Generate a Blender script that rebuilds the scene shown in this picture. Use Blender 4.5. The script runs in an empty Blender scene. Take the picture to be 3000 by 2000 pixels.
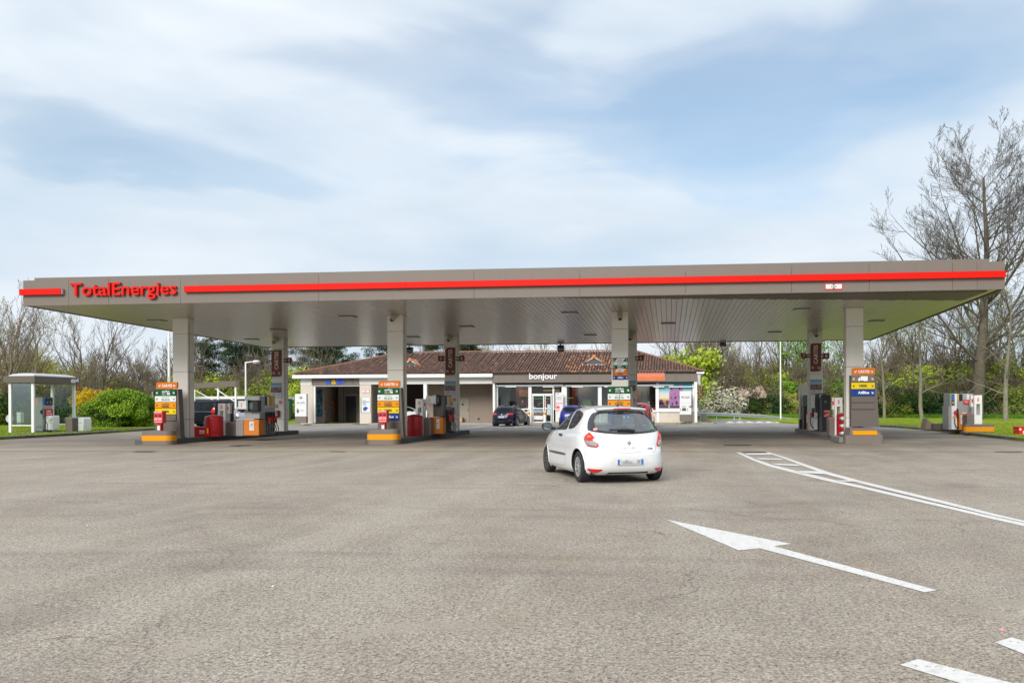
import bpy, math, random
import numpy as np
from mathutils import Vector, Matrix, Euler
R=math.radians
SC=bpy.context.scene
COL=SC.collection
random.seed(7)
# ------------------------------------------------------------------ camera
CF,CX0,CY0,ROLL,YAW=2400.,1769.,1185.42,.0039,.0798
CAMX,CAMY,CAMZ=20.475,-32.878,1.5
cd=bpy.data.cameras.new('camera'); cam=bpy.data.objects.new('camera',cd); COL.objects.link(cam)
cd.sensor_width=36; cd.lens=36*CF/3000; cd.clip_end=2000; cd.clip_start=.1
cd.shift_x=-(CX0-1500)/3000; cd.shift_y=(CY0-1000)/3000
cam.location=(CAMX,CAMY,CAMZ)
cam.matrix_world=Matrix.Translation((CAMX,CAMY,CAMZ))@Matrix.Rotation(YAW,4,'Z')@Matrix.Rotation(R(90),4,'X')@Matrix.Rotation(-ROLL,4,'Z')
SC.camera=cam
# ------------------------------------------------------------------ light
SC.view_settings.view_transform='Standard'; SC.view_settings.look='None'; SC.view_settings.gamma=1; SC.view_settings.exposure=.28
try: SC.view_settings.use_curve_mapping=False
except Exception: pass
SUNEL,SUNAZ=31,197   # azimuth clockwise from +Y
sd=bpy.data.lights.new('sun','SUN'); sd.energy=2.7; sd.angle=R(28); sd.color=(1,.95,.88)
sun=bpy.data.objects.new('sun',sd); COL.objects.link(sun)
sv=Vector((math.sin(R(SUNAZ))*math.cos(R(SUNEL)),math.cos(R(SUNAZ))*math.cos(R(SUNEL)),math.sin(R(SUNEL))))
sun.rotation_euler=sv.to_track_quat('Z','Y').to_euler(); sun.location=sv*60
w=bpy.data.worlds.new("World"); SC.world=w; w.use_nodes=True
nt=w.node_tree; nt.nodes.clear()
def N(t,ty,**k):
    n=t.nodes.new(ty)
    for a,b in k.items():
        if a[0]=='_': n.inputs[int(a[1:])].default_value=b
        else: setattr(n,a,b)
    return n
def math_(t,op,a,b=None,c=None,clamp=False):
    n=t.nodes.new('ShaderNodeMath'); n.operation=op; n.use_clamp=clamp
    for i,v in enumerate((a,b,c)):
        if v is None: continue
        if isinstance(v,(int,float)): n.inputs[i].default_value=v
        else: t.links.new(v,n.inputs[i])
    return n.outputs[0]
def mixc(t,f,a,b,mode='MIX'):
    n=t.nodes.new('ShaderNodeMix'); n.data_type='RGBA'; n.blend_type=mode
    for i,v in ((0,f),(6,a),(7,b)):
        if isinstance(v,(int,float)): n.inputs[i].default_value=v
        elif isinstance(v,tuple): n.inputs[i].default_value=(*v[:3],1)
        else: t.links.new(v,n.inputs[i])
    return n.outputs[2]
def ramp(t,f,stops,interp='LINEAR'):
    n=t.nodes.new('ShaderNodeValToRGB'); cr=n.color_ramp; cr.interpolation=interp
    while len(cr.elements)<len(stops): cr.elements.new(.5)
    for e,(p,c) in zip(cr.elements,stops):
        e.position=p; e.color=(*c,1) if isinstance(c,tuple) else (c,c,c,1)
    t.links.new(f,n.inputs[0]); return n.outputs[0]
sky=N(nt,'ShaderNodeTexSky',sky_type='NISHITA',sun_disc=False,sun_elevation=R(SUNEL),sun_rotation=R(SUNAZ))
sky.air_density=1; sky.dust_density=1.5; sky.ozone_density=1
bg1=N(nt,'ShaderNodeBackground'); bg1.inputs[1].default_value=.135
nt.links.new(mixc(nt,1.,sky.outputs[0],(.90,1.0,1.0),'MULTIPLY'),bg1.inputs[0])
tc=N(nt,'ShaderNodeTexCoord')
def noise(t,vec,scale,detail=4,rough=.5,dist=0,w4=None):
    n=t.nodes.new('ShaderNodeTexNoise'); n.inputs['Scale'].default_value=scale; n.inputs['Detail'].default_value=detail
    n.inputs['Roughness'].default_value=rough; n.inputs['Distortion'].default_value=dist
    if vec is not None: t.links.new(vec,n.inputs['Vector'])
    return n
# cloud cover over the sky: thin overcast with soft blue openings
mp=N(nt,'ShaderNodeMapping'); mp.inputs['Scale'].default_value=(.8,.8,2.8); mp.inputs['Rotation'].default_value=(0,R(14),0); nt.links.new(tc.outputs['Generated'],mp.inputs[0])
na=noise(nt,mp.outputs[0],3.6,4,.42,.5); nb=noise(nt,mp.outputs[0],5.5,4,.45,.5)
wv=N(nt,'ShaderNodeVectorMath',operation='MULTIPLY_ADD'); nt.links.new(nb.outputs[1],wv.inputs[0]); wv.inputs[1].default_value=(.22,.22,.15)
ad=N(nt,'ShaderNodeVectorMath',operation='SUBTRACT'); nt.links.new(tc.outputs['Generated'],ad.inputs[0]); ad.inputs[1].default_value=(.11,.11,.075)
nt.links.new(ad.outputs[0],wv.inputs[2])
def skydir(x,y):
    v=Vector(((x-CX0)/CF,1,-(y-CY0)/CF)).normalized()
    return Matrix.Rotation(YAW,3,'Z')@v
blue=None
for (x,y,rx,ry,wt) in ((930,110,.13,.06,.95),(1320,300,.16,.04,.45),(2000,350,.20,.06,.95),(2250,230,.13,.06,.75),(1650,450,.14,.035,.5),(150,300,.16,.03,.8),(420,420,.16,.02,.45),(820,520,.14,.022,.4),(1450,90,.08,.08,.45),(2750,160,.16,.04,.3)):
    c=skydir(x,y)
    s=N(nt,'ShaderNodeVectorMath',operation='SUBTRACT'); nt.links.new(wv.outputs[0],s.inputs[0]); s.inputs[1].default_value=c
    m=N(nt,'ShaderNodeVectorMath',operation='MULTIPLY'); nt.links.new(s.outputs[0],m.inputs[0]); m.inputs[1].default_value=(1/rx,1/rx,1/ry)
    l=N(nt,'ShaderNodeVectorMath',operation='DOT_PRODUCT'); nt.links.new(m.outputs[0],l.inputs[0]); nt.links.new(m.outputs[0],l.inputs[1])
    e=math_(nt,'MULTIPLY',math_(nt,'POWER',2.718,math_(nt,'MULTIPLY',l.outputs['Value'],-.6)),wt)
    blue=e if blue is None else math_(nt,'ADD',blue,e)
gap=math_(nt,'ADD',math_(nt,'MULTIPLY',blue,.60),math_(nt,'MULTIPLY',math_(nt,'SUBTRACT',na.outputs[0],.47),1.7),clamp=True)
gap=math_(nt,'ADD',gap,math_(nt,'MULTIPLY',math_(nt,'SUBTRACT',nb.outputs[0],.5),.25),clamp=True)
cover=ramp(nt,gap,[(0,1.),(.3,.90),(.7,.52),(1,.34)],'EASE')
sep=N(nt,'ShaderNodeSeparateXYZ'); nt.links.new(tc.outputs['Generated'],sep.inputs[0])
ccol=ramp(nt,sep.outputs[2],[(0,(.80,.84,.88)),(.12,(.745,.81,.875)),(.35,(.80,.86,.92)),(1,(.9,.93,.97))])
shade=noise(nt,mp.outputs[0],3.2,5,.5)
ccol=mixc(nt,ramp(nt,shade.outputs[0],[(.36,0.),(.68,.75)]),ccol,(.47,.60,.735))
bg2=N(nt,'ShaderNodeBackground'); bg2.inputs[1].default_value=.93; nt.links.new(ccol,bg2.inputs[0])
ms=N(nt,'ShaderNodeMixShader'); nt.links.new(cover,ms.inputs[0]); nt.links.new(bg1.outputs[0],ms.inputs[1]); nt.links.new(bg2.outputs[0],ms.inputs[2])
wo=N(nt,'ShaderNodeOutputWorld'); nt.links.new(ms.outputs[0],wo.inputs[0])
# ------------------------------------------------------------------ survey helpers (photo bearings -> metres)
CS,SN=math.cos(YAW),math.sin(YAW)
def W(x,y,Y):
    dx,dy=x-CX0,y-CY0; X=dx-dy*ROLL; V=dx*ROLL+dy; k=X/CF; Yr=Y-CAMY
    Xr=Yr*(k*CS-SN)/(CS+k*SN); d=-Xr*SN+Yr*CS
    return Xr+CAMX,CAMZ-V*d/CF
def A(x,Y): return W(x,CY0,Y)[0]
def Zh(x,y,Y): return W(x,y,Y)[1]
def G(x,y,z=0):
    dx,dy=x-CX0,y-CY0; X=dx-dy*ROLL; V=dx*ROLL+dy; D=CF*(CAMZ-z)/V; u=X/CF*D
    return (u*CS-D*SN+CAMX,u*SN+D*CS+CAMY)
# ------------------------------------------------------------------ materials
MATS={}
def mat(name,col,rough=.5,metal=0,var=.12,scale=6,bump=0,bscale=60,spec=.5,tint=None,coat=0,emit=0,trans=0,stain=0,stain_col=(.12,.1,.08)):
    if name in MATS: return MATS[name]
    m=bpy.data.materials.new(name); m.use_nodes=True; t=m.node_tree; b=t.nodes['Principled BSDF']
    b.inputs['Roughness'].default_value=rough; b.inputs['Metallic'].default_value=metal
    b.inputs['Specular IOR Level'].default_value=spec; b.inputs['Coat Weight'].default_value=coat
    b.inputs['Coat Roughness'].default_value=.06
    if trans: b.inputs['Transmission Weight'].default_value=trans
    tcn=t.nodes.new('ShaderNodeTexCoord')
    c=None
    if tint is not None:
        a=t.nodes.new('ShaderNodeAttribute'); a.attribute_name='tint'
        c=ramp(t,a.outputs['Fac'],tint)
    if var:
        n=noise(t,tcn.outputs['Object'],scale,6,.6)
        f=math_(t,'MULTIPLY_ADD',n.outputs[0],2*var,1-var)
        base=c if c is not None else tuple(col)
        cc=t.nodes.new('ShaderNodeCombineColor')
        for i in range(3): t.links.new(f,cc.inputs[i])
        c=mixc(t,1.,base,cc.outputs[0],'MULTIPLY')
        if stain:
            n2=noise(t,tcn.outputs['Object'],scale*.35,7,.7,.6)
            s=ramp(t,n2.outputs[0],[(.5,0.),(.72,1.)])
            c=mixc(t,math_(t,'MULTIPLY',s,stain),c,stain_col)
    if c is not None: t.links.new(c,b.inputs['Base Color'])
    else: b.inputs['Base Color'].default_value=(*col,1)
    if bump:
        n=noise(t,tcn.outputs['Object'],bscale,4,.6)
        bp=t.nodes.new('ShaderNodeBump'); bp.inputs['Strength'].default_value=bump; bp.inputs['Distance'].default_value=.01
        t.links.new(n.outputs[0],bp.inputs['Height']); t.links.new(bp.outputs[0],b.inputs['Normal'])
    if emit:
        b.inputs['Emission Color'].default_value=(*col,1); b.inputs['Emission Strength'].default_value=emit
    MATS[name]=m; return m
def glassmat(name,col=(.8,.9,.88),alpha=.75,rough=.02,add=0):
    if name in MATS: return MATS[name]
    m=bpy.data.materials.new(name); m.use_nodes=True; t=m.node_tree; t.nodes.clear()
    tr=N(t,'ShaderNodeBsdfTransparent'); tr.inputs[0].default_value=(*[c*alpha for c in col],1)
    gl=N(t,'ShaderNodeBsdfGlossy'); gl.inputs['Roughness'].default_value=rough; gl.inputs[0].default_value=(.9,.93,.95,1)
    fr=N(t,'ShaderNodeFresnel'); gm_=N(t,'ShaderNodeNewGeometry'); t.links.new(math_(t,'MULTIPLY_ADD',gm_.outputs['Backfacing'],1/1.45-1.45,1.45),fr.inputs[0])
    mx=N(t,'ShaderNodeMixShader'); o=N(t,'ShaderNodeOutputMaterial')
    t.links.new(math_(t,'ADD',fr.outputs[0],add,clamp=True),mx.inputs[0]); t.links.new(tr.outputs[0],mx.inputs[1]); t.links.new(gl.outputs[0],mx.inputs[2]); t.links.new(mx.outputs[0],o.inputs[0])
    MATS[name]=m; return m
TAUPE=mat('taupe_paint',(.175,.143,.120),.5,var=.05,scale=2,bump=.02,stain=.12,stain_col=(.14,.12,.10))
TAUPED=mat('dark_taupe',(.115,.095,.082),.5,var=.06)
RED=mat('signal_red',(.62,.008,.006),.45,var=.03,spec=.2)
REDP=mat('red_enamel',(.42,.006,.012),.35,var=.08)
CREAM=mat('cream_cladding',(.74,.71,.645),.5,var=.05,scale=3,stain=.16,stain_col=(.52,.47,.39))
WHITE=mat('white_paint',(.82,.82,.80),.4,var=.04,scale=4,stain=.08,stain_col=(.45,.42,.38))
WHITEB=mat('white_board',(.70,.71,.71),.5,var=.02,spec=.2)
BROWNS=mat('brown_sign',(.15,.018,.006),.45,var=.04)
ORANGE=mat('orange_panel',(.66,.17,.008),.5,var=.05,spec=.2)
ORANGEP=mat('orange_pump',(.66,.20,.02),.38,var=.12,scale=9)
YELLOWB=mat('amber_band',(.76,.29,.004),.55,var=.1,scale=9,spec=.2,stain=.25,stain_col=(.3,.12,.02))
YELLOW=mat('yellow_row',(.74,.54,.005),.5,var=.03,spec=.2)
GREENR=mat('green_row',(.003,.085,.024),.5,var=.03,spec=.2)
BLUER=mat('blue_row',(.006,.045,.24),.5,var=.03,spec=.2)
BLACKP=mat('black_plastic',(.014,.014,.016),.45,var=.1)
RUBBER=mat('rubber',(.022,.022,.023),.75,var=.15,scale=20)
GREYM=mat('grey_metal',(.36,.36,.36),.4,metal=.3,var=.08)
DGREY=mat('dark_grey_metal',(.07,.07,.075),.45,var=.08)
STEEL=mat('galvanised_steel',(.50,.52,.54),.35,metal=.7,var=.1)
CHROME=mat('chrome',(.75,.76,.78),.12,metal=1,var=0)
TXTW=mat('white_lettering',(.85,.85,.85),.4,var=0)
TXTG=mat('green_lettering',(.01,.22,.08),.4,var=0)
TXTK=mat('black_lettering',(.02,.018,.015),.4,var=0)
TXTR=mat('red_lettering',(.75,.02,.03),.4,var=0)
TXTB=mat('blue_lettering',(.02,.05,.35),.4,var=0)
SCREEN=mat('lcd_screen',(.10,.17,.15),.15,var=.1)
GLASS=glassmat('clear_glass',(.92,.97,.96),.92)
SHOPG=glassmat('shop_glass',(.90,.95,.94),.9)
CARG=glassmat('car_glass',(.80,.93,.91),.9,.05,.22)
CARGD=glassmat('tinted_glass',(.5,.55,.55),.25)
KERBM=mat('concrete_kerb',(.21,.20,.19),.85,var=.22,scale=5,bump=.3,stain=.35,stain_col=(.1,.095,.09))
KERBD=mat('dark_kerb',(.085,.09,.098),.8,var=.25,scale=5,bump=.3,stain=.3,stain_col=(.04,.04,.04))
WALLR=mat('roughcast_wall',(.62,.555,.475),.9,var=.1,scale=3,bump=.5,bscale=90,stain=.22,stain_col=(.45,.40,.32))
WALLW=mat('white_render',(.78,.765,.73),.85,var=.05,bump=.3)
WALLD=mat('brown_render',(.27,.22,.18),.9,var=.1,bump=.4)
# ------------------------------------------------------------------ mesh builder
class MB:
    def __init__(s): s.v=[]; s.f=[]; s.t=[]
    def add(s,vs,fs,tint=None):
        o=len(s.v); s.v+= [tuple(v) for v in vs]; s.f+=[tuple(i+o for i in f) for f in fs]
        s.t+=[random.random() if tint is None else tint]*len(fs); return s
    def box(s,x0,x1,y0,y1,z0,z1,bev=0,tint=None):
        if x1<x0: x0,x1=x1,x0
        if z1<z0: z0,z1=z1,z0
        if y1<y0: y0,y1=y1,y0
        if bev<=0:
            return s.add([(x0,y0,z0),(x1,y0,z0),(x1,y1,z0),(x0,y1,z0),(x0,y0,z1),(x1,y0,z1),(x1,y1,z1),(x0,y1,z1)],[(0,3,2,1),(4,5,6,7),(0,1,5,4),(1,2,6,5),(2,3,7,6),(3,0,4,7)],tint)
        b=min(bev,(x1-x0)*.49,(y1-y0)*.49,(z1-z0)*.49)
        vs=[];idx={}
        for ix,(x,sx) in enumerate(((x0,1),(x1,-1))):
            for iy,(y,sy) in enumerate(((y0,1),(y1,-1))):
                for iz,(z,sz) in enumerate(((z0,1),(z1,-1))):
                    for a in range(3):
                        idx[(ix,iy,iz,a)]=len(vs)
                        vs.append((x+(0 if a==0 else sx*b),y+(0 if a==1 else sy*b),z+(0 if a==2 else sz*b)))
        fs=[]
        g=lambda ix,iy,iz,a:idx[(ix,iy,iz,a)]
        for i in (0,1):
            q=[g(i,0,0,0),g(i,1,0,0),g(i,1,1,0),g(i,0,1,0)]; fs.append(tuple(q if i else q[::-1]))
            q=[g(0,i,0,1),g(1,i,0,1),g(1,i,1,1),g(0,i,1,1)]; fs.append(tuple(q if not i else q[::-1]))
            q=[g(0,0,i,2),g(1,0,i,2),g(1,1,i,2),g(0,1,i,2)]; fs.append(tuple(q if i else q[::-1]))
        for i in (0,1):
            for j in (0,1):
                fs.append((g(i,j,0,0),g(i,j,1,0),g(i,j,1,1),g(i,j,0,1)))
                fs.append((g(i,0,j,0),g(i,1,j,0),g(i,1,j,2),g(i,0,j,2)))
                fs.append((g(0,i,j,1),g(1,i,j,1),g(1,i,j,2),g(0,i,j,2)))
                for k in (0,1): fs.append((g(i,j,k,0),g(i,j,k,1),g(i,j,k,2)))
        return s.add(vs,fs,tint)
    def prism(s,poly,axis,a0,a1,tint=None):
        # poly 2D points; axis 'y': (x,z) extruded y ; 'z': (x,y) extruded z ; 'x': (y,z) extruded x
        n=len(poly)
        def m(p,a): return {'y':(p[0],a,p[1]),'z':(p[0],p[1],a),'x':(a,p[0],p[1])}[axis]
        vs=[m(p,a0) for p in poly]+[m(p,a1) for p in poly]
        fs=[tuple(range(n))[::-1],tuple(range(n,2*n))]+[(i,(i+1)%n,(i+1)%n+n,i+n) for i in range(n)]
        return s.add(vs,fs,tint)
    def tube(s,pts,r,n=8,cap=True,tint=None):
        pts=[Vector(p) for p in pts]; rr=r if isinstance(r,(list,tuple)) else [r]*len(pts)
        vs=[];fs=[]; prev=None
        for i,p in enumerate(pts):
            d=(pts[min(i+1,len(pts)-1)]-pts[max(i-1,0)]).normalized()
            if prev is None:
                a=d.orthogonal().normalized()
            else: a=(prev-d*prev.dot(d)).normalized()
            prev=a; b=d.cross(a)
            for k in range(n):
                t=2*math.pi*k/n; vs.append(p+(a*math.cos(t)+b*math.sin(t))*rr[i])
        for i in range(len(pts)-1):
            for k in range(n):
                fs.append((i*n+k,i*n+(k+1)%n,(i+1)*n+(k+1)%n,(i+1)*n+k))
        if cap: fs+=[tuple(range(n))[::-1],tuple(range((len(pts)-1)*n,len(pts)*n))]
        return s.add(vs,fs,tint)
    def lathe(s,prof,c,n=20,axis='z'):
        vs=[];fs=[]
        for (r,h) in prof:
            for k in range(n):
                t=2*math.pi*k/n; a,b=r*math.cos(t),r*math.sin(t)
                v={'z':(a,b,h),'y':(a,h,b),'x':(h,a,b)}[axis]
                vs.append((c[0]+v[0],c[1]+v[1],c[2]+v[2]))
        for i in range(len(prof)-1):
            for k in range(n): fs.append((i*n+k,i*n+(k+1)%n,(i+1)*n+(k+1)%n,(i+1)*n+k))
        fs+=[tuple(range(n))[::-1],tuple(range((len(prof)-1)*n,len(prof)*n))]
        return s.add(vs,fs)
    def quad(s,a,b,c,d,tint=None): return s.add([a,b,c,d],[(0,1,2,3)],tint)
def mesh_from(name,v,f,t=None,m=None,smooth=False):
    me=bpy.data.meshes.new(name); me.from_pydata([tuple(x) for x in v],[],f); me.validate()
    if t is not None and len(t)==len(me.polygons):
        a=me.attributes.new('tint','FLOAT','FACE'); a.data.foreach_set('value',np.array(t,dtype=np.float32))
    if m: me.materials.append(m)
    if smooth: me.polygons.foreach_set('use_smooth',[True]*len(me.polygons))
    return me
def rootloc(p):
    while p is not None and p.parent is not None: p=p.parent
    return Vector(p.location) if p is not None else Vector((0,0,0))
def obj(name,mb,m,parent=None,local=False,smooth=False,fixn=False):
    off=Vector((0,0,0)) if (local or parent is None) else rootloc(parent)
    v=[(a-off.x,b-off.y,c-off.z) for a,b,c in mb.v]
    me=mesh_from(name,v,mb.f,mb.t,m,smooth)
    if fixn:
        import bmesh
        bm=bmesh.new(); bm.from_mesh(me); bmesh.ops.recalc_face_normals(bm,faces=bm.faces); bm.to_mesh(me); bm.free()
    o=bpy.data.objects.new(name,me); COL.objects.link(o)
    if parent is not None: o.parent=parent
    return o
def smooth_angle(o,deg=40):
    me=o.data
    me.polygons.foreach_set('use_smooth',[True]*len(me.polygons))
    try: me.set_sharp_from_angle(angle=R(deg))
    except Exception: pass
    return o
def tag(o,label=None,cat=None,group=None,kind=None):
    if label: o['label']=label
    if cat: o['category']=cat
    if group: o['group']=group
    if kind: o['kind']=kind
    return o
def thing(name,label,cat,loc=(0,0,0),rz=0,group=None):
    o=bpy.data.objects.new(name,None); COL.objects.link(o); o.location=loc; o.rotation_euler=(0,0,rz); o.empty_display_size=.3
    return tag(o,label,cat,group)
def struct(name,mb,m,parent=None,smooth=False):
    o=obj(name,mb,m,parent,smooth=smooth)
    if parent is None: o['kind']='structure'
    return o
def dup(root,loc=None,rz=None,label=None,group=None,scale=None):
    def cp(o,par):
        c=o.copy(); COL.objects.link(c); c.parent=par
        for ch in o.children: cp(ch,c)
        return c
    r=cp(root,None)
    if loc is not None: r.location=loc
    if rz is not None: r.rotation_euler=(0,0,rz)
    if scale is not None: r.scale=(scale,)*3 if isinstance(scale,(int,float)) else scale
    if label: r['label']=label
    if group: r['group']=group
    return r
def pixbox(mb,x0,y0,x1,y1,Y,d,bev=0):   # front face at depth Y spanning the surveyed corners, going back d metres
    a=W(x0,y0,Y); b=W(x1,y1,Y)
    return mb.box(a[0],b[0],Y,Y+d,b[1],a[1],bev)
_tc={}
def text_mesh(s,bold=0.,extr=.0,shear=0,space=1.):
    k=(s,bold,extr,shear,space)
    if k in _tc: return _tc[k]
    cu=bpy.data.curves.new('lettering','FONT'); cu.body=s; cu.size=1; cu.offset=bold; cu.extrude=extr; cu.shear=shear; cu.resolution_u=3; cu.space_character=space
    o=bpy.data.objects.new('lettering_source',cu); COL.objects.link(o)
    bpy.context.view_layer.update()
    me=bpy.data.meshes.new_from_object(o.evaluated_get(bpy.context.evaluated_depsgraph_get()))
    v=[tuple(x.co) for x in me.vertices]; f=[tuple(p.vertices) for p in me.polygons]
    bpy.data.objects.remove(o); bpy.data.curves.remove(cu); bpy.data.meshes.remove(me)
    _tc[k]=(v,f); return v,f
def text(name,s,x0,x1,z0,z1,Y,m,parent,thick=.004,bold=.0,rot=False,shear=0,mode='-y',keep=False,space=1.,local=False):
    """lettering filling x0..x1, z0..z1 on a plane facing -Y at Y (mode '+x': plane facing +X at Y, x range is a Y range)"""
    v,f=text_mesh(s,bold,1.,shear,space)
    if rot: v=[(-b,a,c) for a,b,c in v]
    ax=[p[0] for p in v]; ay=[p[1] for p in v]
    mx,Mx,my,My=min(ax),max(ax),min(ay),max(ay)
    sx=(x1-x0)/(Mx-mx); sz=(z1-z0)/(My-my)
    if keep: k=min(sx,sz); cxx=(x0+x1)/2; x0,x1=cxx-k*(Mx-mx)/2,cxx+k*(Mx-mx)/2; cz=(z0+z1)/2; z0=cz-k*(My-my)/2; sx=sz=k
    mb=MB()
    q=[]
    for a,b,c in v:
        X=x0+(a-mx)*sx; Z=z0+(b-my)*sz; T=c*thick/2
        q.append((X,Y-thick/2-T,Z) if mode=='-y' else (Y+thick/2+T,X,Z))
    mb.add(q,f); return obj(name,mb,m,parent,local=local)
def arrow(name,x,z,s,dx,dz,Y,m,parent,t=.004,shaft=.8):
    # arrow centred at x,z pointing (dx,dz)
    l=math.hypot(dx,dz); dx/=l; dz/=l; px,pz=-dz,dx
    P=lambda a,b:(x+dx*a*s+px*b*s,z+dz*a*s+pz*b*s)
    wd=.09
    mb=MB(); mb.prism([P(-.5,-wd),P(.38,-wd),P(.38,wd),P(-.5,wd)],'y',Y-t,Y)
    # chevron head
    mb.prism([P(.5,0),P(.38,.13*0+.13),P(-.06,.46),P(-.12,.34),P(.3,0)],'y',Y-t*1.2,Y)
    mb.prism([P(.5,0),P(.38,-.13),P(-.06,-.46),P(-.12,-.34),P(.3,0)],'y',Y-t*1.4,Y)
    return obj(name,mb,m,parent,fixn=True)
def rrect(x0,x1,z0,z1,r,corners='abcd',n=5):
    # a=bottom-left b=bottom-right c=top-right d=top-left rounded
    pts=[]
    for k,(cx,cz,a0) in {'a':(x0,z0,180),'b':(x1,z0,270),'c':(x1,z1,0),'d':(x0,z1,90)}.items():
        if k in corners:
            ox=cx+(r if k in 'ad' else -r); oz=cz+(r if k in 'ab' else -r)
            for i in range(n+1):
                t=R(a0+90*i/n); pts.append((ox+r*math.cos(t),oz+r*math.sin(t)))
        else: pts.append((cx,cz))
    return pts
# ------------------------------------------------------------------ ground materials
def ground_mat(name,base,dark,light,grain=1.,stainmask=None,warm=(.40,.30,.19)):
    m=bpy.data.materials.new(name); m.use_nodes=True; t=m.node_tree; b=t.nodes['Principled BSDF']
    b.inputs['Roughness'].default_value=.85; b.inputs['Specular IOR Level'].default_value=.25
    g=t.nodes.new('ShaderNodeTexCoord'); V=g.outputs['Object']
    big=noise(t,V,.11,8,.68,.9); med=noise(t,V,1.3,5,.62,.3); fine=noise(t,V,26,5,.72); fine2=noise(t,V,46,3,.8)
    vo=N(t,'ShaderNodeTexVoronoi'); vo.inputs['Scale'].default_value=74; t.links.new(V,vo.inputs['Vector'])
    c=mixc(t,ramp(t,big.outputs[0],[(.38,0.),(.66,1.)]),base,dark)
    c=mixc(t,math_(t,'MULTIPLY',ramp(t,med.outputs[0],[(.42,0.),(.75,1.)]),.55),c,light)
    # long tyre-polished streaks
    mpn=N(t,'ShaderNodeMapping'); mpn.inputs['Rotation'].default_value=(0,0,R(24)); mpn.inputs['Scale'].default_value=(.9,.07,1); t.links.new(V,mpn.inputs[0])
    st=noise(t,mpn.outputs[0],1.0,5,.6)
    c=mixc(t,math_(t,'MULTIPLY',ramp(t,st.outputs[0],[(.42,0.),(.66,1.)]),.6),c,light)
    # rusty warm patches
    wn=noise(t,V,.55,6,.75,.5)
    c=mixc(t,math_(t,'MULTIPLY',ramp(t,wn.outputs[0],[(.56,0.),(.74,1.)]),.42),c,warm)
    # worn binder-filled smooth patches lose their grain
    pn=noise(t,V,.75,3,.5,1.2); patch=ramp(t,pn.outputs[0],[(.60,1.),(.66,.25)])
    gr=math_(t,'MULTIPLY',patch,grain)
    sp=math_(t,'MULTIPLY_ADD',math_(t,'SUBTRACT',fine.outputs[0],.5),2.0,0)
    sp=math_(t,'ADD',sp,math_(t,'MULTIPLY',math_(t,'SUBTRACT',fine2.outputs[0],.5),2.6))
    sv_=N(t,'ShaderNodeSeparateColor'); t.links.new(vo.outputs['Color'],sv_.inputs[0])
    sp=math_(t,'ADD',sp,math_(t,'MULTIPLY',math_(t,'SUBTRACT',vo.outputs['Distance'],.42),-.5))
    sp=math_(t,'ADD',sp,math_(t,'MULTIPLY',math_(t,'SUBTRACT',sv_.outputs[0],.5),.6))
    # single pale and rusty chippings
    chip=math_(t,'MULTIPLY',ramp(t,sv_.outputs[1],[(.90,0.),(.93,1.)]),math_(t,'MULTIPLY',grain,.55)); c=mixc(t,chip,c,(.52,.46,.38))
    chip2=math_(t,'MULTIPLY',ramp(t,sv_.outputs[2],[(.93,0.),(.95,1.)]),math_(t,'MULTIPLY',grain,.6)); c=mixc(t,chip2,c,(.07,.065,.06))
    f=math_(t,'MULTIPLY_ADD',sp,gr,1.0)
    f=math_(t,'MAXIMUM',f,.25)
    cc=t.nodes.new('ShaderNodeCombineColor')
    for i in range(3): t.links.new(f,cc.inputs[i])
    c=mixc(t,1.,c,cc.outputs[0],'MULTIPLY')
    # hairline cracks
    cv=N(t,'ShaderNodeTexVoronoi',feature='DISTANCE_TO_EDGE'); cv.inputs['Scale'].default_value=.22
    wn2=noise(t,V,1.5,4,.6); vm=N(t,'ShaderNodeVectorMath',operation='MULTIPLY_ADD'); t.links.new(wn2.outputs[1],vm.inputs[0]); vm.inputs[1].default_value=(.9,.9,0); t.links.new(V,vm.inputs[2]); t.links.new(vm.outputs[0],cv.inputs['Vector'])
    cr=ramp(t,cv.outputs['Distance'],[(.0,1.),(.004,0.)]); cm=ramp(t,noise(t,V,.3,2).outputs[0],[(.5,0.),(.6,1.)])
    c=mixc(t,math_(t,'MULTIPLY',math_(t,'MULTIPLY',cr,cm),.6),c,(.06,.055,.05))
    if stainmask: c=stainmask(t,V,c)
    t.links.new(c,b.inputs['Base Color'])
    bp=t.nodes.new('ShaderNodeBump'); bp.inputs['Strength'].default_value=.9*grain; bp.inputs['Distance'].default_value=.006
    t.links.new(math_(t,'ADD',fine2.outputs[0],vo.outputs['Distance']),bp.inputs['Height']); t.links.new(bp.outputs[0],b.inputs['Normal'])
    MATS[name]=m; return m
def slab_stain(t,V,c):
    sep=N(t,'ShaderNodeSeparateXYZ'); t.links.new(V,sep.inputs[0])
    # oil and tyre grime worn into the lanes beside the pumps
    a=noise(t,V,.35,6,.65,.8)
    band=ramp(t,math_(t,'MULTIPLY_ADD',sep.outputs[1],1/30.,.3),[(.12,0.),(.2,.75),(.5,1.),(.9,.6)])
    k=math_(t,'MULTIPLY',ramp(t,a.outputs[0],[(.32,.25),(.6,1.)]),band)
    c=mixc(t,math_(t,'MULTIPLY',k,.8),c,(.13,.115,.10))
    mpn=N(t,'ShaderNodeMapping'); mpn.inputs['Scale'].default_value=(.25,1.6,1); t.links.new(V,mpn.inputs[0])
    s=noise(t,mpn.outputs[0],1.,5,.7,.4)
    return mixc(t,math_(t,'MULTIPLY',ramp(t,s.outputs[0],[(.58,0.),(.7,1.)]),.35),c,(.30,.29,.28))
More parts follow.
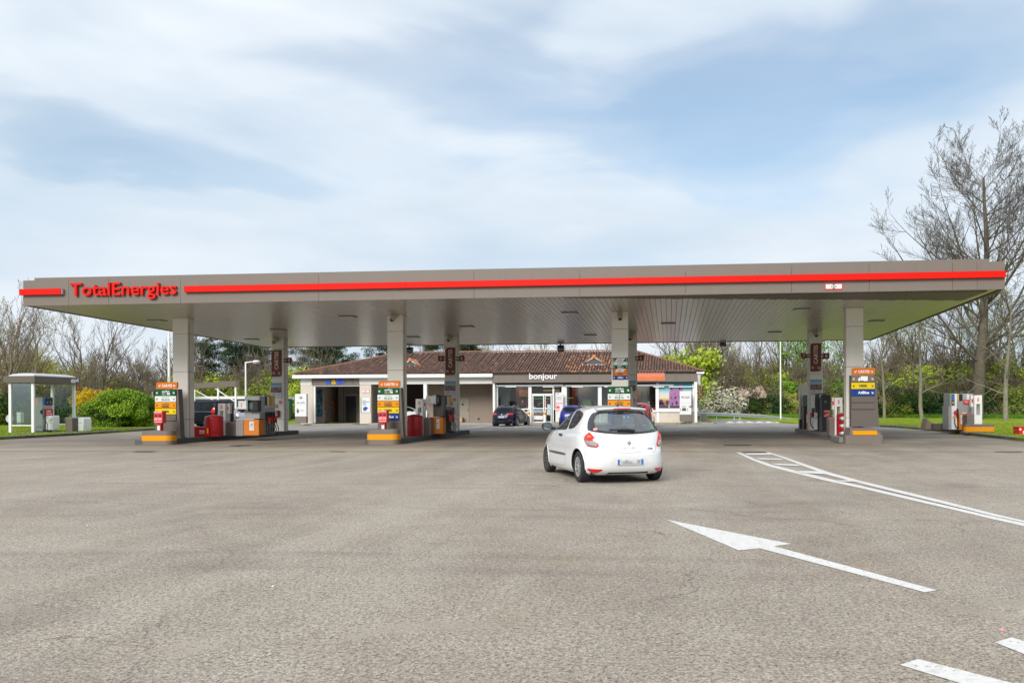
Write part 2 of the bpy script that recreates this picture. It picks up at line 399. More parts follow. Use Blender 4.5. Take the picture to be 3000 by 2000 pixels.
def asphalt_wear(t,V,c):
    # darker worn ground, old oil drips and pairs of tyre tracks swinging in towards the lanes
    a=noise(t,V,.19,7,.7,1.2); c=mixc(t,math_(t,'MULTIPLY',ramp(t,a.outputs[0],[(.50,0.),(.66,1.)]),.16),c,(.15,.125,.10))
    w=N(t,'ShaderNodeTexWave'); w.wave_type='RINGS'; w.inputs['Scale'].default_value=.085; w.inputs['Distortion'].default_value=1.2; w.inputs['Detail'].default_value=3
    m_=N(t,'ShaderNodeMapping'); m_.inputs['Location'].default_value=(16,42,0); t.links.new(V,m_.inputs[0]); t.links.new(m_.outputs[0],w.inputs['Vector'])
    tr=ramp(t,w.outputs['Fac'],[(.80,0.),(.90,1.),(.99,.2)]); k=ramp(t,noise(t,V,.5,5,.65).outputs[0],[(.42,0.),(.65,1.)])
    c=mixc(t,math_(t,'MULTIPLY',math_(t,'MULTIPLY',tr,k),.30),c,(.12,.10,.085))
    o=N(t,'ShaderNodeTexVoronoi'); o.inputs['Scale'].default_value=.42; o.inputs['Randomness'].default_value=1.; wn_=noise(t,V,3.,4,.6); vm_=N(t,'ShaderNodeVectorMath',operation='MULTIPLY_ADD'); t.links.new(wn_.outputs[1],vm_.inputs[0]); vm_.inputs[1].default_value=(.5,.5,0); t.links.new(V,vm_.inputs[2]); t.links.new(vm_.outputs[0],o.inputs['Vector'])
    oc=N(t,'ShaderNodeSeparateColor'); t.links.new(o.outputs['Color'],oc.inputs[0])
    d=math_(t,'MULTIPLY',ramp(t,o.outputs['Distance'],[(.10,1.),(.24,0.)]),ramp(t,oc.outputs[0],[(.62,0.),(.8,1.)]))
    return mixc(t,math_(t,'MULTIPLY',d,.26),c,(.10,.088,.075))
ASPH=ground_mat('aged_asphalt',(.385,.328,.268),(.285,.24,.192),(.46,.402,.335),.84,asphalt_wear)
SLAB=ground_mat('stained_concrete',(.40,.33,.25),(.27,.225,.175),(.42,.36,.285),.18,slab_stain,warm=(.38,.29,.20))
ROADF=ground_mat('far_asphalt',(.30,.285,.265),(.22,.21,.195),(.35,.335,.31),.4)
PAINT=mat('road_paint',(.74,.725,.69),.7,var=.16,scale=38,bump=.35,bscale=50,stain=.62,stain_col=(.36,.335,.29))
def chipped(m):
    t=m.node_tree; b=t.nodes['Principled BSDF']; o=[n for n in t.nodes if n.type=='OUTPUT_MATERIAL'][0]; g=t.nodes.new('ShaderNodeTexCoord')
    a=noise(t,g.outputs['Object'],42,4,.75); w_=noise(t,g.outputs['Object'],2.2,4,.6); tr=N(t,'ShaderNodeBsdfTransparent'); mx=N(t,'ShaderNodeMixShader')
    th=math_(t,'MULTIPLY_ADD',w_.outputs[0],-.30,.80); k=math_(t,'GREATER_THAN',a.outputs[0],th)
    t.links.new(k,mx.inputs[0]); t.links.new(b.outputs[0],mx.inputs[1]); t.links.new(tr.outputs[0],mx.inputs[2]); t.links.new(mx.outputs[0],o.inputs[0])
chipped(PAINT)
PAVE=mat('pavement_concrete',(.36,.32,.26),.9,var=.15,scale=3,bump=.3,stain=.3,stain_col=(.22,.19,.15))
def grass_mat(name,a,b_,c_):
    m=bpy.data.materials.new(name); m.use_nodes=True; t=m.node_tree; b=t.nodes['Principled BSDF']; b.inputs['Roughness'].default_value=.9; b.inputs['Specular IOR Level'].default_value=.15
    g=t.nodes.new('ShaderNodeTexCoord'); V=g.outputs['Object']
    c=mixc(t,ramp(t,noise(t,V,.5,5,.6).outputs[0],[(.35,0.),(.65,1.)]),a,b_)
    c=mixc(t,math_(t,'MULTIPLY',ramp(t,noise(t,V,9,4,.7).outputs[0],[(.45,0.),(.7,1.)]),.6),c,c_)
    t.links.new(c,b.inputs['Base Color']); MATS[name]=m; return m
GRASS=grass_mat('mown_grass',(.20,.28,.018),(.27,.33,.025),(.13,.17,.015))
SOIL=grass_mat('meadow',(.075,.13,.02),(.10,.14,.03),(.05,.07,.018))
# ------------------------------------------------------------------ ground
mb=MB(); mb.quad((-900,-600,-.06),(900,-600,-.06),(900,1200,-.06),(-900,1200,-.06)); struct('ground',mb,SOIL)
mb=MB(); mb.prism([(-60,-60),(90,-60),(90,-6.62),(-60,-6.62)],'z',-.05,0); struct('asphalt_forecourt',mb,ASPH)
mb=MB(); mb.prism([(-60,-6.6),(90,-6.6),(90,15.5),(-60,15.5)],'z',-.05,.004); struct('concrete_slab',mb,SLAB)
mb=MB(); mb.prism([(-60,15.5),(90,15.5),(90,49.5),(-60,49.5)],'z',-.05,0); struct('rear_road',mb,ROADF)
# gutter joint between slab and asphalt
mb=MB(); mb.box(-60,90,-6.63,-6.60,-.02,.0055); struct('slab_joint',mb,mat('joint_sealant',(.05,.045,.04),.8,var=.2))
# verges
def Gp(*l): return [G(x,y) for x,y in l]
kl=[(-9.2,-8),(-9.75,-3),(-10.15,1.5),(-10.6,7.9),(-11.5,12.6),(-12.6,18.5),(-14.5,24),(-18,30),(-24,35)]
VZ=.13
mb=MB(); mb.prism(kl+[(-60,38),(-60,-12),(-12,-12)],'z',-.04,VZ-.01); struct('grass_verge',mb,GRASS)
kr=[(34.2,-9),(34.25,-3),(34.3,.4),(34.5,8),(34.9,14),(34.6,19.5),(33.6,23),(32.0,26.4)]
mb=MB(); mb.prism([(52,-9)]+[(90,-9),(90,60),(27,60),(28.5,40),(29.8,30)]+kr[::-1],'z',-.04,VZ-.01); struct('grass_lawn',mb,GRASS)
mb=MB(); mb.prism([(-60,49),(28,49.5),(28,75),(-60,75)],'z',-.04,.10); struct('grass_bank',mb,GRASS)
mb=MB(); mb.prism([(-22,33.5),(-7.5,33.5),(-7.5,49),(-22,49)],'z',-.04,.12); struct('grass_strip',mb,GRASS)
def kerb_run(name,pts,wd,h,m,side=1,L=1.0,label=None):
    root=thing(name,None,None,(pts[0][0],pts[0][1],0)); root['kind']='structure'
    for k in ('label','category','group'):
        if k in root: del root[k]
    acc=[]
    for (a,b) in zip(pts,pts[1:]):
        a=Vector((*a,0));b=Vector((*b,0)); d=(b-a).length; n=max(1,round(d/L)); u=(b-a)/d; nn=Vector((-u.y,u.x,0))*side
        for i in range(n):
            p=a+u*(d*i/n+.004); q=a+u*(d*(i+1)/n-.004); j=random.uniform(-.006,.006)
            mb=MB(); c=.02
            quad=[p,q,q+nn*wd,p+nn*wd]
            mb.add([(*p.xy,-.05),(*q.xy,-.05),(*(q+nn*wd).xy,-.05),(*(p+nn*wd).xy,-.05),(*p.xy,h-c+j),(*q.xy,h-c+j),(*(q+nn*wd).xy,h+j),(*(p+nn*wd).xy,h+j),(*(p+nn*c).xy,h+j),(*(q+nn*c).xy,h+j)],
                   [(3,2,1,0),(0,1,5,4),(4,5,9,8),(8,9,6,7),(1,2,6,9,5),(2,3,7,6),(3,0,4,8,7)])
            obj('kerb_stone',mb,m,root,fixn=True)
    return root
kerb_run('left_kerb',kl,.14,VZ+.02,KERBM,1,1.6)
kerb_run('lawn_kerb',kr,.14,VZ+.02,KERBM,-1,1.6)
# forecourt ground details: paint
def flat(name,poly,z=.0045,m=PAINT,kind='structure'):
    mb=MB(); n=len(poly); mb.add([(*p,z) for p in poly],[tuple(range(n))]); o=obj(name,mb,m,fixn=True)
    if o.data.polygons[0].normal.z<0: o.data.flip_normals()
    o['kind']=kind; return o
flat('direction_arrow',Gp((1952,1522),(2318,1593),(2268,1600),(2745,1729),(2709,1735),(2226,1606),(2164,1612)))
flat('lane_dash',Gp((2636,1948),(2690,1931),(3030,2018),(2990,2040),(2940,2040)))
flat('lane_dash',Gp((2914,1882),(2965,1867),(3040,1893),(3040,1932)))
def ribbon(name,P1,P2,z=.0045,m=PAINT):
    mb=MB()
    a=Gp(*P1); b=Gp(*P2)
    for i in range(len(a)-1): mb.add([(*a[i],z),(*b[i],z),(*b[i+1],z),(*a[i+1],z)],[(0,1,2,3)])
    o=obj(name,mb,m,fixn=True); o['kind']='structure'
    if o.data.polygons[0].normal.z<0: o.data.flip_normals()
    return o
ribbon('lane_line',[(2157,1325),(2200,1346),(2250,1365),(2330,1386),(2420,1408),(2520,1429),(2680,1467),(2776,1489),(2903,1519.5),(3000,1541),(3080,1560)],
                   [(2168,1325),(2212,1344),(2262,1361),(2342,1381),(2424,1401),(2520,1422),(2680,1459.5),(2776,1482),(2903,1511),(3000,1532),(3080,1550)])
ribbon('lane_line',[(2243,1325),(2290,1341),(2350,1364),(2420,1390),(2520,1416),(2680,1455.5),(2776,1479),(2903,1510.5),(3000,1531.5),(3080,1549.5)],
                   [(2254,1325),(2305,1341),(2362,1361),(2430,1384),(2524,1409.5),(2684,1448.5),(2780,1472),(2906,1504),(3000,1526),(3080,1544)],z=.0085)
for a in (((2182,1329),(2190,1333),(2262,1333),(2252,1328)),((2214,1342),(2226,1346),(2298,1348),(2286,1344)),((2258,1358),(2278,1363),(2350,1366),(2335,1361)),((2330,1380),(2350,1386),(2420,1390),(2400,1381)),((2445,1408),(2470,1411),(2530,1412),(2505,1407))):
    flat('hatch_bar',Gp(*a),z=.0125)
# markings behind the canopy
def line_ground(a,b,wd,z=.0045):
    a=Vector(G(*a));b=Vector(G(*b)); u=(b-a).normalized(); n=Vector((-u.y,u.x))*wd/2
    flat('bay_line',[tuple(a+n),tuple(b+n),tuple(b-n),tuple(a-n)],z)
for a,b in (((880,1262),(993,1256)),((1345,1258),(1441,1245)),((1505,1252),(1548,1245)),((1420,1261),(1495,1257)),((1020,1249),(1080,1247)),((1030,1256),(1068,1253)),((2050,1261),(2330,1262)),((1895,1262),(1990,1263)),((1060,1272),(1160,1268)),((895,1286),(990,1281)),((1380,1274),(1430,1270))):
    line_ground(a,b,.16,.009)
flat('manhole_cover',[(G(705,1305)[0]+.42*math.cos(t*.3927),G(705,1305)[1]+.42*math.sin(t*.3927)) for t in range(16)],.009,mat('cast_iron_cover',(.035,.036,.04),.6,var=.3,scale=30))
for (x,y,sx,sy) in ((425,1323,.35,.2),(990,1322.8,.25,.12),(2160,1304,.5,.35),(2210,1324,.35,.1),(2955,1323.5,.4,.12),(700,1308,.1,.1)):
    c=G(x,y); flat('drain_grate',[(c[0]-sx,c[1]-sy),(c[0]+sx,c[1]-sy),(c[0]+sx,c[1]+sy),(c[0]-sx,c[1]+sy)],.0135,mat('drain_iron',(.06,.055,.05),.7,var=.3,scale=30))
# raised speed table with its row of painted teeth
y0=G(2050,1246)[1]; hx0,hx1=A(2120,35),A(2341,35)+4
mb=MB(); mb.prism([(32.5,-.01),(33.6,.0),(35.2,.1),(40,.1),(41.6,0),(42.6,-.01)],'x',hx0-1,hx1,); struct('speed_hump',mb,ROADF)
for i in range(10):
    x=A(2124+i*28.6,34); mb=MB()
    mb.add([(x,33.66,.006),(x+.85,33.66,.006),(x+.43,35.15,.102)],[(0,1,2)]); o=obj('hump_tooth',mb,PAINT); o['kind']='structure'
# ------------------------------------------------------------------ canopy
CXA,CXB,CYA,CYB=-3.28,31.70,-4.45,13.73
def H(x,y): return 5.1956+.0025*x-.016*y
canopy=thing('station_canopy','long flat grey-brown petrol station canopy with a red stripe, standing on eight cream columns','canopy',(14,4.6,0))
def streaky(m):
    t=m.node_tree; b=t.nodes['Principled BSDF']; src=b.inputs['Base Color'].links[0].from_socket; g=t.nodes.new('ShaderNodeTexCoord'); mp_=N(t,'ShaderNodeMapping'); mp_.inputs['Scale'].default_value=(5,5,.35); t.links.new(g.outputs['Object'],mp_.inputs[0])
    n=noise(t,mp_.outputs[0],1.0,5,.7); n2=noise(t,g.outputs['Object'],.28,3,.5)
    t.links.new(mixc(t,math_(t,'MULTIPLY',ramp(t,n.outputs[0],[(.5,0.),(.75,1.)]),math_(t,'MULTIPLY',n2.outputs[0],.55)),src,(.13,.115,.10)),b.inputs['Base Color'])
streaky(TAUPE)
def streaky2(m): pass
SOFF=mat('lacquered_soffit',(.56,.515,.455),.28,metal=.55,var=.10,scale=.35,stain=.35,stain_col=(.46,.42,.36))
sl=MB(); sl.box(-.094,.094,0,CYB-CYA-.12,0,.03,.006)
slme=mesh_from('ceiling_slat',sl.v,sl.f,None,SOFF)
off=Vector(canopy.location); nsl=int((CXB-CXA-.1)/.2)
for i in range(nsl):
    x=CXA+.15+i*.2
    o=bpy.data.objects.new('ceiling_slat',slme); COL.objects.link(o); o.parent=canopy
    o.location=Vector((x,CYA+.06,H(x,CYA+.06)+random.uniform(-.0015,.0015)))-off; o.rotation_euler=(-.016,0,0)
mb=MB(); z=.045
mb.add([(CXA+.05,CYA+.05,H(CXA,CYA)+z),(CXB-.05,CYA+.05,H(CXB,CYA)+z),(CXB-.05,CYB-.05,H(CXB,CYB)+z),(CXA+.05,CYB-.05,H(CXA,CYB)+z)],[(0,1,2,3)])
obj('soffit_backing',mb,BLACKP,canopy)
mb=MB(); mb.box(CXA+.42,CXB-.42,CYA+.42,CYB-.42,5.3,6.2); obj('roof_deck',mb,TAUPED,canopy)
# fascia panels
def fascia(p,q,joints,hgt,th=.05):
    # p->q along the edge, outward normal to the right of travel reversed
    L=math.hypot(q[0]-p[0],q[1]-p[1]); ux,uy=(q[0]-p[0])/L,(q[1]-p[1])/L
    js=[0]+joints+[L]
    for a,b in zip(js,js[1:]):
        a+=.005;b-=.005
        pa=(p[0]+ux*a,p[1]+uy*a); pb=(p[0]+ux*b,p[1]+uy*b)
        nx,ny=-uy*th,ux*th
        za,zb=H(*pa)-.03,H(*pb)-.03; j=random.uniform(-.002,.002)
        mb=MB(); top=hgt
        mb.add([(pa[0],pa[1]+j,za),(pb[0],pb[1]+j,zb),(pb[0]+nx,pb[1]+ny,zb),(pa[0]+nx,pa[1]+ny,za),
                (pa[0],pa[1]+j,za+top),(pb[0],pb[1]+j,zb+top),(pb[0]+nx,pb[1]+ny,zb+top),(pa[0]+nx,pa[1]+ny,za+top)],
               [(3,2,1,0),(4,5,6,7),(0,1,5,4),(1,2,6,5),(2,3,7,6),(3,0,4,7)])
        obj('fascia_panel',mb,TAUPE,canopy)
jf=sorted([A(x,CYA)-CXA for x in (202,320,530,935,1390,1700,2010,2320,2548,2792,2864)])
fascia((CXA,CYA),(CXB,CYA),jf,.935)
fascia((CXB,CYA),(CXB,CYB),[3*i for i in range(1,6)],.935)
fascia((CXB,CYB),(CXA,CYB),[3*i for i in range(1,12)],.935)
fascia((CXA,CYB),(CXA,CYA),[3*i for i in range(1,6)],.935)
mb=MB(); x0,x1=CXA+.42,CXB-.5
mb.add([(x0,CYA+.03,H(x0,CYA)+.86),(x1,CYA+.03,H(x1,CYA)+.86),(x1,CYA+.14,H(x1,CYA)+.86),(x0,CYA+.14,H(x0,CYA)+.86),(x0,CYA+.03,H(x0,CYA)+1.0),(x1,CYA+.03,H(x1,CYA)+1.0),(x1,CYA+.14,H(x1,CYA)+1.0),(x0,CYA+.14,H(x0,CYA)+1.0)],[(3,2,1,0),(4,5,6,7),(0,1,5,4),(1,2,6,5),(2,3,7,6),(3,0,4,7)])
obj('parapet_cap',mb,TAUPE,canopy)
def stripe(x0,x1,za,zb):
    mb=MB(); n=max(1,round((x1-x0)/4.2)); 
    for i in range(n):
        a=x0+(x1-x0)*i/n; b=x0+(x1-x0)*(i+1)/n-.004
        mb.add([(a,CYA-.13,H(a,CYA)+za),(b,CYA-.13,H(b,CYA)+za),(b,CYA-.003,H(b,CYA)+za),(a,CYA-.003,H(a,CYA)+za),(a,CYA-.13,H(a,CYA)+zb),(b,CYA-.13,H(b,CYA)+zb),(b,CYA-.003,H(b,CYA)+zb),(a,CYA-.003,H(a,CYA)+zb)],[(3,2,1,0),(4,5,6,7),(0,1,5,4),(1,2,6,5),(2,3,7,6),(3,0,4,7)])
    return obj('red_stripe',mb,mat('stripe_red',(.66,.008,.002),.5,var=.05,scale=1.5,spec=.15),canopy)
sa=Zh(300,870,CYA)
zs0=Zh(540,857,CYA)-H(A(540,CYA),CYA); zs1=Zh(540,839.5,CYA)-H(A(540,CYA),CYA)
stripe(A(540,CYA-.13),A(2949,CYA-.13),zs0,zs1)
stripe(A(57,CYA-.13),A(180,CYA-.13),zs0,zs1)
mb=MB(); x=A(181,CYA-.13); mb.box(x,x+.02,CYA-.12,CYA-.01,H(x,CYA)+zs0+.01,H(x,CYA)+zs1-.01); obj('stripe_end_cap',mb,STEEL,canopy)
# raised lettering on the fascia
LET=mat('letter_red',(.66,.008,.004),.45,var=.02,spec=.2)
v,f=text_mesh('TotalEnergies',.014,1.)
ax=[p[0] for p in v]; ay=[p[1] for p in v]
X0,X1=A(203,CYA-.15),A(515,CYA-.15); ZA=Zh(360,782+(95-0)*.2976*1.0,CYA) 
ztop=Zh(455,824.5,CYA-.15); zbot=Zh(432,875,CYA-.15)
mb=MB(); kx=(X1-X0)/(max(ax)-min(ax)); kz=(ztop-zbot)/(max(ay)-min(ay)); 
mb.add([(X0+(a-min(ax))*kx,CYA-.065-c*.045,zbot+(b-min(ay))*kz) for a,b,c in v],f); obj('logo_lettering',mb,LET,canopy)
# recessed ceiling lights
LP=[(460,938),(738,993),(1020,926.5),(816,965),(1210,986),(1368,956),(1670,916),(1730,980.5),(1958,947),(2269,972),(2349,905.5),(2567,939.5)]
FIX=mat('lamp_trim',(.26,.25,.23),.4,var=.05); DIF=mat('lamp_diffuser',(.55,.56,.55),.25,var=.03)
for (x,y) in LP:
    # intersect bearing with the soffit plane
    lo,hi=-4.2,13.5
    for _ in range(40):
        mid=(lo+hi)/2; X,Z=W(x,y,mid)
        if Z>H(X,mid): hi=mid
        else: lo=mid
    X,Z=W(x,y,mid)
    mb=MB(); mb.box(X-.33,X+.33,mid-.24,mid+.24,H(X,mid)-.035,H(X,mid)-.002,.008); l=obj('ceiling_light',mb,FIX,canopy)
    mb=MB(); mb.box(X-.27,X+.27,mid-.18,mid+.18,H(X,mid)-.048,H(X,mid)-.036,.004); obj('diffuser',mb,DIF,l)
# columns
CW,CDp=.3355,.48
for i in range(4):
    for j,Y in enumerate((0,8.61)):
        X=i*9.25
        top=H(X,Y)+.01
        seams=[.17,.95,2.95,4.55,top] if j==0 else [.17,.8,3.0,4.5,top]
        base=MB(); base.box(X-CW+.03,X+CW-.03,Y+.03,Y+CDp-.03,.05,top-.02); cobj=obj('column',base,DGREY,canopy)
        for a,b in zip(seams,seams[1:]):
            mb=MB(); mb.box(X-CW,X+CW,Y,Y+CDp,a+.004,b-.004,.018); obj('cladding_panel',mb,CREAM,cobj)
        mb=MB(); mb.box(X+CW-.0,X+CW+.012,Y+.1,Y+.13,.2,top-.1); obj('trim_strip',mb,GREYM,cobj)
# ------------------------------------------------------------------ islands
def island(nm,lab,x0,x1,y0,y1,m):
    t=thing('pump_island',lab,'kerbed island',(x0,y0,0),0)
    pts=rrect(x0,x1,y0,y1,.25,'abcd',4)
    mb=MB(); mb.prism(pts,'z',0,.19); mb2=MB(); mb2.prism([( (p[0]-(x0+x1)/2)*.94+(x0+x1)/2,(p[1]-(y0+y1)/2)*.993+(y0+y1)/2) for p in pts],'z',.19,.2)
    obj('kerb_edge',mb,m,t); obj('island_top',mb2,KERBM,t); return t
island('a','low dark kerbed pump island farthest left, carrying the red sand box','',0,0,0,KERBD) if False else None
island('a','low dark kerbed pump island on the far left, under the red sand box',-.62,.68,-2.2,9.75,KERBD)
island('b','low dark kerbed pump island second from the left, carrying a brown fuel pump',8.65,10.0,-2.0,9.75,KERBD)
island('c','low kerbed pump island hidden behind the white hatchback',17.9,19.2,-1.9,9.75,KERBD)
island('d','pump island on the right with grey kerbs, around the black card terminal',27.15,28.6,-1.2,11.8,KERBM)
# ------------------------------------------------------------------ fuel signs (totems)
def sign_text_row(kind,t,x0,x1,z0,z1,Y):
    w_=x1-x0; h=z1-z0; cx=(x0+x1)/2
    P=dict(g=(GREENR,TXTW),w=(WHITEB,TXTG),o=(mat('orange_row',(.74,.28,.005),.5,var=.03,spec=.2),TXTK),y=(YELLOW,TXTK),b=(BLUER,TXTW),t=(TAUPE,TXTW),n=(TAUPED,None),c=(ORANGE,TXTW),p=(mat('orange_row',(.88,.36,.01)),TXTK))
    m,tm=P[kind]
    mb=MB()
    if kind=='c': mb.prism(rrect(x0,x1,z0,z1,h*.3,'bd'),'y',Y-.02,Y+.06)
    else: mb.box(x0,x1,Y-.015,Y+.04,z0,z1,.004)
    row=obj('fuel_row' if kind not in 'cn' else ('cards_row' if kind=='c' else 'blank_row'),mb,m,t)
    Yf=Y-.021 if kind=='c' else Y-.016
    if tm is None: return
    def T(s,a,b,c,d,bold=.02,sh=0): text('lettering',s,x0+w_*a,x0+w_*b,z0+h*c,z0+h*d,Yf,tm,row,.004,bold,shear=sh)
    sz=h*.42
    if kind!='b' or True:
        arrow('arrow',x0+w_*.1+ (0 if kind!='c' else w_*.06),z0+h*.47,sz,-1,-1,Yf,tm,row) if kind!='b' else None
    arrow('arrow',x1-w_*.1-(0 if kind!='c' else w_*.04),z0+h*.47,sz,1,-1,Yf,tm,row)
    if kind=='g': T('excellium',.34,.7,.55,.88,.015,.15); T('sans\nplomb',.34,.53,.1,.46,.01); T('98',.57,.72,.1,.5,.03)
    if kind=='w': T('sans plomb' ,.34,.68,.62,.85,.0); T('95-E10',.31,.7,.16,.52,.03)
    if kind=='o': T('excellium',.33,.7,.56,.84,.01,.15); T('DIESEL',.32,.7,.1,.46,.04)
    if kind=='y': T('DIESEL',.33,.69,.3,.68,.04)
    if kind=='b': T('AdBlue',.28,.76,.3,.72,.03)
    if kind=='e': pass
    if kind=='c': T('CARTES',.27,.76,.28,.68,.03)
    if kind=='t':
        k=MB(); k.box(x0+w_*.4,x0+w_*.70,Yf-.004,Yf,z0+h*.22,z0+h*.88); k.prism([(x0+w_*.29,z0+h*.22),(x0+w_*.385,z0+h*.22),(x0+w_*.385,z0+h*.68),(x0+w_*.33,z0+h*.68),(x0+w_*.29,z0+h*.42)],'y',Yf-.004,Yf)
        for q in (.33,.55,.6,.66): k.prism([(x0+w_*q+.022*math.cos(a*.785),z0+h*.2+.022*math.sin(a*.785)) for a in range(8)],'y',Yf-.007,Yf-.0045)
        obj('truck_symbol',k,TXTW,row)
def totem(lab,Y,px0,px1,ytop,rows,ybase,bx=None,dz=.2):
    x0,x1=A(px0,Y),A(px1,Y); cxp=(px0+px1)/2
    zt=lambda y: Zh(cxp,y,Y)
    t=thing('fuel_sign',lab,'sign',((x0+x1)/2,Y,dz),0,'fuel price signs at the island heads')
    zb=dz
    ztop=zt(rows[1][1])
    mb=MB()
    b=.06
    mb.add([(x0-.01,Y,zb),(x1+.17,Y,zb),(x1+.17,Y+.3,zb),(x0-.01,Y+.3,zb),(x0-.01,Y+.0,ztop+.01),(x1+.07,Y+.0,ztop+.01),(x1+.07,Y+.3,ztop+.01),(x0-.01,Y+.3,ztop+.01)],[(3,2,1,0),(4,5,6,7),(0,1,5,4),(1,2,6,5),(2,3,7,6),(3,0,4,7)])
    obj('sign_body',mb,TAUPED,t)
    for k,ya,yb in rows:
        if k=='c': sign_text_row('c',t,x0+.03,x1+.03,zt(yb),zt(ya),Y+.02)
        else: sign_text_row(k,t,x0,x1,zt(yb),zt(ya),Y-.03)
    mb=MB(); mb.box(x0-.02,x1+.2,Y-.03,Y+.33,zb,zb+.05,.01); obj('foot',mb,TAUPED,t)
    return t
totem('tall fuel sign with an orange CARTES top, farthest left, behind a red security box',-.95,456,517,1119,[('c',1119,1138.7),('g',1140.6,1158.8),('w',1159.8,1176.8),('o',1178,1195),('y',1196.7,1213),('n',1214.5,1231.8)],1284)
totem('tall fuel sign with orange CARTES top and blue bottom row, left of centre',-.85,1107,1169.5,1115,[('c',1115,1134.5),('g',1136,1154.2),('w',1155.7,1172.8),('o',1174,1191),('y',1192.5,1210),('b',1211.5,1229.3)],1280)
totem('fuel sign with green, white and amber rows rising behind the white hatchback roof',-.8,1781,1847,1133,[('n',1131.5,1132),('g',1133,1151.5),('w',1153,1170.5),('o',1172.5,1190.5),('y',1192.5,1209),('b',1211,1229),('n',1231,1248)],1284)
td=totem('fuel sign with a white truck symbol, yellow DIESEL and blue AdBlue rows, farthest right',-.7,2494,2562,1077,[('c',1077,1098),('t',1099.5,1118.5),('y',1120.5,1139),('b',1140,1159.2),('n',1160.5,1178.2),('n',1180,1198)],1254,dz=.62)
# column board with six small rows
Y=-.03; t=thing('fuel_board','small six-row fuel board fixed high on the column above the hatchback','sign',(A(1818,Y),Y,2.4))
rws=[('g',1049,1058.7),('w',1059.3,1069),('g',1069.6,1079.3),('o',1080,1089.8),('p',1090.4,1099.7),('b',1100.3,1110.6)]
x0,x1=A(1796.5,Y),A(1839,Y); mb=MB(); mb.box(x0-.02,x1+.02,Y,Y+.028,Zh(1818,1111.5,Y),Zh(1818,1048,Y)); obj('board_back',mb,TAUPED,t)
for k,a,b in rws:
    za,zb=Zh(1818,a,Y),Zh(1818,b,Y); cm={'g':GREENR,'w':WHITEB,'o':ORANGE,'p':ORANGE,'b':BLUER}[k]
    mb=MB(); mb.box(x0,x1,Y-.008,Y-.001,zb,za); r=obj('fuel_row',mb,cm,t); h=za-zb; w_=x1-x0
    tm={'g':TXTW,'w':TXTG,'o':TXTK,'p':TXTK,'b':TXTW}[k]
    if (k,a) in (('g',1049),('o',1080)):
        mb=MB(); mb.prism([(x0+w_*.12,zb+.003),(x0+w_*.68,zb+.003),(x0+w_*.86,za-.003),(x0+w_*.30,za-.003)],'y',Y-.011,Y-.0085); obj('white_chip',mb,WHITEB,r)
        text('lettering','excellium',x0+w_*.34,x0+w_*.7,zb+h*.55,zb+h*.85,Y-.0115,TXTR,r,.002,.0); text('lettering','SP 98' if k=='g' else 'DIESEL',x0+w_*.32,x0+w_*.6,zb+h*.12,zb+h*.45,Y-.0115,TXTK,r,.002,.02)
    elif k=='b': text('lettering','AdBlue',x0+w_*.3,x0+w_*.7,zb+h*.25,zb+h*.75,Y-.0085,tm,r,.002,.03)
    elif k=='w': text('lettering','SANS PLOMB\n95-E10',x0+w_*.3,x0+w_*.7,zb+h*.12,zb+h*.86,Y-.0085,tm,r,.002,.02)
    elif k=='p': text('lettering','DIESEL',x0+w_*.3,x0+w_*.7,zb+h*.25,zb+h*.75,Y-.0085,tm,r,.002,.04)
    else: text('lettering','super\nethanol',x0+w_*.3,x0+w_*.7,zb+h*.1,zb+h*.9,Y-.0085,tm,r,.002,.02)
    arrow('arrow',x0+w_*.07,zb+h*.5,h*.5,-1,-1,Y-.0125,tm,r,.002); arrow('arrow',x1-w_*.07,zb+h*.5,h*.5,1,-1,Y-.0125,tm,r,.002)
# impact barriers at the island heads
def barrier(lab,cx,y0,L,Dp,zt_,b0,b1):
    t=thing('impact_barrier',lab,'barrier',(cx,y0,0),0,'brown and amber barriers at the island heads')
    def ring(e,z0,z1,m,nm):
        mb=MB(); mb.prism(rrect(cx-L/2-e,cx+L/2+e,y0-e,y0+Dp+e,Dp*.42,'abcd',6),'z',z0,z1); smooth_angle(obj(nm,mb,m,t),50)
    ring(0,0,b0,TAUPE,'lower_block'); ring(.008,b0,b1,YELLOWB,'amber_band'); ring(0,b1,zt_,TAUPE,'upper_block'); return t
ya=-2.42; cxa=(A(407,ya)+A(498,ya))/2
za=lambda x,y,Y: Zh(x,y,Y)
barrier('low brown barrier with amber band and rounded ends, farthest left',cxa,ya,A(498,ya)-A(407,ya),.62,Zh(450,1262,ya),Zh(450,1291,ya),Zh(450,1275.5,ya))
ya=-2.15; cxa=(A(1070,ya)+A(1163,ya))/2
barrier('low brown barrier with amber band and rounded ends, left of centre',cxa,ya,A(1163,ya)-A(1070,ya),.62,Zh(1116,1257,ya),Zh(1116,1288,ya),Zh(1116,1271.5,ya))
# right barrier: stepped plinth with a sloping pedestal
yD=-1.35
t=thing('plinth_barrier','brown stepped concrete plinth with an amber front, under the truck fuel sign','barrier',(A(2532,yD),yD,0))
x0,x1=A(2475,yD),A(2590,yD); mb=MB(); mb.prism(rrect(x0,x1,yD,yD+1.4,.12,'abcd',3),'z',0,.31); obj('plinth',mb,TAUPE,t)
xa,xb=A(2493,yD+.15),A(2577,yD+.15); mb=MB()
ztp=Zh(2532,1253,yD+.3)
mb.add([(xa-.05,yD+.12,.31),(xb+.1,yD+.12,.31),(xb+.1,yD+1.3,.31),(xa-.05,yD+1.3,.31),(xa+.02,yD+.4,ztp),(xb-.14,yD+.4,ztp),(xb-.14,yD+1.25,ztp),(xa+.02,yD+1.25,ztp)],[(3,2,1,0),(4,5,6,7),(0,1,5,4),(1,2,6,5),(2,3,7,6),(3,0,4,7)])
obj('pedestal',mb,TAUPE,t)
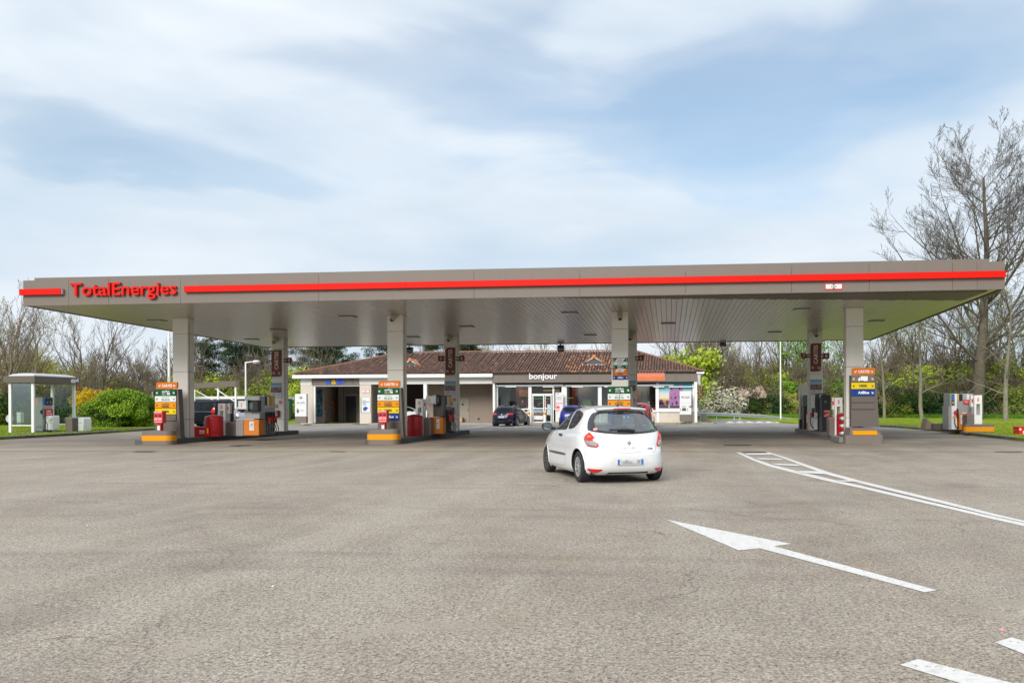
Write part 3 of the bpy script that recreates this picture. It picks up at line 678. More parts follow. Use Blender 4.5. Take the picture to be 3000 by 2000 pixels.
mb=MB(); fx0,fx1=A(2499,yD+.15),A(2571,yD+.15)
mb.add([(fx0,yD+.125,.33),(fx1,yD+.125,.33),(fx1-.02,yD+.36,ztp-.06),(fx0,yD+.36,ztp-.06)],[(0,1,2,3)]); 
for v_ in range(4): mb.v.append((mb.v[v_][0],mb.v[v_][1]-.012,mb.v[v_][2]))
mb.f=[(4,5,6,7),(0,1,5,4),(1,2,6,5),(2,3,7,6),(3,0,4,7)]; mb.t=[0]*5
obj('amber_panel',mb,YELLOWB,t)
mb=MB(); mb.box(A(2455,yD+.5),A(2478,yD+.5),yD+.3,yD+2.0,0,.24,.03); obj('side_step',mb,KERBM,t)
# red security boxes on posts
def secbox(lab,x,Y,yt,yb_,pyb):
    X=A(x,Y); s=(A(x+13,Y)-A(x-13,Y))/2; zt_,zb=Zh(x,yt,Y),Zh(x,yb_,Y)
    t=thing('security_box',lab,'emergency box',(X,Y,0),0,'red security boxes on posts')
    mb=MB(); mb.box(X-.07,X+.09,Y+.03,Y+.2,.15,zb); obj('post',mb,REDP,t)
    mb=MB(); mb.box(X-s,X+s,Y,Y+.25,zb,zt_,.015); b=obj('box',mb,mat('safety_red',(.62,.03,.02),.4,var=.05),t)
    h=zt_-zb
    text('lettering','SECURITE',X-s*.9,X+s*.8,zb+h*.87,zb+h*.98,Y-.001,TXTW,b,.004,.02)
    for k,(a,m_) in enumerate(((-.55,BLACKP),(.35,BLACKP))):
        mb=MB(); mb.box(X+s*a-.035,X+s*a+.07,Y-.01,Y-.001,zb+h*.55,zb+h*.7); obj('button_window',mb,m_,b)
    for a in (-.45,.45):
        mb=MB(); mb.box(X+s*a-s*.4,X+s*a+s*.4,Y-.008,Y-.001,zb+h*.22,zb+h*.46); obj('notice',mb,mat('pink_notice',(.75,.30,.33),.5,var=.2,scale=60),b)
    text('lettering','attention',X-s*.8,X+s*.8,zb+h*.06,zb+h*.14,Y-.001,TXTW,b,.004,.02)
    mb=MB(); mb.box(X-.05,X+.06,Y+.02,Y+.029,zb-.28,zb-.1); obj('sticker',mb,WHITEB,t)
secbox('red security box on a post above the farthest left brown barrier',463,-1.9,1204.5,1239,1262)
secbox('orange-red security box on a post above the second brown barrier from the left',1120.5,-1.65,1201.5,1237,1256)
# ------------------------------------------------------------------ forecourt equipment
IZ=.2
def sandbin(lab,x0,x1,yt,yb,Y=None,z0=IZ):
    Y=Y if Y is not None else G((x0+x1)/2,yb,z0)[1]; a,b=A(x0,Y+.3),A(x1,Y+.3); r=(b-a)/2; X=(a+b)/2; h=Zh((x0+x1)/2,yt,Y+.3)-z0
    t=thing('sand_bin',lab,'sand bin',(X,Y+r,z0),0,'red domed sand bins')
    hs=h*.84
    mb=MB(); mb.lathe([(r*.97,0),(r*.99,.03),(r*.99,hs-.05),(r*.99,hs)],(X,Y+r,z0),28); smooth_angle(obj('drum',mb,REDP,t),40)
    mb=MB(); mb.lathe([(r*1.02,hs),(r*1.02,hs+.04),(r*.93,hs+.09),(r*.7,h-.04),(r*.4,h-.01),(r*.05,h)],(X,Y+r,z0),28); smooth_angle(obj('domed_lid',mb,REDP,t),60)
    for k in range(4):
        mb=MB(); mb.box(X+r*.25,X+r*.8,Y+r*(.12+.12),Y+r*.5,z0+.1+k*.035,z0+.112+k*.035); 
        mb=MB(); 
        pts=[(X+r*1.0*math.sin(a),Y+r-r*1.0*math.cos(a),z0+.12+k*.04) for a in np.linspace(.3,.9,5)]
        mb.tube(pts,.006,5); obj('vent_slot',mb,BLACKP,t)
    pts=[(X+r*math.sin(a),Y+r-r*math.cos(a),z0+h*.72) for a in np.linspace(-.9,-.1,6)]
    for k in range(3):
        mb=MB(); mb.tube([(p[0],p[1],p[2]-k*.03) for p in pts],.005,4); obj('vent_slot',mb,BLACKP,t)
    return t
def logo(parent,x,z,s,Y,caption=True):
    # swirl emblem: red sweep with blue loop and small yellow tail, built flat
    mb=MB(); mb.prism([(x-.5*s,z+.02*s),(x-.2*s,z-.02*s),(x+.12*s,z-.02*s),(x+.38*s,z+.12*s),(x+.30*s,z+.2*s),(x+.05*s,z+.12*s),(x-.2*s,z+.13*s),(x-.5*s,z+.16*s)],'y',Y-.004,Y); obj('logo_red',mb,TXTR,parent)
    pts=[(x+.24*s+.2*s*math.cos(a),Y-.003,z+.28*s+.2*s*math.sin(a)) for a in np.linspace(-.6,3.6,9)]
    mb=MB(); mb.tube(pts,.05*s,4); obj('logo_blue',mb,TXTB,parent)
    mb=MB(); mb.prism([(x+.2*s,z-.12*s),(x+.36*s,z-.02*s),(x+.34*s,z-.16*s),(x+.22*s,z-.22*s)],'y',Y-.004,Y); obj('logo_yellow',mb,YELLOW,parent)
    if caption: text('caption','TotalEnergies',x-.5*s,x+.5*s,z-.62*s,z-.48*s,Y-.001,TXTR,parent,.003,.01)
def service(lab,x0,x1,yt,yb,head=None,tray=None,z0=IZ,dep=.42,Y=None):
    Y=Y if Y is not None else G((x0+x1)/2,yb,z0)[1]; a,b=A(x0,Y),A(x1,Y); top=Zh((x0+x1)/2,yt,Y); h=top-z0; X=(a+b)/2; wd=b-a
    t=thing('service_pillar',lab,'service pillar',(X,Y,z0),0,'white air and paper towel pillars')
    z1=z0+h*.46; z2=z0+h*.76
    for nm,q in (('lower_body',(a,b,z0,z1)),('head',(a,b,z2,top))):
        mb=MB(); mb.box(q[0],q[1],Y,Y+dep,q[2],q[3],.012); obj(nm,mb,WHITE,t)
    for q in ((a,a+wd*.27),(b-wd*.27,b)):
        mb=MB(); mb.box(q[0],q[1],Y,Y+dep,z1+.002,z2-.002); obj('side_rail',mb,WHITE,t)
    mb=MB(); mb.prism(rrect(X-wd*.11,X+wd*.11,z0+h*.83,z0+h*.93,.015),'y',Y-.004,Y); p=obj('red_pictogram',mb,TXTR,t)
    text('lettering','i',X-wd*.05,X+wd*.05,z0+h*.85,z0+h*.915,Y-.004,TXTW,p,.003,.03,keep=True)
    if head:
        hx0,hx1,hy0,hy1=head; mb=MB(); mb.box(A(hx0,Y+.2),A(hx1,Y+.2),Y+.2,Y+.4,Zh(X,hy1,Y) if False else z0+h*.68,top,.01); hb=obj('side_head',mb,WHITE,t)
        hx=(A(hx0,Y+.2)+A(hx1,Y+.2))/2; mb=MB(); mb.box(hx-.05,hx+.05,Y+.195,Y+.199,z0+h*.8,z0+h*.9); obj('red_pictogram',mb,TXTR,hb)
    if tray:
        tx0,tx1,ty=tray; Yt=Y+.02; mb=MB(); x0_,x1_=A(tx0,Yt),A(tx1,Yt); zt_=Zh((tx0+tx1)/2,ty,Yt)
        mb.prism(rrect(x0_,x1_,z0,zt_,.07,'cd'),'y',Yt,Yt+.6); o=obj('bin_body',mb,TAUPE,t)
        mb=MB(); mb.prism(rrect(x0_-.0,x1_+.012,z0,zt_+.012,.08,'cd'),'y',Yt+.05,Yt+.08); obj('bin_rim',mb,STEEL,o)
        mb=MB(); mb.box(x0_+.05,x0_+.35,Yt+.2,Yt+.3,zt_,zt_+.03); obj('squeegee',mb,REDP,o)
        mb=MB(); mb.tube([(x1_-.2,Yt+.3,zt_),(x1_-.12,Yt+.3,zt_+.2)],.015,6); obj('squeegee_handle',mb,REDP,o)
    return t
# --- island A
mbx=thing('sand_box','bright red box lettered sable, at the foot of the farthest left column','box',(A(588,.75),.75,IZ))
mb=MB(); pixbox(mb,565,1252,611,1278.4,.75,.6,.01); b=obj('box_body',mb,mat('box_red',(.62,.01,.01),.4,var=.06),mbx)
mb=MB(); x0,x1=A(584,.74),A(598,.74); z0_,z1_=Zh(590,1270,.74),Zh(590,1260,.74); mb.box(x0,x1,.74,.748,z0_,z1_); s=obj('notice',mb,WHITEB,mbx); text('lettering','sable',x0+.02,x1-.02,z0_+.03,z1_-.03,.739,TXTR,s,.003,.01)
mb=MB(); pixbox(mb,564,1250.3,612,1252.4,.73,.64,.005); obj('box_lid',mb,mat('box_red',(.62,.01,.01)),mbx)
mb=MB(); pixbox(mb,606,1254,610,1269,.742,.006); obj('yellow_sticker',mb,YELLOW,mbx)
mb=MB(); mb.box(A(578,1.3),A(590,1.3),.9,1.2,Zh(584,1250,.9),Zh(584,1248,.9),.01); obj('folded_cloth',mb,CREAM,mbx)
sandbin('red domed sand bin beside the red sable box',600,648.5,1215,1278.6)
service('white service pillar between a red domed bin and a brown litter bin, farthest left island',638,659.8,1181,1275.8,(660,673,0,0),(660.5,689.5,1237))
def hoses(t,X,Y0,zt_,cols,dy=.17,out=.16,drop=.95):
    for k,c in enumerate(cols):
        y=Y0+k*dy
        mb=MB(); mb.box(X-.02,X+.1,y-.045,y+.045,zt_-.05,zt_+.3,.01); h=obj('nozzle_holster',mb,BLACKP,t)
        mb=MB(); mb.tube([(X+.06,y,zt_+.1),(X+.13,y,zt_+.05),(X+.17,y,zt_-.1)],[.028,.04,.034],8)
        mb.box(X+.11,X+.2,y-.03,y+.03,zt_-.18,zt_+.02,.015); n=obj('nozzle',mb,REDP,t)
        mb=MB(); mb.tube([(X+.17,y,zt_-.12),(X+.19,y,zt_-.24)],.026,8); obj('nozzle_collar',mb,c,n)
        pts=[(X+.19,y,zt_-.22),(X+.2+out*.5,y,zt_-.45),(X+.14+out*.4,y,zt_-.75),(X+.1,y,IZ+.08),(X+.04,y,IZ+.12),(X+.03,y,zt_-.5),(X+.03,y,zt_)]
        mb=MB(); mb.tube(pts,.018,6); obj('hose',mb,RUBBER,t)
def pump(lab,px0,px1,yb,ytop_body,ytop_panel,Y=None,dep=1.5,disp=None,scr=None,dark=False,side=1.0,rollpanel=True):
    Y=Y if Y is not None else G((px0+px1)/2,yb,IZ)[1]; a,b=A(px0,Y),A(px1,Y); X=(a+b)/2; zp=Zh((px0+px1)/2,ytop_panel,Y); zt_=Zh((px0+px1)/2,ytop_body,Y)
    t=thing('fuel_pump',lab,'fuel pump',(X,Y,IZ),0,'fuel pumps under the canopy')
    body=TAUPED if dark else GREYM
    mb=MB(); mb.box(a,b,Y,Y+.5,IZ+.04,zp,.012); lp=obj('orange_panel',mb,ORANGEP,t)
    mb=MB(); mb.box(a+.01,a+(b-a)*.66,Y+.02,Y+.48,zp+.002,zp+.03,.005); obj('panel_lid',mb,WHITEB,t)
    w_=b-a; mb=MB(); q=(X-w_*.12,X+w_*.18); zz=(zp-IZ); mb.box(q[0],q[1],Y-.006,Y-.001,IZ+zz*.35,IZ+zz*.9); s=obj('logo_notice',mb,WHITEB,lp)
    logo(s,(q[0]+q[1])/2,IZ+zz*.66,(q[1]-q[0])*.7,Y-.0065) if False else None
    logo(lp,(q[0]+q[1])/2,IZ+zz*.66,(q[1]-q[0])*.7,Y-.0065)
    mb=MB(); mb.box(a,b-.02,Y+.1,Y+.5,zp+.035,zt_-.05,.01); obj('upper_body',mb,body,t)
    # hydraulic cabinet reaching back, its fuelling side faces the lane
    mb=MB(); mb.box(a+.02,b-.01,Y+.505,Y+dep,IZ+.03,zt_-.02,.012); cb=obj('cabinet',mb,GREYM if not dark else DGREY,t)
    mb=MB(); mb.box(a-.01,b+.02,Y-.02,Y+dep+.02,IZ,IZ+.035); obj('base_frame',mb,BLACKP,t)
    # product strips on the lane side
    k=0
    for m_ in (GREENR,WHITEB,mat('orange_row',(.88,.36,.01)),YELLOW):
        y0_=Y+.56+k*.2; mb=MB(); mb.box(b-.009,b+.004,y0_,y0_+.17,zt_-.45,zt_-.06); obj('product_strip',mb,m_,cb)
        mb=MB(); mb.box(b-.009,b+.006,y0_+.02,y0_+.15,zt_-.53,zt_-.465); obj('price_label',mb,WHITEB,cb); k+=1
    hoses(t,b+.0,Y+.64,zp+.02,[TXTG,TXTG,BLACKP,YELLOWB],.2)
    if disp:
        d0,d1,dy0,dy1=disp; Yd=Y-.25
        mb=MB(); x0,x1=A(d0,Yd),A(d1,Yd); z1,z0_=Zh(d0,dy0,Yd),Zh(d0,dy1,Yd)
        mb.box(x0,x1,Yd,Yd+.35,z0_,z1,.02); d=obj('side_display_case',mb,WHITE,t)
        text('lettering','CARTES',x0+(x1-x0)*.36,x0+(x1-x0)*.46,z0_+(z1-z0_)*.2,z0_+(z1-z0_)*.72,Yd-.001,TXTR,d,.004,.03,rot=True)
        mb=MB(); mb.tube([(x1+.02,Yd+.02,z0_-.03),(x1+.02,Yd+.02,z1+.04)],.035,8); mb.box(x1-.1,x1+.04,Yd+.05,Yd+.3,z1,z1+.05,.02); obj('case_hinge',mb,STEEL,t)
    if scr:
        d0,d1,dy0,dy1,dk=scr; Ys=Y-.12
        x0,x1=A(d0,Ys),A(d1,Ys); z1,z0_=Zh(d0,dy0,Ys),Zh(d0,dy1,Ys)
        mb=MB(); mb.box(x0,x1,Ys,Ys+.3,z0_,z1,.04); d=obj('card_terminal',mb,BLACKP,t)
        sx0,sx1=x0+(x1-x0)*.05,x0+(x1-x0)*dk; mb=MB(); mb.box(sx0,sx1,Ys-.008,Ys-.001,z0_+(z1-z0_)*.25,z0_+(z1-z0_)*.78); obj('screen',mb,SCREEN,d)
    return t
pump('orange and grey fuel pump with a white display case, on the farthest left island',713,758,1277.5,1157,1228.7,disp=(697,722,1173.5,1198.5),scr=(724,757,1172,1206,.5))
# grey cabinet left of it
def cabinet(name,lab,cat,x0,x1,yt,yb,dep,m,z0=IZ,Y=None,group=None):
    Y=Y if Y is not None else G((x0+x1)/2,yb,z0)[1]; a,b=A(x0,Y),A(x1,Y); t=thing(name,lab,cat,((a+b)/2,Y,z0),0,group)
    zt_=Zh((x0+x1)/2,yt,Y)
    mb=MB(); mb.box(a,b,Y,Y+dep,z0,zt_-.03,.01); obj('body',mb,m,t)
    mb=MB(); mb.box(a-.01,b+.01,Y-.01,Y+dep+.01,zt_-.028,zt_,.008); obj('lid',mb,WHITE if m is GREYM else STEEL,t)
    mb=MB(); mb.box(a+.02,b-.02,Y-.004,Y-.001,z0+.06,zt_-.1); obj('door_panel',mb,m,t)
    return t
cabinet('grey_cabinet','plain grey cabinet beside the orange pump on the farthest left island','cabinet',690,712.5,1227,1276.5,.5,GREYM)
# --- island B
sandbin('red domed sand bin on the island left of centre',1192.3,1237,1213,1277)
service('white service pillar behind the red domed bin on the island left of centre',1217.5,1239.6,1168,1274.5,(1240,1246.5,0,0),(1240.5,1258.7,1224))
pump('orange and brown fuel pump with a bunch of red nozzles, island left of centre',1267,1297,1273,1156,1222,dark=True,disp=(1247.5,1274,1159.5,1182.5),scr=(1276,1287,1155.5,1187,.9))
# --- island C mostly behind the car: same equipment, mirrored from island B's spacing
sandbin('red domed sand bin on the island behind the white hatchback',1850,1884,1215,1278)
t=thing('fuel_pump','slim grey fuel pump just right of the fuel sign behind the white hatchback','fuel pump',(A(1853,2),2,IZ))
mb=MB(); pixbox(mb,1849,1154,1853.5,1270,2.0,1.6,.01); obj('side_panel',mb,GREYM,t); mb=MB(); pixbox(mb,1854.5,1166,1860,1270,2.0,1.6,.01); obj('body',mb,GREYM,t)
mb=MB(); pixbox(mb,1858,1168,1861,1176,1.98,.1); obj('red_label',mb,REDP,t)
# --- island D
sandbin('red domed sand bin with striped sand bags, behind the truck fuel sign',2450,2486,1209.5,1281,Y=1.0)
service('white service pillar above a red domed sand bin, right hand island',2445.5,2468.5,1164,1275,(2438.5,2445,0,0),(2429.5,2444.5,1223))
Yt=6.2
t=thing('card_terminal','tall black card payment terminal with a red CARTES notice','payment terminal',(A(2421,Yt),Yt,IZ))
mb=MB(); pixbox(mb,2410,1158,2433.8,1263,Yt,.5,.012); b=obj('body',mb,BLACKP,t); mb=MB(); pixbox(mb,2404.5,1165,2409.8,1263.5,Yt+.01,.5,.005); obj('side_edge',mb,DGREY,t)
mb=MB(); pixbox(mb,2412.5,1200.5,2433,1221,Yt-.008,.007); n=obj('notice',mb,REDP,b); text('lettering','CARTES',A(2414.5,Yt),A(2431,Yt),Zh(2422,1206,Yt),Zh(2422,1202.5,Yt),Yt-.009,TXTW,n,.004,.03)
mb=MB(); ax_,bx_=A(2414,Yt),A(2431,Yt); zz=Zh(2422,1214,Yt); mb.tube([(ax_,Yt-.012,zz-.08),(ax_+.12,Yt-.012,zz+.02),(bx_-.1,Yt-.012,zz+.06),(bx_-.02,Yt-.012,zz)],.012,5); mb.tube([(ax_+.05,Yt-.012,zz-.1),(ax_+.2,Yt-.012,zz-.02),(bx_-.05,Yt-.012,zz-.02)],.012,5); obj('hand_symbol',mb,TXTW,n)
mb=MB(); pixbox(mb,2415,1173.5,2421.5,1179,Yt-.006,.005); obj('screen',mb,SCREEN,b)
mb=MB(); pixbox(mb,2431.2,1178.5,2433.2,1181,Yt-.008,.007); obj('indicator_lamp',mb,TXTR,b)
Yp=6.9
t=thing('fuel_pump','dark grey truck diesel pump with a white side door and one red nozzle','fuel pump',(A(2403,Yp),Yp,IZ))
mb=MB(); pixbox(mb,2389,1152.5,2420,1210,Yp,.9,.012); obj('upper_body',mb,DGREY,t)
mb=MB(); pixbox(mb,2395.6,1210,2406,1261,Yp,.9,.01); obj('lower_body',mb,BLACKP,t)
mb=MB(); pixbox(mb,2384.5,1208,2395.3,1258,Yp-.01,.9,.01); s=obj('white_door',mb,WHITE,t); logo(s,A(2390,Yp),Zh(2390,1224,Yp),.14,Yp-.012)
mb=MB(); pixbox(mb,2382.5,1156,2388,1195,Yp-.005,.5,.005); obj('price_panel',mb,WHITE,t); mb=MB(); pixbox(mb,2382.3,1157,2384,1174,Yp-.012,.005); obj('yellow_strip',mb,YELLOW,t)
mb=MB(); pixbox(mb,2400.5,1156,2408,1170,Yp-.007,.005); obj('label',mb,WHITEB,t); mb=MB(); pixbox(mb,2403.5,1162,2409,1183,Yp-.009,.0035); obj('red_label',mb,mat('pink_notice',(.75,.30,.33)),t)
X=A(2377,Yp); zt_=Zh(2377,1210,Yp)
mb=MB(); pixbox(mb,2380,1196,2385,1222,Yp-.02,.25,.01); obj('holster',mb,BLACKP,t)
mb=MB(); mb.box(A(2373.5,Yp),A(2380,Yp),Yp-.03,Yp+.06,Zh(2377,1221.5,Yp),Zh(2377,1208,Yp),.03); obj('nozzle',mb,mat('nozzle_red',(.75,.01,.04),.35,var=.05),t)
mb=MB(); mb.tube([(A(2375.5,Yp),Yp,Zh(2375,1221,Yp)),(A(2373.8,Yp),Yp,Zh(2375,1232,Yp)),(A(2375.5,Yp),Yp,Zh(2375,1244,Yp)),(A(2380,Yp),Yp,Zh(2375,1250,Yp)),(A(2385,Yp),Yp+.05,Zh(2375,1254,Yp))],.022,6); obj('hose',mb,RUBBER,t)
Yq=9.9
t=thing('fuel_pump','narrow black pump with an orange strip, behind the right back column','fuel pump',(A(2362,Yq),Yq,IZ))
mb=MB(); pixbox(mb,2355,1190,2365,1259,Yq,.8,.01); obj('lower_body',mb,BLACKP,t); mb=MB(); pixbox(mb,2360.5,1157,2368,1190,Yq,.8,.01); obj('upper_body',mb,DGREY,t)
mb=MB(); pixbox(mb,2362,1209.5,2368,1258,Yq-.012,.3,.005); o=obj('orange_strip',mb,ORANGE,t); mb=MB(); pixbox(mb,2362.4,1214,2367.6,1238,Yq-.02,.006); obj('notice',mb,WHITEB,o)
mb=MB(); pixbox(mb,2363.8,1160,2366,1188,Yq-.01,.006); obj('price_panel',mb,mat('pale_blue_panel',(.3,.5,.6),.4,var=.1),t)
Yw=10.7
t=thing('tall_panel','tall pale grey panel with a brown foot at the back of the right hand island','panel',(A(2354,Yw),Yw,IZ))
mb=MB(); pixbox(mb,2342.5,1126,2367,1228,Yw,.35,.01); obj('upper_panel',mb,CREAM,t); mb=MB(); pixbox(mb,2342.5,1228.2,2367,1260,Yw,.36); obj('foot',mb,TAUPED,t)
# striped sand bags
t=thing('sand_bags','red and white striped sand sacks beside the truck fuel sign pedestal','sand bag',(A(2472,.6),.6,.24))
for k in range(6):
    mb=MB(); z=.24+k*.15; mb.box(A(2464,.75),A(2482,.75),.75,1.15,z,z+.145,.05); obj('sack',mb,(WHITEB,REDP)[k%2],t)
# ------------------------------------------------------------------ signs and cameras on the columns
def cartes(lab,x0,x1,y0,y1,Y,cols):
    a,b=A(x0,Y),A(x1,Y); zt_,zb=Zh(x0,y0,Y),Zh(x0,y1,Y); t=thing('card_sign',lab,'sign',((a+b)/2,Y,zb),0,'brown CARTES signs on the back columns')
    mb=MB(); mb.prism(rrect(a,b,zb,zt_,.14,'bd'),'y',Y,Y+.03); p=obj('sign_plate',mb,BROWNS,t); h=zt_-zb; w_=b-a
    text('lettering','CARTES',a+w_*.30,a+w_*.70,zb+h*.27,zb+h*.94,Y-.001,mat('cream_lettering',(.62,.52,.45),.5,var=0),p,.004,.03,rot=True)
    TL=MATS['cream_lettering']
    arrow('arrow',a+w_*.22,zb+h*.13,w_*.3,-1,1,Y-.003,TL,p,.003); arrow('arrow',a+w_*.78,zb+h*.13,w_*.3,1,-1,Y-.003,TL,p,.003)
def flag(lab,num,x0,x1,y0,y1,Y,side):
    a,b=A(x0,Y),A(x1,Y); zt_,zb=Zh(x0,y0,Y),Zh(x0,y1,Y); t=thing('lane_number_sign',lab,'sign',((a+b)/2,Y,zb),0,'brown lane number flags on the columns')
    mb=MB(); mb.prism(rrect(a,b,zb,zt_,.08,'ac' if side<0 else 'bd'),'y',Y,Y+.05); p=obj('number_plate',mb,BROWNS,t); h=zt_-zb
    text('lettering',num,a+(b-a)*.28,b-(b-a)*.28,zb+h*.22,zb+h*.78,Y-.001,mat('cream_lettering',(.62,.52,.45)),p,.004,.02,keep=True)
    c=b if side<0 else a
    for z in (zb+h*.25,zb+h*.7):
        mb=MB(); mb.box(min(c,c-side*.16),max(c,c-side*.16),Y+.01,Y+.05,z-.03,z+.03); obj('bracket',mb,BLACKP,t)
YB=8.58
cartes('upright brown CARTES sign on the farthest left back column',796,825,1025,1103,YB,0)
cartes('upright brown CARTES sign in front of the tiled roof',1305.5,1334,1018.5,1098.5,YB,0)
cartes('upright brown CARTES sign above the black card terminal',2375,2406,1005.5,1088,YB,0)
flag('brown number flag on the right side of the leftmost back column','2',839,854.5,1047,1063.5,YB,1)
flag('brown number flag above the roof vent, left side of its column','3',1283.5,1300,1041.5,1058.5,YB,-1)
flag('brown number flag over the tiled roof, opposite the one reading 3','4',1344.5,1361,1041.5,1058,YB,1)
flag('brown number flag against the roof hip above the salmon sign','6',1870,1886.5,1040,1057,YB,1)
flag('brown number flag beside the slender white pole, right hand back column','7',2347,2365,1033.5,1050,YB,-1)
flag('brown number flag next to the big front column on the right','8',2412.5,2430.5,1033.5,1052,YB,1)
def poster_mat(name='crowd_poster'):
    if name in MATS: return MATS[name]
    m=bpy.data.materials.new(name); m.use_nodes=True; t=m.node_tree; b=t.nodes['Principled BSDF']; b.inputs['Roughness'].default_value=.3
    g=t.nodes.new('ShaderNodeTexCoord'); s=N(t,'ShaderNodeSeparateXYZ'); t.links.new(g.outputs['Generated'],s.inputs[0])
    skyc=ramp(t,s.outputs[2],[(.45,(.45,.55,.58)),(1,(.06,.22,.38))])
    v=N(t,'ShaderNodeTexVoronoi'); v.inputs['Scale'].default_value=17; mp_=N(t,'ShaderNodeMapping'); mp_.inputs['Scale'].default_value=(1,1,.8); t.links.new(g.outputs['Generated'],mp_.inputs[0]); t.links.new(mp_.outputs[0],v.inputs['Vector'])
    cr=ramp(t,v.outputs['Color'],[(.1,(.02,.015,.02)),(.45,(.16,.07,.04)),(.7,(.30,.17,.11)),(.9,(.06,.08,.16))])
    nn=noise(t,g.outputs['Generated'],14,3); edge=math_(t,'GREATER_THAN',math_(t,'ADD',s.outputs[2],math_(t,'MULTIPLY',math_(t,'SUBTRACT',nn.outputs[0],.5),.5)),.56)
    t.links.new(mixc(t,edge,cr,skyc),b.inputs['Base Color']); MATS[name]=m; return m
def poster(lab,x0,x1,y0,ym,y1,Y,cap=True):
    a,b=A(x0,Y),A(x1,Y); z=[Zh((x0+x1)/2,q,Y) for q in (y0,ym,y1)]; t=thing('poster',lab,'poster',((a+b)/2,Y,z[2]),0,'posters of a crowd on the back columns')
    mb=MB(); mb.box(a-.012,b+.012,Y,Y+.02,z[2]-.012,z[0]+.012); obj('frame',mb,STEEL,t)
    mb=MB(); mb.box(a,b,Y-.006,Y-.001,z[1]+.001,z[0]); obj('picture',mb,poster_mat(),t)
    mb=MB(); mb.box(a,b,Y-.006,Y-.001,z[2],z[1]); c=obj('caption_strip',mb,mat('poster_paper',(.55,.55,.56),.4,var=.02),t)
    logo(c,a+(b-a)*.26,(z[1]+z[2])/2+.03,(b-a)*.3,Y-.0065); logo(c,a+(b-a)*.78,(z[1]+z[2])/2+.03,(b-a)*.2,Y-.0065,False)
poster('crowd poster on the farthest left back column',793.5,824.5,1121.5,1150,1166,YB)
poster('crowd poster below the CARTES sign flanked by 3 and 4',1303,1335,1116.5,1144.5,1161.5,YB)
poster('crowd poster on the back column just right of the fuel signs behind the hatchback',1844.5,1862.5,1115,1145,1162,YB)
poster('crowd poster on the right hand back column above the pumps',2374,2408,1111.5,1142,1158,YB)
def colbits(x,yfirst,both,lab):
    t=thing('fire_box',f'dark red fire box on {lab}','fire box',(A(x,YB),YB,1),0,'dark red fire boxes on the back columns')
    mb=MB(); mb.box(A(x-8,YB-.1),A(x+8,YB-.1),YB-.12,YB+.02,Zh(x,yfirst+21,YB),Zh(x,yfirst,YB),.03); b=obj('box_body',mb,mat('deep_red',(.22,.005,.012),.35,var=.05),t)
    Yf=YB-.121
    text('lettering','FEU',A(x-3,Yf),A(x+4,Yf),Zh(x,yfirst+3.2,Yf),Zh(x,yfirst+1.5,Yf),Yf,TXTW,b,.004,.03); text('lettering','STOP\nPOMPE',A(x-5,Yf),A(x+4,Yf),Zh(x,yfirst+16,Yf),Zh(x,yfirst+6,Yf),Yf,TXTW,b,.004,.0)
    t=thing('intercom',f'small beige call box on {lab}','call box',(A(x,YB),YB,1.3),0,'small beige call boxes on the back columns')
    mb=MB(); mb.box(A(x-3.5,YB),A(x+4.5,YB),YB-.06,YB+.01,Zh(x,yfirst-7,YB),Zh(x,yfirst-14,YB),.01); obj('call_box',mb,mat('beige_plastic',(.40,.36,.26),.5),t)
    mb=MB(); mb.box(A(x-3.5,YB),A(x+4.5,YB),YB-.01,YB+.01,Zh(x,yfirst-15,YB),Zh(x,yfirst-17,YB)); obj('blue_label',mb,mat('teal_label',(.06,.22,.30),.5),t)
    for xx in both:
        t=thing('ban_sign',f'small red prohibition sign, {"left" if xx<x-3 else "right"} one above a fire box on {lab.replace("the farthest left back column","the leftmost column").replace("the back column flanked by 3 and 4","the column by lane 3")}','sign',(A(xx,YB),YB,1.6),0,'small red prohibition signs on the back columns')
        mb=MB(); a,b=A(xx-4,YB),A(xx+4,YB); z0_,z1_=Zh(xx,yfirst-19,YB),Zh(xx,yfirst-27.5,YB); mb.prism(rrect(a,b,z0_,z1_,.04,'bd'),'y',YB-.005,YB+.01); obj('plate',mb,TXTR,t)
        mb=MB(); mb.tube([(a+.04,YB-.008,z0_+.03),(b-.04,YB-.008,z1_-.03)],.008,4); mb.tube([(a+.03,YB-.008,(z0_+z1_)/2),((a+b)/2,YB-.008,z1_-.04),(b-.03,YB-.008,(z0_+z1_)/2)],.006,4); obj('pictogram',mb,TXTW,t)
colbits(808.5,1201,(799.8,820.5),'the farthest left back column')
colbits(1321,1193,(1330.5,),'the back column flanked by 3 and 4')
def ccam(lab,x,y,Y,tilt=-.5):
    X,Z=W(x,y,Y-.25); s=.1
    t=thing('security_camera',lab,'camera',(X,Y-.1,Z),0,'beige cameras high on the columns')
    m=mat('camera_beige',(.42,.39,.32),.5)
    d=Vector((-.25 if tilt<0 else .05,-.62,-.75)).normalized()
    p=Vector((X,Y-.22,Z+.06))
    mb=MB(); mb.tube([p-d*.17,p-d*.16,p+d*.12,p+d*.15],[.085,.105,.105,.085],14); smooth_angle(obj('housing',mb,m,t),40)
    mb=MB(); mb.tube([p+d*.145,p+d*.17],[.07,.06],12); obj('lens',mb,BLACKP,t)
    mb=MB(); mb.tube([p-d*.1,(X,Y-.12,Z+.2),(X,Y-.002,Z+.22)],.022,6); obj('bracket',mb,m,t)
ccam('beige camera at the top of the farthest left back column',805,1001,8.61)
ccam('beige camera at the top of the front column left of centre',1151,935,0)
ccam('beige camera at the top of the column in front of the tiled roof',1316.5,995,8.61)
ccam('beige camera at the top of the front column behind the white hatchback',1816.5,931,0,1)
ccam('beige camera at the top of the shaded back column right of the fuel signs',1848,991,8.61)
ccam('beige camera at the top of the column above the black card terminal',2391,981,8.61,1)
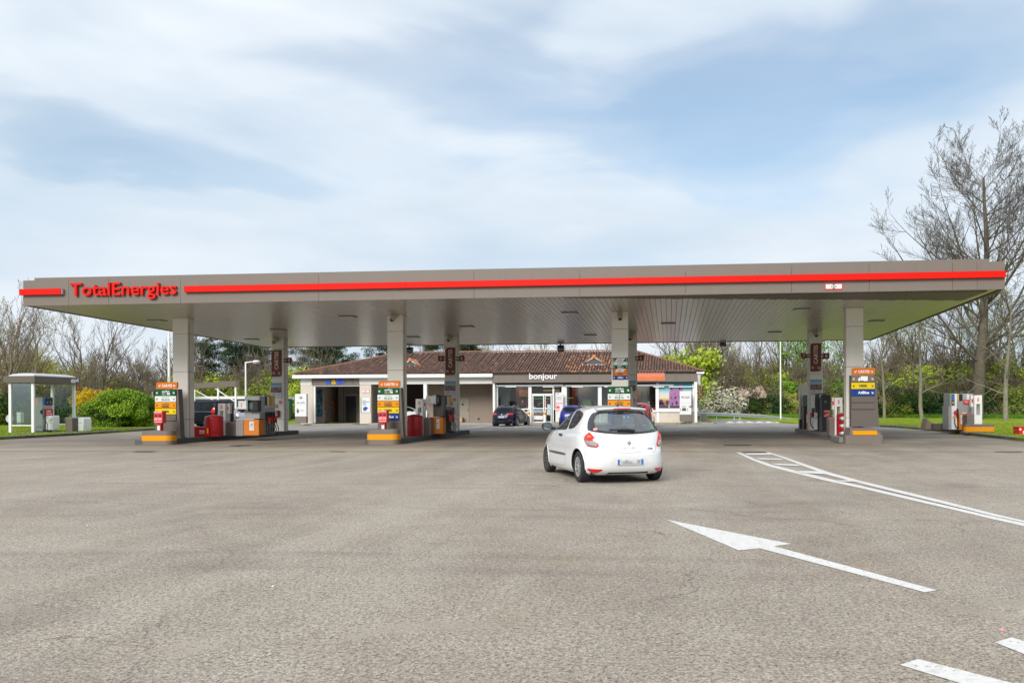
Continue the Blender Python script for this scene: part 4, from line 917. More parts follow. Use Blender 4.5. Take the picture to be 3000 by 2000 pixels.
def flood(lab,x0,x1,y0,y1):
    Y=CYB+.1; a,b=A(x0,Y),A(x1,Y); z0_,z1_=Zh(x0,y1,Y),Zh(x0,y0,Y); t=thing('floodlight',lab,'floodlight',((a+b)/2,Y,z1_),0,'black floodlights at the back edge of the canopy')
    mb=MB(); mb.prism([(Y,z0_+.05),(Y+.25,z0_),(Y+.35,z1_),(Y-.02,z1_)],'x',a,b); obj('housing',mb,BLACKP,t,fixn=True)
    mb=MB(); mb.add([(a+.05,Y-.002,z0_+.09),(b-.05,Y-.002,z0_+.09),(b-.05,Y-.012,z1_-.2),(a+.05,Y-.012,z1_-.2)],[(0,1,2,3)]); obj('glass_front',mb,GREYM,t)
    mb=MB(); mb.box((a+b)/2-.03,(a+b)/2+.03,Y-.03,Y+.02,z1_-.02,z1_+.2); obj('bracket',mb,BLACKP,t)
flood('black floodlight under the canopy edge, just right of the front column left of centre',1191.5,1207,1016,1034)
flood('black floodlight above the shop sign',1633.5,1652,1010.5,1030)
flood('small black floodlight above the bright green tree',2110,2128,1003,1015)
# clearance sign on the fascia
Y=CYA-.02; t=thing('clearance_sign','white clearance sign with red border reading 4.5m on the canopy fascia','sign',(A(2444,Y),Y,4.7))
a,b=A(2418,Y),A(2470,Y); z0_,z1_=Zh(2444,848,Y),Zh(2444,830,Y); mb=MB(); mb.box(a,b,Y,Y+.018,z0_,z1_); obj('red_border',mb,TXTR,t); mb=MB(); mb.box(a+.03,b-.03,Y-.005,Y-.001,z0_+.03,z1_-.03); pl=obj('plate',mb,WHITEB,t)
text('lettering','4.5m',a+(b-a)*.34,b-(b-a)*.34,z0_+.07,z1_-.07,Y-.006,TXTK,pl,.003,.02)
for zz,s_ in ((z1_-.045,-1),(z0_+.045,1)):
    mb=MB(); c=(a+b)/2; mb.prism([(c-.06,zz-.02*s_),(c+.06,zz-.02*s_),(c,zz+.02*s_)],'y',Y-.008,Y-.0055); obj('height_arrow',mb,TXTK,pl,fixn=True)
# ------------------------------------------------------------------ gas kiosk on the left verge
KY=8.0; KX1=A(100,KY); KX0=A(24,KY); KY2=11.1; kz=VZ
t=thing('gas_kiosk','small glazed shelter lettered gpl on the left verge, with white posts and a brown rim','kiosk',((KX0+KX1)/2,(KY+KY2)/2,kz))
mb=MB(); mb.box(KX0-.6*0-.12,KX1+.05,KY-.08,KY2+.25,kz-.1,kz+.02); obj('base_slab',mb,KERBM,t)
kf0,kf1=Zh(60,1121,KY),Zh(60,1101,KY)
for (x,y) in ((KX0+.06,KY),(KX1-.12,KY),(KX1-.12,KY2-.12),(KX0+.06,KY2-.12)):
    mb=MB(); mb.box(x-.05,x+.09,y,y+.12,kz,kf0,.01); obj('post',mb,WHITE,t)
mb=MB(); mb.box(KX1-.13,KX1-.03,KY+1.5,KY+1.6,kz,kf0); 
e=.14
mb=MB(); mb.box(KX0-e,KX1+e,KY-e,KY2+e,kf0,kf1,.01); rf=obj('roof_rim',mb,TAUPED,t)
mb=MB(); n=10
cx,cy=(KX0+KX1)/2,(KY+KY2)/2; hx,hy=(KX1-KX0)/2,(KY2-KY)/2
rings=[(1.0,0),(.95,.05),(.8,.11),(.5,.16),(.02,.18)]
vs=[];fs=[]
for (k,dz) in rings:
    vs+=[(cx+hx*k*sx,cy+hy*(1-(1-k)*hx/hy)*sy,kf1+dz) for sx,sy in ((-1,-1),(1,-1),(1,1),(-1,1))]
for i in range(4):
    for j in range(4): fs.append((i*4+j,i*4+(j+1)%4,(i+1)*4+(j+1)%4,(i+1)*4+j))
mb.add(vs,fs); obj('dome_roof',mb,mat('dome_plastic',(.55,.55,.54),.4),rf)
text('lettering','gpl',KY2-.62,KY2-.02,kf0+.06,kf1-.04,KX1+e+.004,TXTW,rf,.01,.03,mode='+x',keep=False)
def glasspane(nm,a,b,c,d,p,m=GLASS):
    mb=MB(); a,b,c,d=[Vector(v) for v in (a,b,c,d)]; n=(b-a).cross(d-a).normalized()*.004
    mb.add([a-n,b-n,c-n,d-n,a+n,b+n,c+n,d+n],[(3,2,1,0),(4,5,6,7),(0,1,5,4),(1,2,6,5),(2,3,7,6),(3,0,4,7)]); return obj(nm,mb,m,p)
zb=kz+.42
SMOKE=glassmat('green_tint_glass',(.84,.93,.89),.92,.12,.12)
glasspane('front_pane',(KX0+.16,KY+.06,zb),(KX1-.18,KY+.06,zb),(KX1-.18,KY+.06,kf0-.03),(KX0+.16,KY+.06,kf0-.03),t,SMOKE)
glasspane('rear_pane',(KX0+.16,KY2-.06,zb),(KX1-.18,KY2-.06,zb),(KX1-.18,KY2-.06,kf0-.03),(KX0+.16,KY2-.06,kf0-.03),t,GLASS)
glasspane('side_pane',(KX0+.1,KY+.15,zb),(KX0+.1,KY2-.15,zb),(KX0+.1,KY2-.15,kf0-.03),(KX0+.1,KY+.15,kf0-.03),t,GLASS)
for (x0,x1,y) in ((KX0+.1,KX1-.15,KY+.06),(KX0+.1,KX1-.15,KY2-.06)):
    mb=MB(); mb.box(x0,x1,y-.02,y+.02,zb-.05,zb); obj('rail',mb,WHITE,t)
# dispenser inside
dx0,dx1=A(103,9.0),A(124,9.0); t=thing('gas_dispenser','tall grey gas dispenser with black display and looping hose inside the gpl shelter','gas dispenser',((dx0+dx1)/2,9.2,kz))
z1=Zh(115,1163,9); mb=MB(); mb.box(dx0,dx1,9.0,9.75,kz+.06,z1,.012); b=obj('body',mb,GREYM,t)
mb=MB(); mb.box(dx1-.1,dx1+.012,9.02,9.18,z1-.42,z1-.02); obj('blue_panel',mb,mat('azure_panel',(.02,.16,.6),.4),b)
mb=MB(); mb.box(dx1+.001,dx1+.02,9.2,9.73,z1-.44,z1-.03); d=obj('display',mb,BLACKP,b)
for yy in (9.32,9.55):
    mb=MB(); mb.box(dx1+.021,dx1+.025,yy,yy+.05,z1-.3,z1-.26); obj('key_light',mb,TXTW,d)
mb=MB(); mb.box(dx0+.04,dx0+.16,8.99,8.998,z1-.42,z1-.03); s=obj('red_notice',mb,mat('pink_notice',(.75,.30,.33)),b)
mb=MB(); mb.box(dx1+.001,dx1+.03,9.15,9.73,z1-1.1,z1-.64); s=obj('red_panel',mb,RED,b); text('lettering','LIBRE\nservice',9.25,9.65,z1-.95,z1-.72,dx1+.031,TXTW,s,.004,.02,mode='+x')
mb=MB(); mb.box(dx1+.002,dx1+.42,9.2,9.75,kz+.1,Zh(140,1217,9.2),.04); c=obj('white_cabinet',mb,WHITE,t)
logo(c,dx1+.3,Zh(150,1232,9.2),.2,9.199)
mb=MB(); mb.box(dx0-.02,dx1+.45,8.98,9.78,kz,kz+.06); obj('base_frame',mb,BLACKP,t)
hz=Zh(125,1205,8.9)
pts=[(dx1+.03,8.95,hz),(dx1+.12,8.9,hz+.14),(dx1+.26,8.9,hz+.05),(dx1+.28,8.88,hz-.5),(dx1+.2,8.86,kz+.2),(dx1+.3,8.8,kz-.02),(dx1+.5,8.6,kz+.03),(dx1+.62,8.6,kz+.1),(dx1+.5,8.75,kz+.45),(dx1+.22,8.9,hz-.45),(dx1+.05,8.95,hz-.12)]
mb=MB(); mb.tube(pts,.017,6); obj('hose',mb,RUBBER,t)
mb=MB(); mb.tube([(dx1+.02,8.93,kz+.3),(dx0+.2,8.9,kz+.32),(dx0+.12,8.85,kz+.15),(dx0+.2,8.82,kz+.03)],.014,6); obj('lower_hose',mb,RUBBER,t)
mb=MB(); mb.box(dx1-.06,dx1+.06,8.9,8.99,hz-.12,hz+.08,.02); obj('coupler',mb,BLACKP,t)
Y=11.4; t=thing('lane_number_sign','orange number 9 sign hanging beside the gpl shelter roof','sign',(A(228,Y),Y,2.3)); mb=MB(); a,b=A(221.5,Y),A(235,Y); mb.prism(rrect(a,b,Zh(228,1144,Y),Zh(228,1127.5,Y),.04),'y',Y,Y+.04); p=obj('number_plate',mb,ORANGE,t); text('lettering','9',a+.05,b-.05,Zh(228,1141,Y),Zh(228,1131,Y),Y-.002,TXTW,p,.004,.03,keep=True)
mb=MB(); mb.box(KX1,a,Y+.01,Y+.03,Zh(228,1135,Y),Zh(228,1131,Y)); obj('bracket',mb,STEEL,t)
cabinet('brown_bin','square brown litter bin at the back of the gpl shelter','bin',191.5,212,1223,1265,.45,TAUPED,VZ)
t=thing('white_bin','white bin with a rounded lid just right of the gpl shelter','bin',(A(233,10.6),10.6,VZ)); mb=MB(); a,b=A(221,10.6),A(245,10.6); zt_=Zh(233,1222,10.6); mb.prism(rrect(a,b,VZ+.02,zt_,.12,'c'),'y',10.6,11.2); bb=obj('body',mb,WHITE,t); mb=MB(); mb.box(a+.1,b-.08,10.593,10.598,zt_-.32,zt_-.30); obj('label',mb,GREYM,bb); mb=MB(); mb.box(a,b,10.62,11.18,VZ,VZ+.02); obj('foot',mb,BLACKP,t)
# things behind the kiosk
c=G(30,1257,VZ); 
t=thing('round_sign','pale round sign seen from behind, left of the gpl shelter','sign',(A(27,16),16,VZ)); Z=Zh(27,1226,16); mb=MB(); mb.lathe([(.26,-.01),(.26,.01)],(A(28,16),16,Z),24,'y'); obj('disc',mb,mat('sign_back',(.45,.47,.50),.4),t); mb=MB(); mb.tube([(A(28,16),16.03,VZ),(A(28,16),16.03,Z)],.025,6); obj('post',mb,STEEL,t)
t=thing('white_cabinet','slim white cabinet on the grass seen through the gpl shelter glass','cabinet',(A(54,20),20,VZ)); mb=MB(); pixbox(mb,48.5,1207,60.5,1237,20,.3,.01); obj('body',mb,WHITE,t); mb=MB(); mb.box(A(48.5,20),A(60.5,20),20,20.3,VZ-.1,Zh(54,1237,20)-.002); obj('plinth',mb,KERBM,t)
# ------------------------------------------------------------------ service station building
BY=31.0                      # front wall plane
EY=BY-.55                    # eave line
bld=thing('shop_building','long low cream shop building with a red clay tile roof and a brown fascia','building',(7,BY+6,0))
ex0,ex1=A(857,EY),A(2060,EY); ez=Zh(1400,1093,EY)
RY=EY+6.9; rx0,rx1=A(1178,RY),A(1858,RY); rz=Zh(1500,1032,RY)
BZ=.13
def bwall(nm,x0,x1,z0,z1,Y=BY,th=.25,m=WALLR,bev=0):
    mb=MB(); mb.box(x0,x1,Y,Y+th,z0,z1,bev); return obj(nm,mb,m,bld)
wt=Zh(1400,1106,BY)+.0; zlow=Zh(1000,1127,BY); 
bx0=A(881,BY); px2=A(917,BY)
top=ez-.08
bwall('wall',bx0,px2,0,zlow); bwall('wall',A(1054,BY),A(1087,BY),0,zlow)
bwall('wall_band',bx0-.0,A(913.6,BY),zlow+.004,top,BY-.03,.3,WALLW); bwall('wall_band',A(1052,BY),A(1443,BY),Zh(1250,1124.5,BY),top,BY-.03,.3,WALLW)
mb=MB(); pixbox(mb,913.8,1105,1033,1127.2,BY-.08,.3,.005); ws=obj('wash_fascia',mb,TAUPE,bld); mb=MB(); pixbox(mb,1033.6,1105,1051.8,1127.2,BY-.08,.3,.005); obj('fascia_panel',mb,TAUPE,bld)
def logotxt(s,m,px0,px1,y0,y1,Y,parent,th=.05,bold=.018,**k): return text('lettering',s,A(px0,Y),A(px1,Y),Zh((px0+px1)/2,y1,Y),Zh((px0+px1)/2,y0,Y),Y,m,parent,th,bold,**k)
BL=mat('bright_blue_letter',(.01,.12,.85),.35,var=0); AM=mat('amber_letter',(.9,.5,.01),.35,var=0)
logotxt('w',BL,953,971,1113.5,1125,BY-.09,ws); logotxt('a',AM,972,985,1112.5,1124.5,BY-.09,ws); logotxt('sh',BL,986,1008,1107,1124.5,BY-.09,ws)
# wash bay interior
def inner(nm,x0,x1,y0,y1,z0,z1,m): mb=MB(); mb.box(x0,x1,y0,y1,z0,z1); return obj(nm,mb,m,bld)
wx0,wx1=px2,A(1054,BY)
inner('bay_floor',bx0,ex1-1.2,BY-.0,BY+9.2,-.02,.05,PAVE)
inner('bay_partition',wx1+.02,wx1+.2,BY+.26,BY+9,.05,3.6,WALLR)
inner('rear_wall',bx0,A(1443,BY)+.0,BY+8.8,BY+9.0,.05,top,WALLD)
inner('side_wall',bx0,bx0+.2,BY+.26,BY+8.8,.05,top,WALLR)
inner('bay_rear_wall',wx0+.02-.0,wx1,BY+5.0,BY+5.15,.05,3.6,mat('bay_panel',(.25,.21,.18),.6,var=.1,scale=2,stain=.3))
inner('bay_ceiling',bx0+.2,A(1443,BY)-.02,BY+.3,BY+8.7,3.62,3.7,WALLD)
for k in range(4):
    x=wx0+.5+k*1.0; inner('panel_joint',x,x+.03,BY+4.975,BY+4.998,.06,3.5,BLACKP)
inner('bay_doorway',A(1013,BY+4.9),A(1042,BY+4.9),BY+4.9,BY+4.96,.055,2.35,BLACKP); inner('door_header',A(1009,BY+4.8),A(1046,BY+4.8),BY+4.8,BY+4.89,2.36,2.5,GREYM)
# shutter rail and frames
mb=MB(); pixbox(mb,917,1127.6,1054,1131,BY+.02,.2); obj('shutter_rail',mb,STEEL,bld); mb=MB(); pixbox(mb,918,1131.4,924,1239,BY+.05,.15); obj('jamb',mb,WHITE,bld)
t=thing('wash_banner','tall blue and green wash poster inside the wash bay','poster',(A(934,BY+2),BY+2,.6))
def banner_mat():
    m=bpy.data.materials.new('wash_banner_print'); m.use_nodes=True; q=m.node_tree; b=q.nodes['Principled BSDF']; g=q.nodes.new('ShaderNodeTexCoord')
    q.links.new(ramp(q,noise(q,g.outputs['Object'],3.2,5,.65).outputs[0],[(.35,(.01,.05,.09)),(.5,(.04,.16,.22)),(.6,(.25,.36,.38)),(.75,(.03,.08,.18))]),b.inputs['Base Color']); b.inputs['Roughness'].default_value=.35; return m
mb=MB(); pixbox(mb,926,1142,944.5,1219,BY+2,.03); obj('print_sheet',mb,banner_mat(),t)
inner('bay_low_wall',A(925,BY+1.9),A(946,BY+1.9),BY+2.05,BY+2.3,.05,2.9,mat('bay_side',(.4,.36,.31),.8,var=.1))
t=thing('wash_notice','narrow red and white notice inside the wash bay','sign',(A(949,BY+3),BY+3,1)); mb=MB(); pixbox(mb,945.5,1173,953.5,1200,BY+3,.03); p=obj('plate',mb,REDP,t); logotxt('LAVAGE',TXTW,947,952,1176,1195,BY+2.99,p,.004,.02,rot=True)
t=thing('wash_lance','orange hose reel with hanging lance in the wash bay','hose reel',(A(973,BY+4.6),BY+4.6,1)); mb=MB(); pixbox(mb,970,1175,977,1182,BY+4.6,.2,.02); obj('reel_box',mb,mat('orange_red',(.55,.09,.03),.5),t)
mb=MB(); mb.tube([(A(974,BY+4.5),BY+4.5,Zh(974,1182,BY+4.5)),(A(978,BY+4.4),BY+4.4,1.0),(A(976,BY+4.3),BY+4.3,.2),(A(972,BY+4.3),BY+4.3,.3),(A(973,BY+4.4),BY+4.4,1.1)],.02,5); obj('hose',mb,mat('orange_red',(.55,.09,.03)),t)
t=thing('wash_machine','small grey machine with a blue hose in the wash bay','machine',(A(951,BY+2.6),BY+2.6,.1)); mb=MB(); pixbox(mb,948,1218,953.5,1233,BY+2.6,.3,.02); obj('casing',mb,GREYM,t); mb=MB(); pixbox(mb,950,1233,952,1239,BY+2.65,.1); obj('leg',mb,DGREY,t)
mb=MB(); mb.tube([W2 for W2 in [(A(956,BY+2.7),BY+2.7,Zh(956,1217,BY+2.7)),(A(964,BY+2.7),BY+2.7,Zh(964,1202,BY+2.7)),(A(974,BY+2.8),BY+2.8,Zh(974,1196,BY+2.8))]],.022,5); obj('hose',mb,mat('blue_hose',(.02,.05,.25),.5),t)
# signs on the pillar
def plate(nm,lab,cat,px0,y0,px1,y1,Y,m,txt=None,tm=TXTK,frame=None,rot=False,group=None,fill=(.12,.15)):
    t=thing(nm,lab,cat,(A((px0+px1)/2,Y),Y,Zh(px0,y1,Y)),0,group)
    if frame: mb=MB(); pixbox(mb,px0-.8,y0-.8,px1+.8,y1+.8,Y+.005,.02); obj('frame',mb,frame,t)
    mb=MB(); pixbox(mb,px0,y0,px1,y1,Y-.01,.014); p=obj('plate',mb,m,t)
    if txt:
        w_=px1-px0;h=y1-y0; logotxt(txt,tm,px0+w_*fill[0],px1-w_*fill[0],y0+h*fill[1],y1-h*fill[1],Y-.011,p,.004,.01,rot=rot)
    return t,p
plate('height_sign','small white 2.4m height sign with red border on the wash bay pillar','sign',1060,1142.5,1081,1149.5,BY-.03,WHITEB,'2.4m',TXTK,TXTR,fill=(.32,.25))
t,p=plate('wash_poster','white wash poster with blue lettering on the pillar right of the bay','poster',1057,1164,1084.5,1207,BY-.03,WHITEB,None,frame=GREYM)
logotxt('LAVAGE\nHAUTE PRESSION\nCANON\nA MOUSSE',TXTB,1062,1082,1171.5,1186,BY-.045,p,.004,.005)
mb=MB(); pixbox(mb,1057.1,1164.5,1060,1206.5,BY-.047,.004); obj('green_edge',mb,mat('leaf_green_print',(.25,.45,.12),.4),p)
mb=MB(); Yq=BY-.046; mb.prism([(A(q[0],Yq),Zh(q[0],q[1],Yq)) for q in ((1064,1194),(1070,1190),(1079,1194),(1071,1203),(1064,1202))],'y',Yq-.003,Yq); obj('car_graphic',mb,TXTB,p)
# gutter and soffit
mb=MB(); pixbox(mb,855,1098,1443,1104.2,EY-.06,.16,.02); obj('gutter',mb,WHITE,bld); mb=MB(); mb.box(ex0+.3,ex1-.2,EY+.1,BY,ez-.14,ez-.09); obj('eave_soffit',mb,WHITE,bld)
mb=MB(); mb.box(ex0,ex0+.14,EY-.06,EY+6,ez-.14,ez-.0,.02); obj('gutter_side',mb,WHITE,bld)
# carport section between the wash and the shop
mb=MB(); pixbox(mb,1240.5,1124.6,1250.5,1238,BY,.35); obj('pillar',mb,WHITE,bld)
mb=MB(); Yc=BY+8.75; pixbox(mb,1251,1141,1303,1239,Yc-.1,.08); obj('blue_panel',mb,mat('royal_blue_board',(.01,.08,.62),.45,var=.04),bld)
inner('passage_wall',A(1305,Yc),A(1440,BY),BY+2.6,BY+2.8,.05,top,WALLD)
mb=MB(); Yd=BY+2.56; pixbox(mb,1346,1165,1374,1236,Yd,.03); d=obj('service_door',mb,mat('beige_door',(.27,.245,.20),.6),bld); mb=MB(); pixbox(mb,1352.5,1181,1358,1187,Yd-.01,.008); obj('door_window',mb,BLACKP,d); mb=MB(); pixbox(mb,1370,1198,1371.5,1204,Yd-.03,.02); obj('handle',mb,DGREY,d)
mb=MB(); pixbox(mb,1399.5,1223.5,1404.5,1229,Yd,.03); obj('vent_grille',mb,BLACKP,bld)
t=thing('crate','pale orange crate against the beige service door','crate',(A(1347,BY+2),BY+2,.13)); mb=MB(); pixbox(mb,1343,1223,1353.5,1236,BY+2,.4,.01); obj('body',mb,mat('pale_orange_crate',(.5,.33,.17),.6),t); mb=MB(); pixbox(mb,1342.6,1221.6,1354,1222.9,BY+1.99,.42,.01); obj('rim',mb,mat('pale_orange_crate',(.5,.33,.17)),t)
# pavement in front
mb=MB(); mb.prism([(A(1087,BY),BY-.6),(A(1300,BY),BY-.75),(A(1960,BY),BY-.75),(A(2090,BY),BY-.7),(A(2098,BY),BY-.2),(A(2060,BY),BY+.6),(A(2060,BY),BY+9),(A(1087,BY),BY+2.5)],'z',-.02,.12); struct('shop_pavement',mb,PAVE)
mb=MB(); mb.prism([(A(878,BY-2.2),BY-1.2),(A(940,BY-2.2),BY-2.0),(A(1050,BY),BY-.8),(A(1054,BY),BY-.02),(A(880,BY),BY-.02)],'z',-.02,.07); struct('wash_apron',mb,PAVE)
# shop fascia
sx0,sx1=A(1443.5,BY-.45),A(2043,BY-.45); fz1=Zh(1500,1087.6,BY-.45); fz0=Zh(1500,1120.8,BY-.45)
fj=[1443.5,1542,1700,1850,1980,2043]
for a,b in zip(fj,fj[1:]):
    mb=MB(); mb.box(A(a,BY-.45)+.004,A(b,BY-.45)-.004,BY-.45,BY-.05,fz0,fz1,.006); fp=obj('shop_fascia',mb,TAUPE,bld)
logotxt('bonjour',TXTW,1551,1633,1092.5,1115.5,BY-.46,bld,.06,.018)
Yq=BY-.50; mb=MB(); mb.box(A(1803,Yq),A(1948,Yq),Yq,Yq+.045,Zh(1900,1115,Yq),Zh(1900,1086.5,Yq)); sgp=obj('salmon_sign',mb,mat('salmon_board',(.62,.22,.16),.5,var=.03),bld)
logotxt('CROISSANTERIE',mat('orange_letter',(.88,.20,.01),.4,var=0),1846,1944,1101.5,1111,Yq-.005,sgp,.04,.045)
inner('fascia_soffit',sx0,sx1,BY-.44,BY+.0,fz0+.01,fz0+.05,WHITE)
# shop front
def sf(nm,px0,y0,px1,y1,Y=BY+.02,th=.14,m=WHITE,bev=.006,parent=None): mb=MB(); pixbox(mb,px0,y0,px1,y1,Y,th,bev); return obj(nm,mb,m,parent or bld)
sf('pillar',1444,1121.5,1450,1237,BY-.3,.3); sf('wall',1450.3,1125,1455,1237,BY,.2,WHITE)
sf('pillar',2034,1117,2042.8,1242,BY-.42,.4,WHITE); sf('wall',2028.5,1122,2033.7,1207,BY,.25,WHITE)
sf('lintel',1451,1121,2030,1131,BY+.16,.2,TAUPED)
for a,b in ((1451,1651),(1654,1974)):
    sf('shutter_box',a,1127,b,1130.6,BY-.1,.12,STEEL)
for a,b in ((1480,1512),(1590,1622),(1674,1708),(1770,1810),(1914,1946),(1960,2030)):
    sf('strip_light',a,1131.4,b,1133.6,BY-.2,.08,WHITE)
def window(px0,y0,px1,y1,bars=(),fr=2.2,glass=SHOPG):
    Y=BY+.05; a,b=A(px0,Y),A(px1,Y); z0_,z1_=Zh((px0+px1)/2,y1,Y),Zh((px0+px1)/2,y0,Y); f=.055
    mb=MB()
    for q in ((a-f,a,z0_-f,z1_+f),(b,b+f,z0_-f,z1_+f),(a+.001,b-.001,z1_,z1_+f),(a+.001,b-.001,z0_-f,z0_)): mb.box(q[0],q[1],Y-.03,Y+.06,q[2],q[3])
    w_=obj('window_frame',mb,WHITE,bld); glasspane('pane',(a,Y+.01,z0_),(b,Y+.01,z0_),(b,Y+.01,z1_),(a,Y+.01,z1_),w_,glass); return w_
window(1459,1133,1548,1196.5); window(1624,1133,1645.5,1197); window(1661,1131.5,1752,1196.5); window(1763,1131,1845,1196.5); window(1848,1131,1921,1196.5)
sf('mullion',1550,1131,1557.5,1237,BY+.0,.2); sf('mullion',1618.5,1131,1622,1237,BY,.2); sf('pillar',1647,1131,1659,1237,BY-.02,.25); sf('mullion',1754,1131,1761,1237,BY,.2); sf('mullion',1922.5,1121,1930.5,1237,BY,.2)
sf('low_wall',1455.5,1199,1549.5,1237,BY+.03,.2,WALLR); sf('low_wall',1659.5,1199,1753.5,1237,BY+.03,.2,WALLR); sf('low_wall',1761.5,1199,1922,1237,BY+.03,.2,WALLR); sf('low_wall',1929,1206.5,2034,1237.5,BY+.03,.2,WALLR)
sf('sill',1456,1196.8,1550,1200,BY-.06,.1); sf('sill',1660,1196.8,2046,1199.5 if False else 1206,BY-.08,.12,WHITE)
# mural
Ym=BY+.03; a,b=A(1931,Ym),A(2027,Ym); z0_,z1_=Zh(1980,1195.5,Ym),Zh(1980,1119.5,Ym)
mm=bpy.data.materials.new('mural_print'); mm.use_nodes=True; q=mm.node_tree; bs=q.nodes['Principled BSDF']; bs.inputs['Roughness'].default_value=.3; g=q.nodes.new('ShaderNodeTexCoord'); s=N(q,'ShaderNodeSeparateXYZ'); q.links.new(g.outputs['Generated'],s.inputs[0])
q.links.new(ramp(q,s.outputs[2],[(.0,(.12,.06,.05)),(.1,(.22,.12,.08)),(.28,(.42,.22,.10)),(.42,(.72,.60,.42)),(.58,(.50,.62,.62)),(.8,(.05,.30,.36)),(1,(.02,.20,.26))]),bs.inputs['Base Color'])
mb=MB(); mb.box(a,b,Ym,Ym+.02,z0_,z1_); mu=obj('mural_board',mb,mm,bld)
L=lambda u,v:(a+(b-a)*u,z0_+(z1_-z0_)*v)
vio=mat('violet_stone_print',(.33,.15,.33),.4,var=.45,scale=4); viod=mat('plum_shadow_print',(.075,.03,.07),.4,var=.2); 
mb=MB(); mb.prism([L(.31,.08),L(.31,.62),L(.33,.66),L(.33,.82),L(.345,.86),L(.43,.86),L(.44,.80),L(.50,.70),L(.55,.76),L(.57,.70),L(.57,.86),L(.585,.89),L(.70,.89),L(.72,.84),L(.73,.66),L(.80,.62),L(.9,.55),L(1.0,.55),L(1.0,.08)],'y',Ym-.004,Ym-.001); obj('church_print',mb,vio,mu)
mb=MB()
for (u,v,w_,h) in ((.36,.71,.03,.09),(.61,.71,.04,.1),(.44,.55,.05,.03),(.47,.36,.06,.12),(.36,.36,.025,.1),(.61,.36,.03,.12),(.5,.14,.07,.16),(.38,.12,.05,.12),(.66,.12,.05,.13)): mb.prism([L(u,v),L(u+w_,v),L(u+w_,v+h*.7),L(u+w_/2,v+h),L(u,v+h*.7)],'y',Ym-.008,Ym-.0045)
obj('church_openings_print',mb,viod,mu)
mb=MB()
for (u,v,r) in ((.06,.24,.07),(.02,.18,.05),(.12,.16,.05),(.25,.22,.06)): mb.prism([L(u+r*math.cos(k*.63)*(.9+.2*math.sin(k*2.3)),v+r*1.5*math.sin(k*.63)) for k in range(10)],'y',Ym-.012,Ym-.0085)
mb.prism([L(0,.0),L(1,.0),L(1,.09),L(0,.1)],'y',Ym-.015,Ym-.0125); obj('trees_print',mb,viod,mu)
mb=MB(); mb.prism([L(.28,.02),L(.33,.02),L(.31,.17),L(.305,.35),L(.30,.17)],'y',Ym-.018,Ym-.0155); obj('fountain_print',mb,mat('mint_print',(.25,.5,.42),.4),mu)
# doors
Yd=BY+.06
def leaf(px0,px1):
    a,b=A(px0,Yd),A(px1,Yd); z0_,z1_=.13,Zh(px0,1157,Yd); zm=Zh(px0,1196,Yd); f=.07
    mb=MB()
    for q_ in ((a,a+f,z0_,z1_),(b-f,b,z0_,z1_),(a+f+.001,b-f-.001,z1_-f,z1_),(a+f+.001,b-f-.001,z0_,z0_+f*1.2),(a+f+.001,b-f-.001,zm-.04,zm+.04)): mb.box(q_[0],q_[1],Yd-.02,Yd+.05,q_[2],q_[3])
    d=obj('door_leaf',mb,WHITE,bld)
    glasspane('pane',(a+f,Yd+.01,z0_+f),(b-f,Yd+.01,z0_+f),(b-f,Yd+.01,z1_-f),(a+f,Yd+.01,z1_-f),d,SHOPG); return d,a,b,zm
d1,da,db,dm=leaf(1560,1594); d2,ea,eb,em=leaf(1596,1616)
sf('transom_frame',1558.5,1153,1618,1156.6,BY+.03,.12); glasspane('pane',(A(1560,Yd),Yd,Zh(1580,1152.8,Yd)),(A(1617,Yd),Yd,Zh(1580,1152.8,Yd)),(A(1617,Yd),Yd,Zh(1580,1132,Yd)),(A(1560,Yd),Yd,Zh(1580,1132,Yd)),bld,SHOPG)
mb=MB(); mb.box(da+.1,db-.09,Yd-.03,Yd-.022,Zh(1577,1217,Yd),Zh(1577,1199.5,Yd)); obj('door_poster',mb,poster_mat(),d1); mb=MB(); mb.box(da+.1,db-.09,Yd-.03,Yd-.022,Zh(1577,1229,Yd),Zh(1577,1217.2,Yd)); obj('poster_caption',mb,WHITEB,d1)
mb=MB(); mb.box(ea+.16,eb-.1,Yd-.03,Yd-.022,Zh(1606,1215,Yd),Zh(1606,1199,Yd)); obj('door_notice',mb,mat('pale_blue_notice',(.45,.58,.6),.5,var=.15,scale=30),d2)
mb=MB(); mb.box(ea+.2,eb-.1,Yd-.03,Yd-.022,Zh(1606,1195,Yd),Zh(1606,1184,Yd)); obj('door_notice',mb,mat('pale_blue_notice',(.45,.58,.6)),d2)
for k in range(4):
    mb=MB(); z=Zh(1596,1192-k*8.5,Yd); mb.add([(A(1595,Yd),Yd-.03,z),(A(1597.2,Yd),Yd-.03,z+.08),(A(1597.2,Yd),Yd-.03,z+.2),(A(1595,Yd),Yd-.03,z+.12)],[(0,1,2,3)]); obj('red_stripe_mark',mb,REDP,bld)
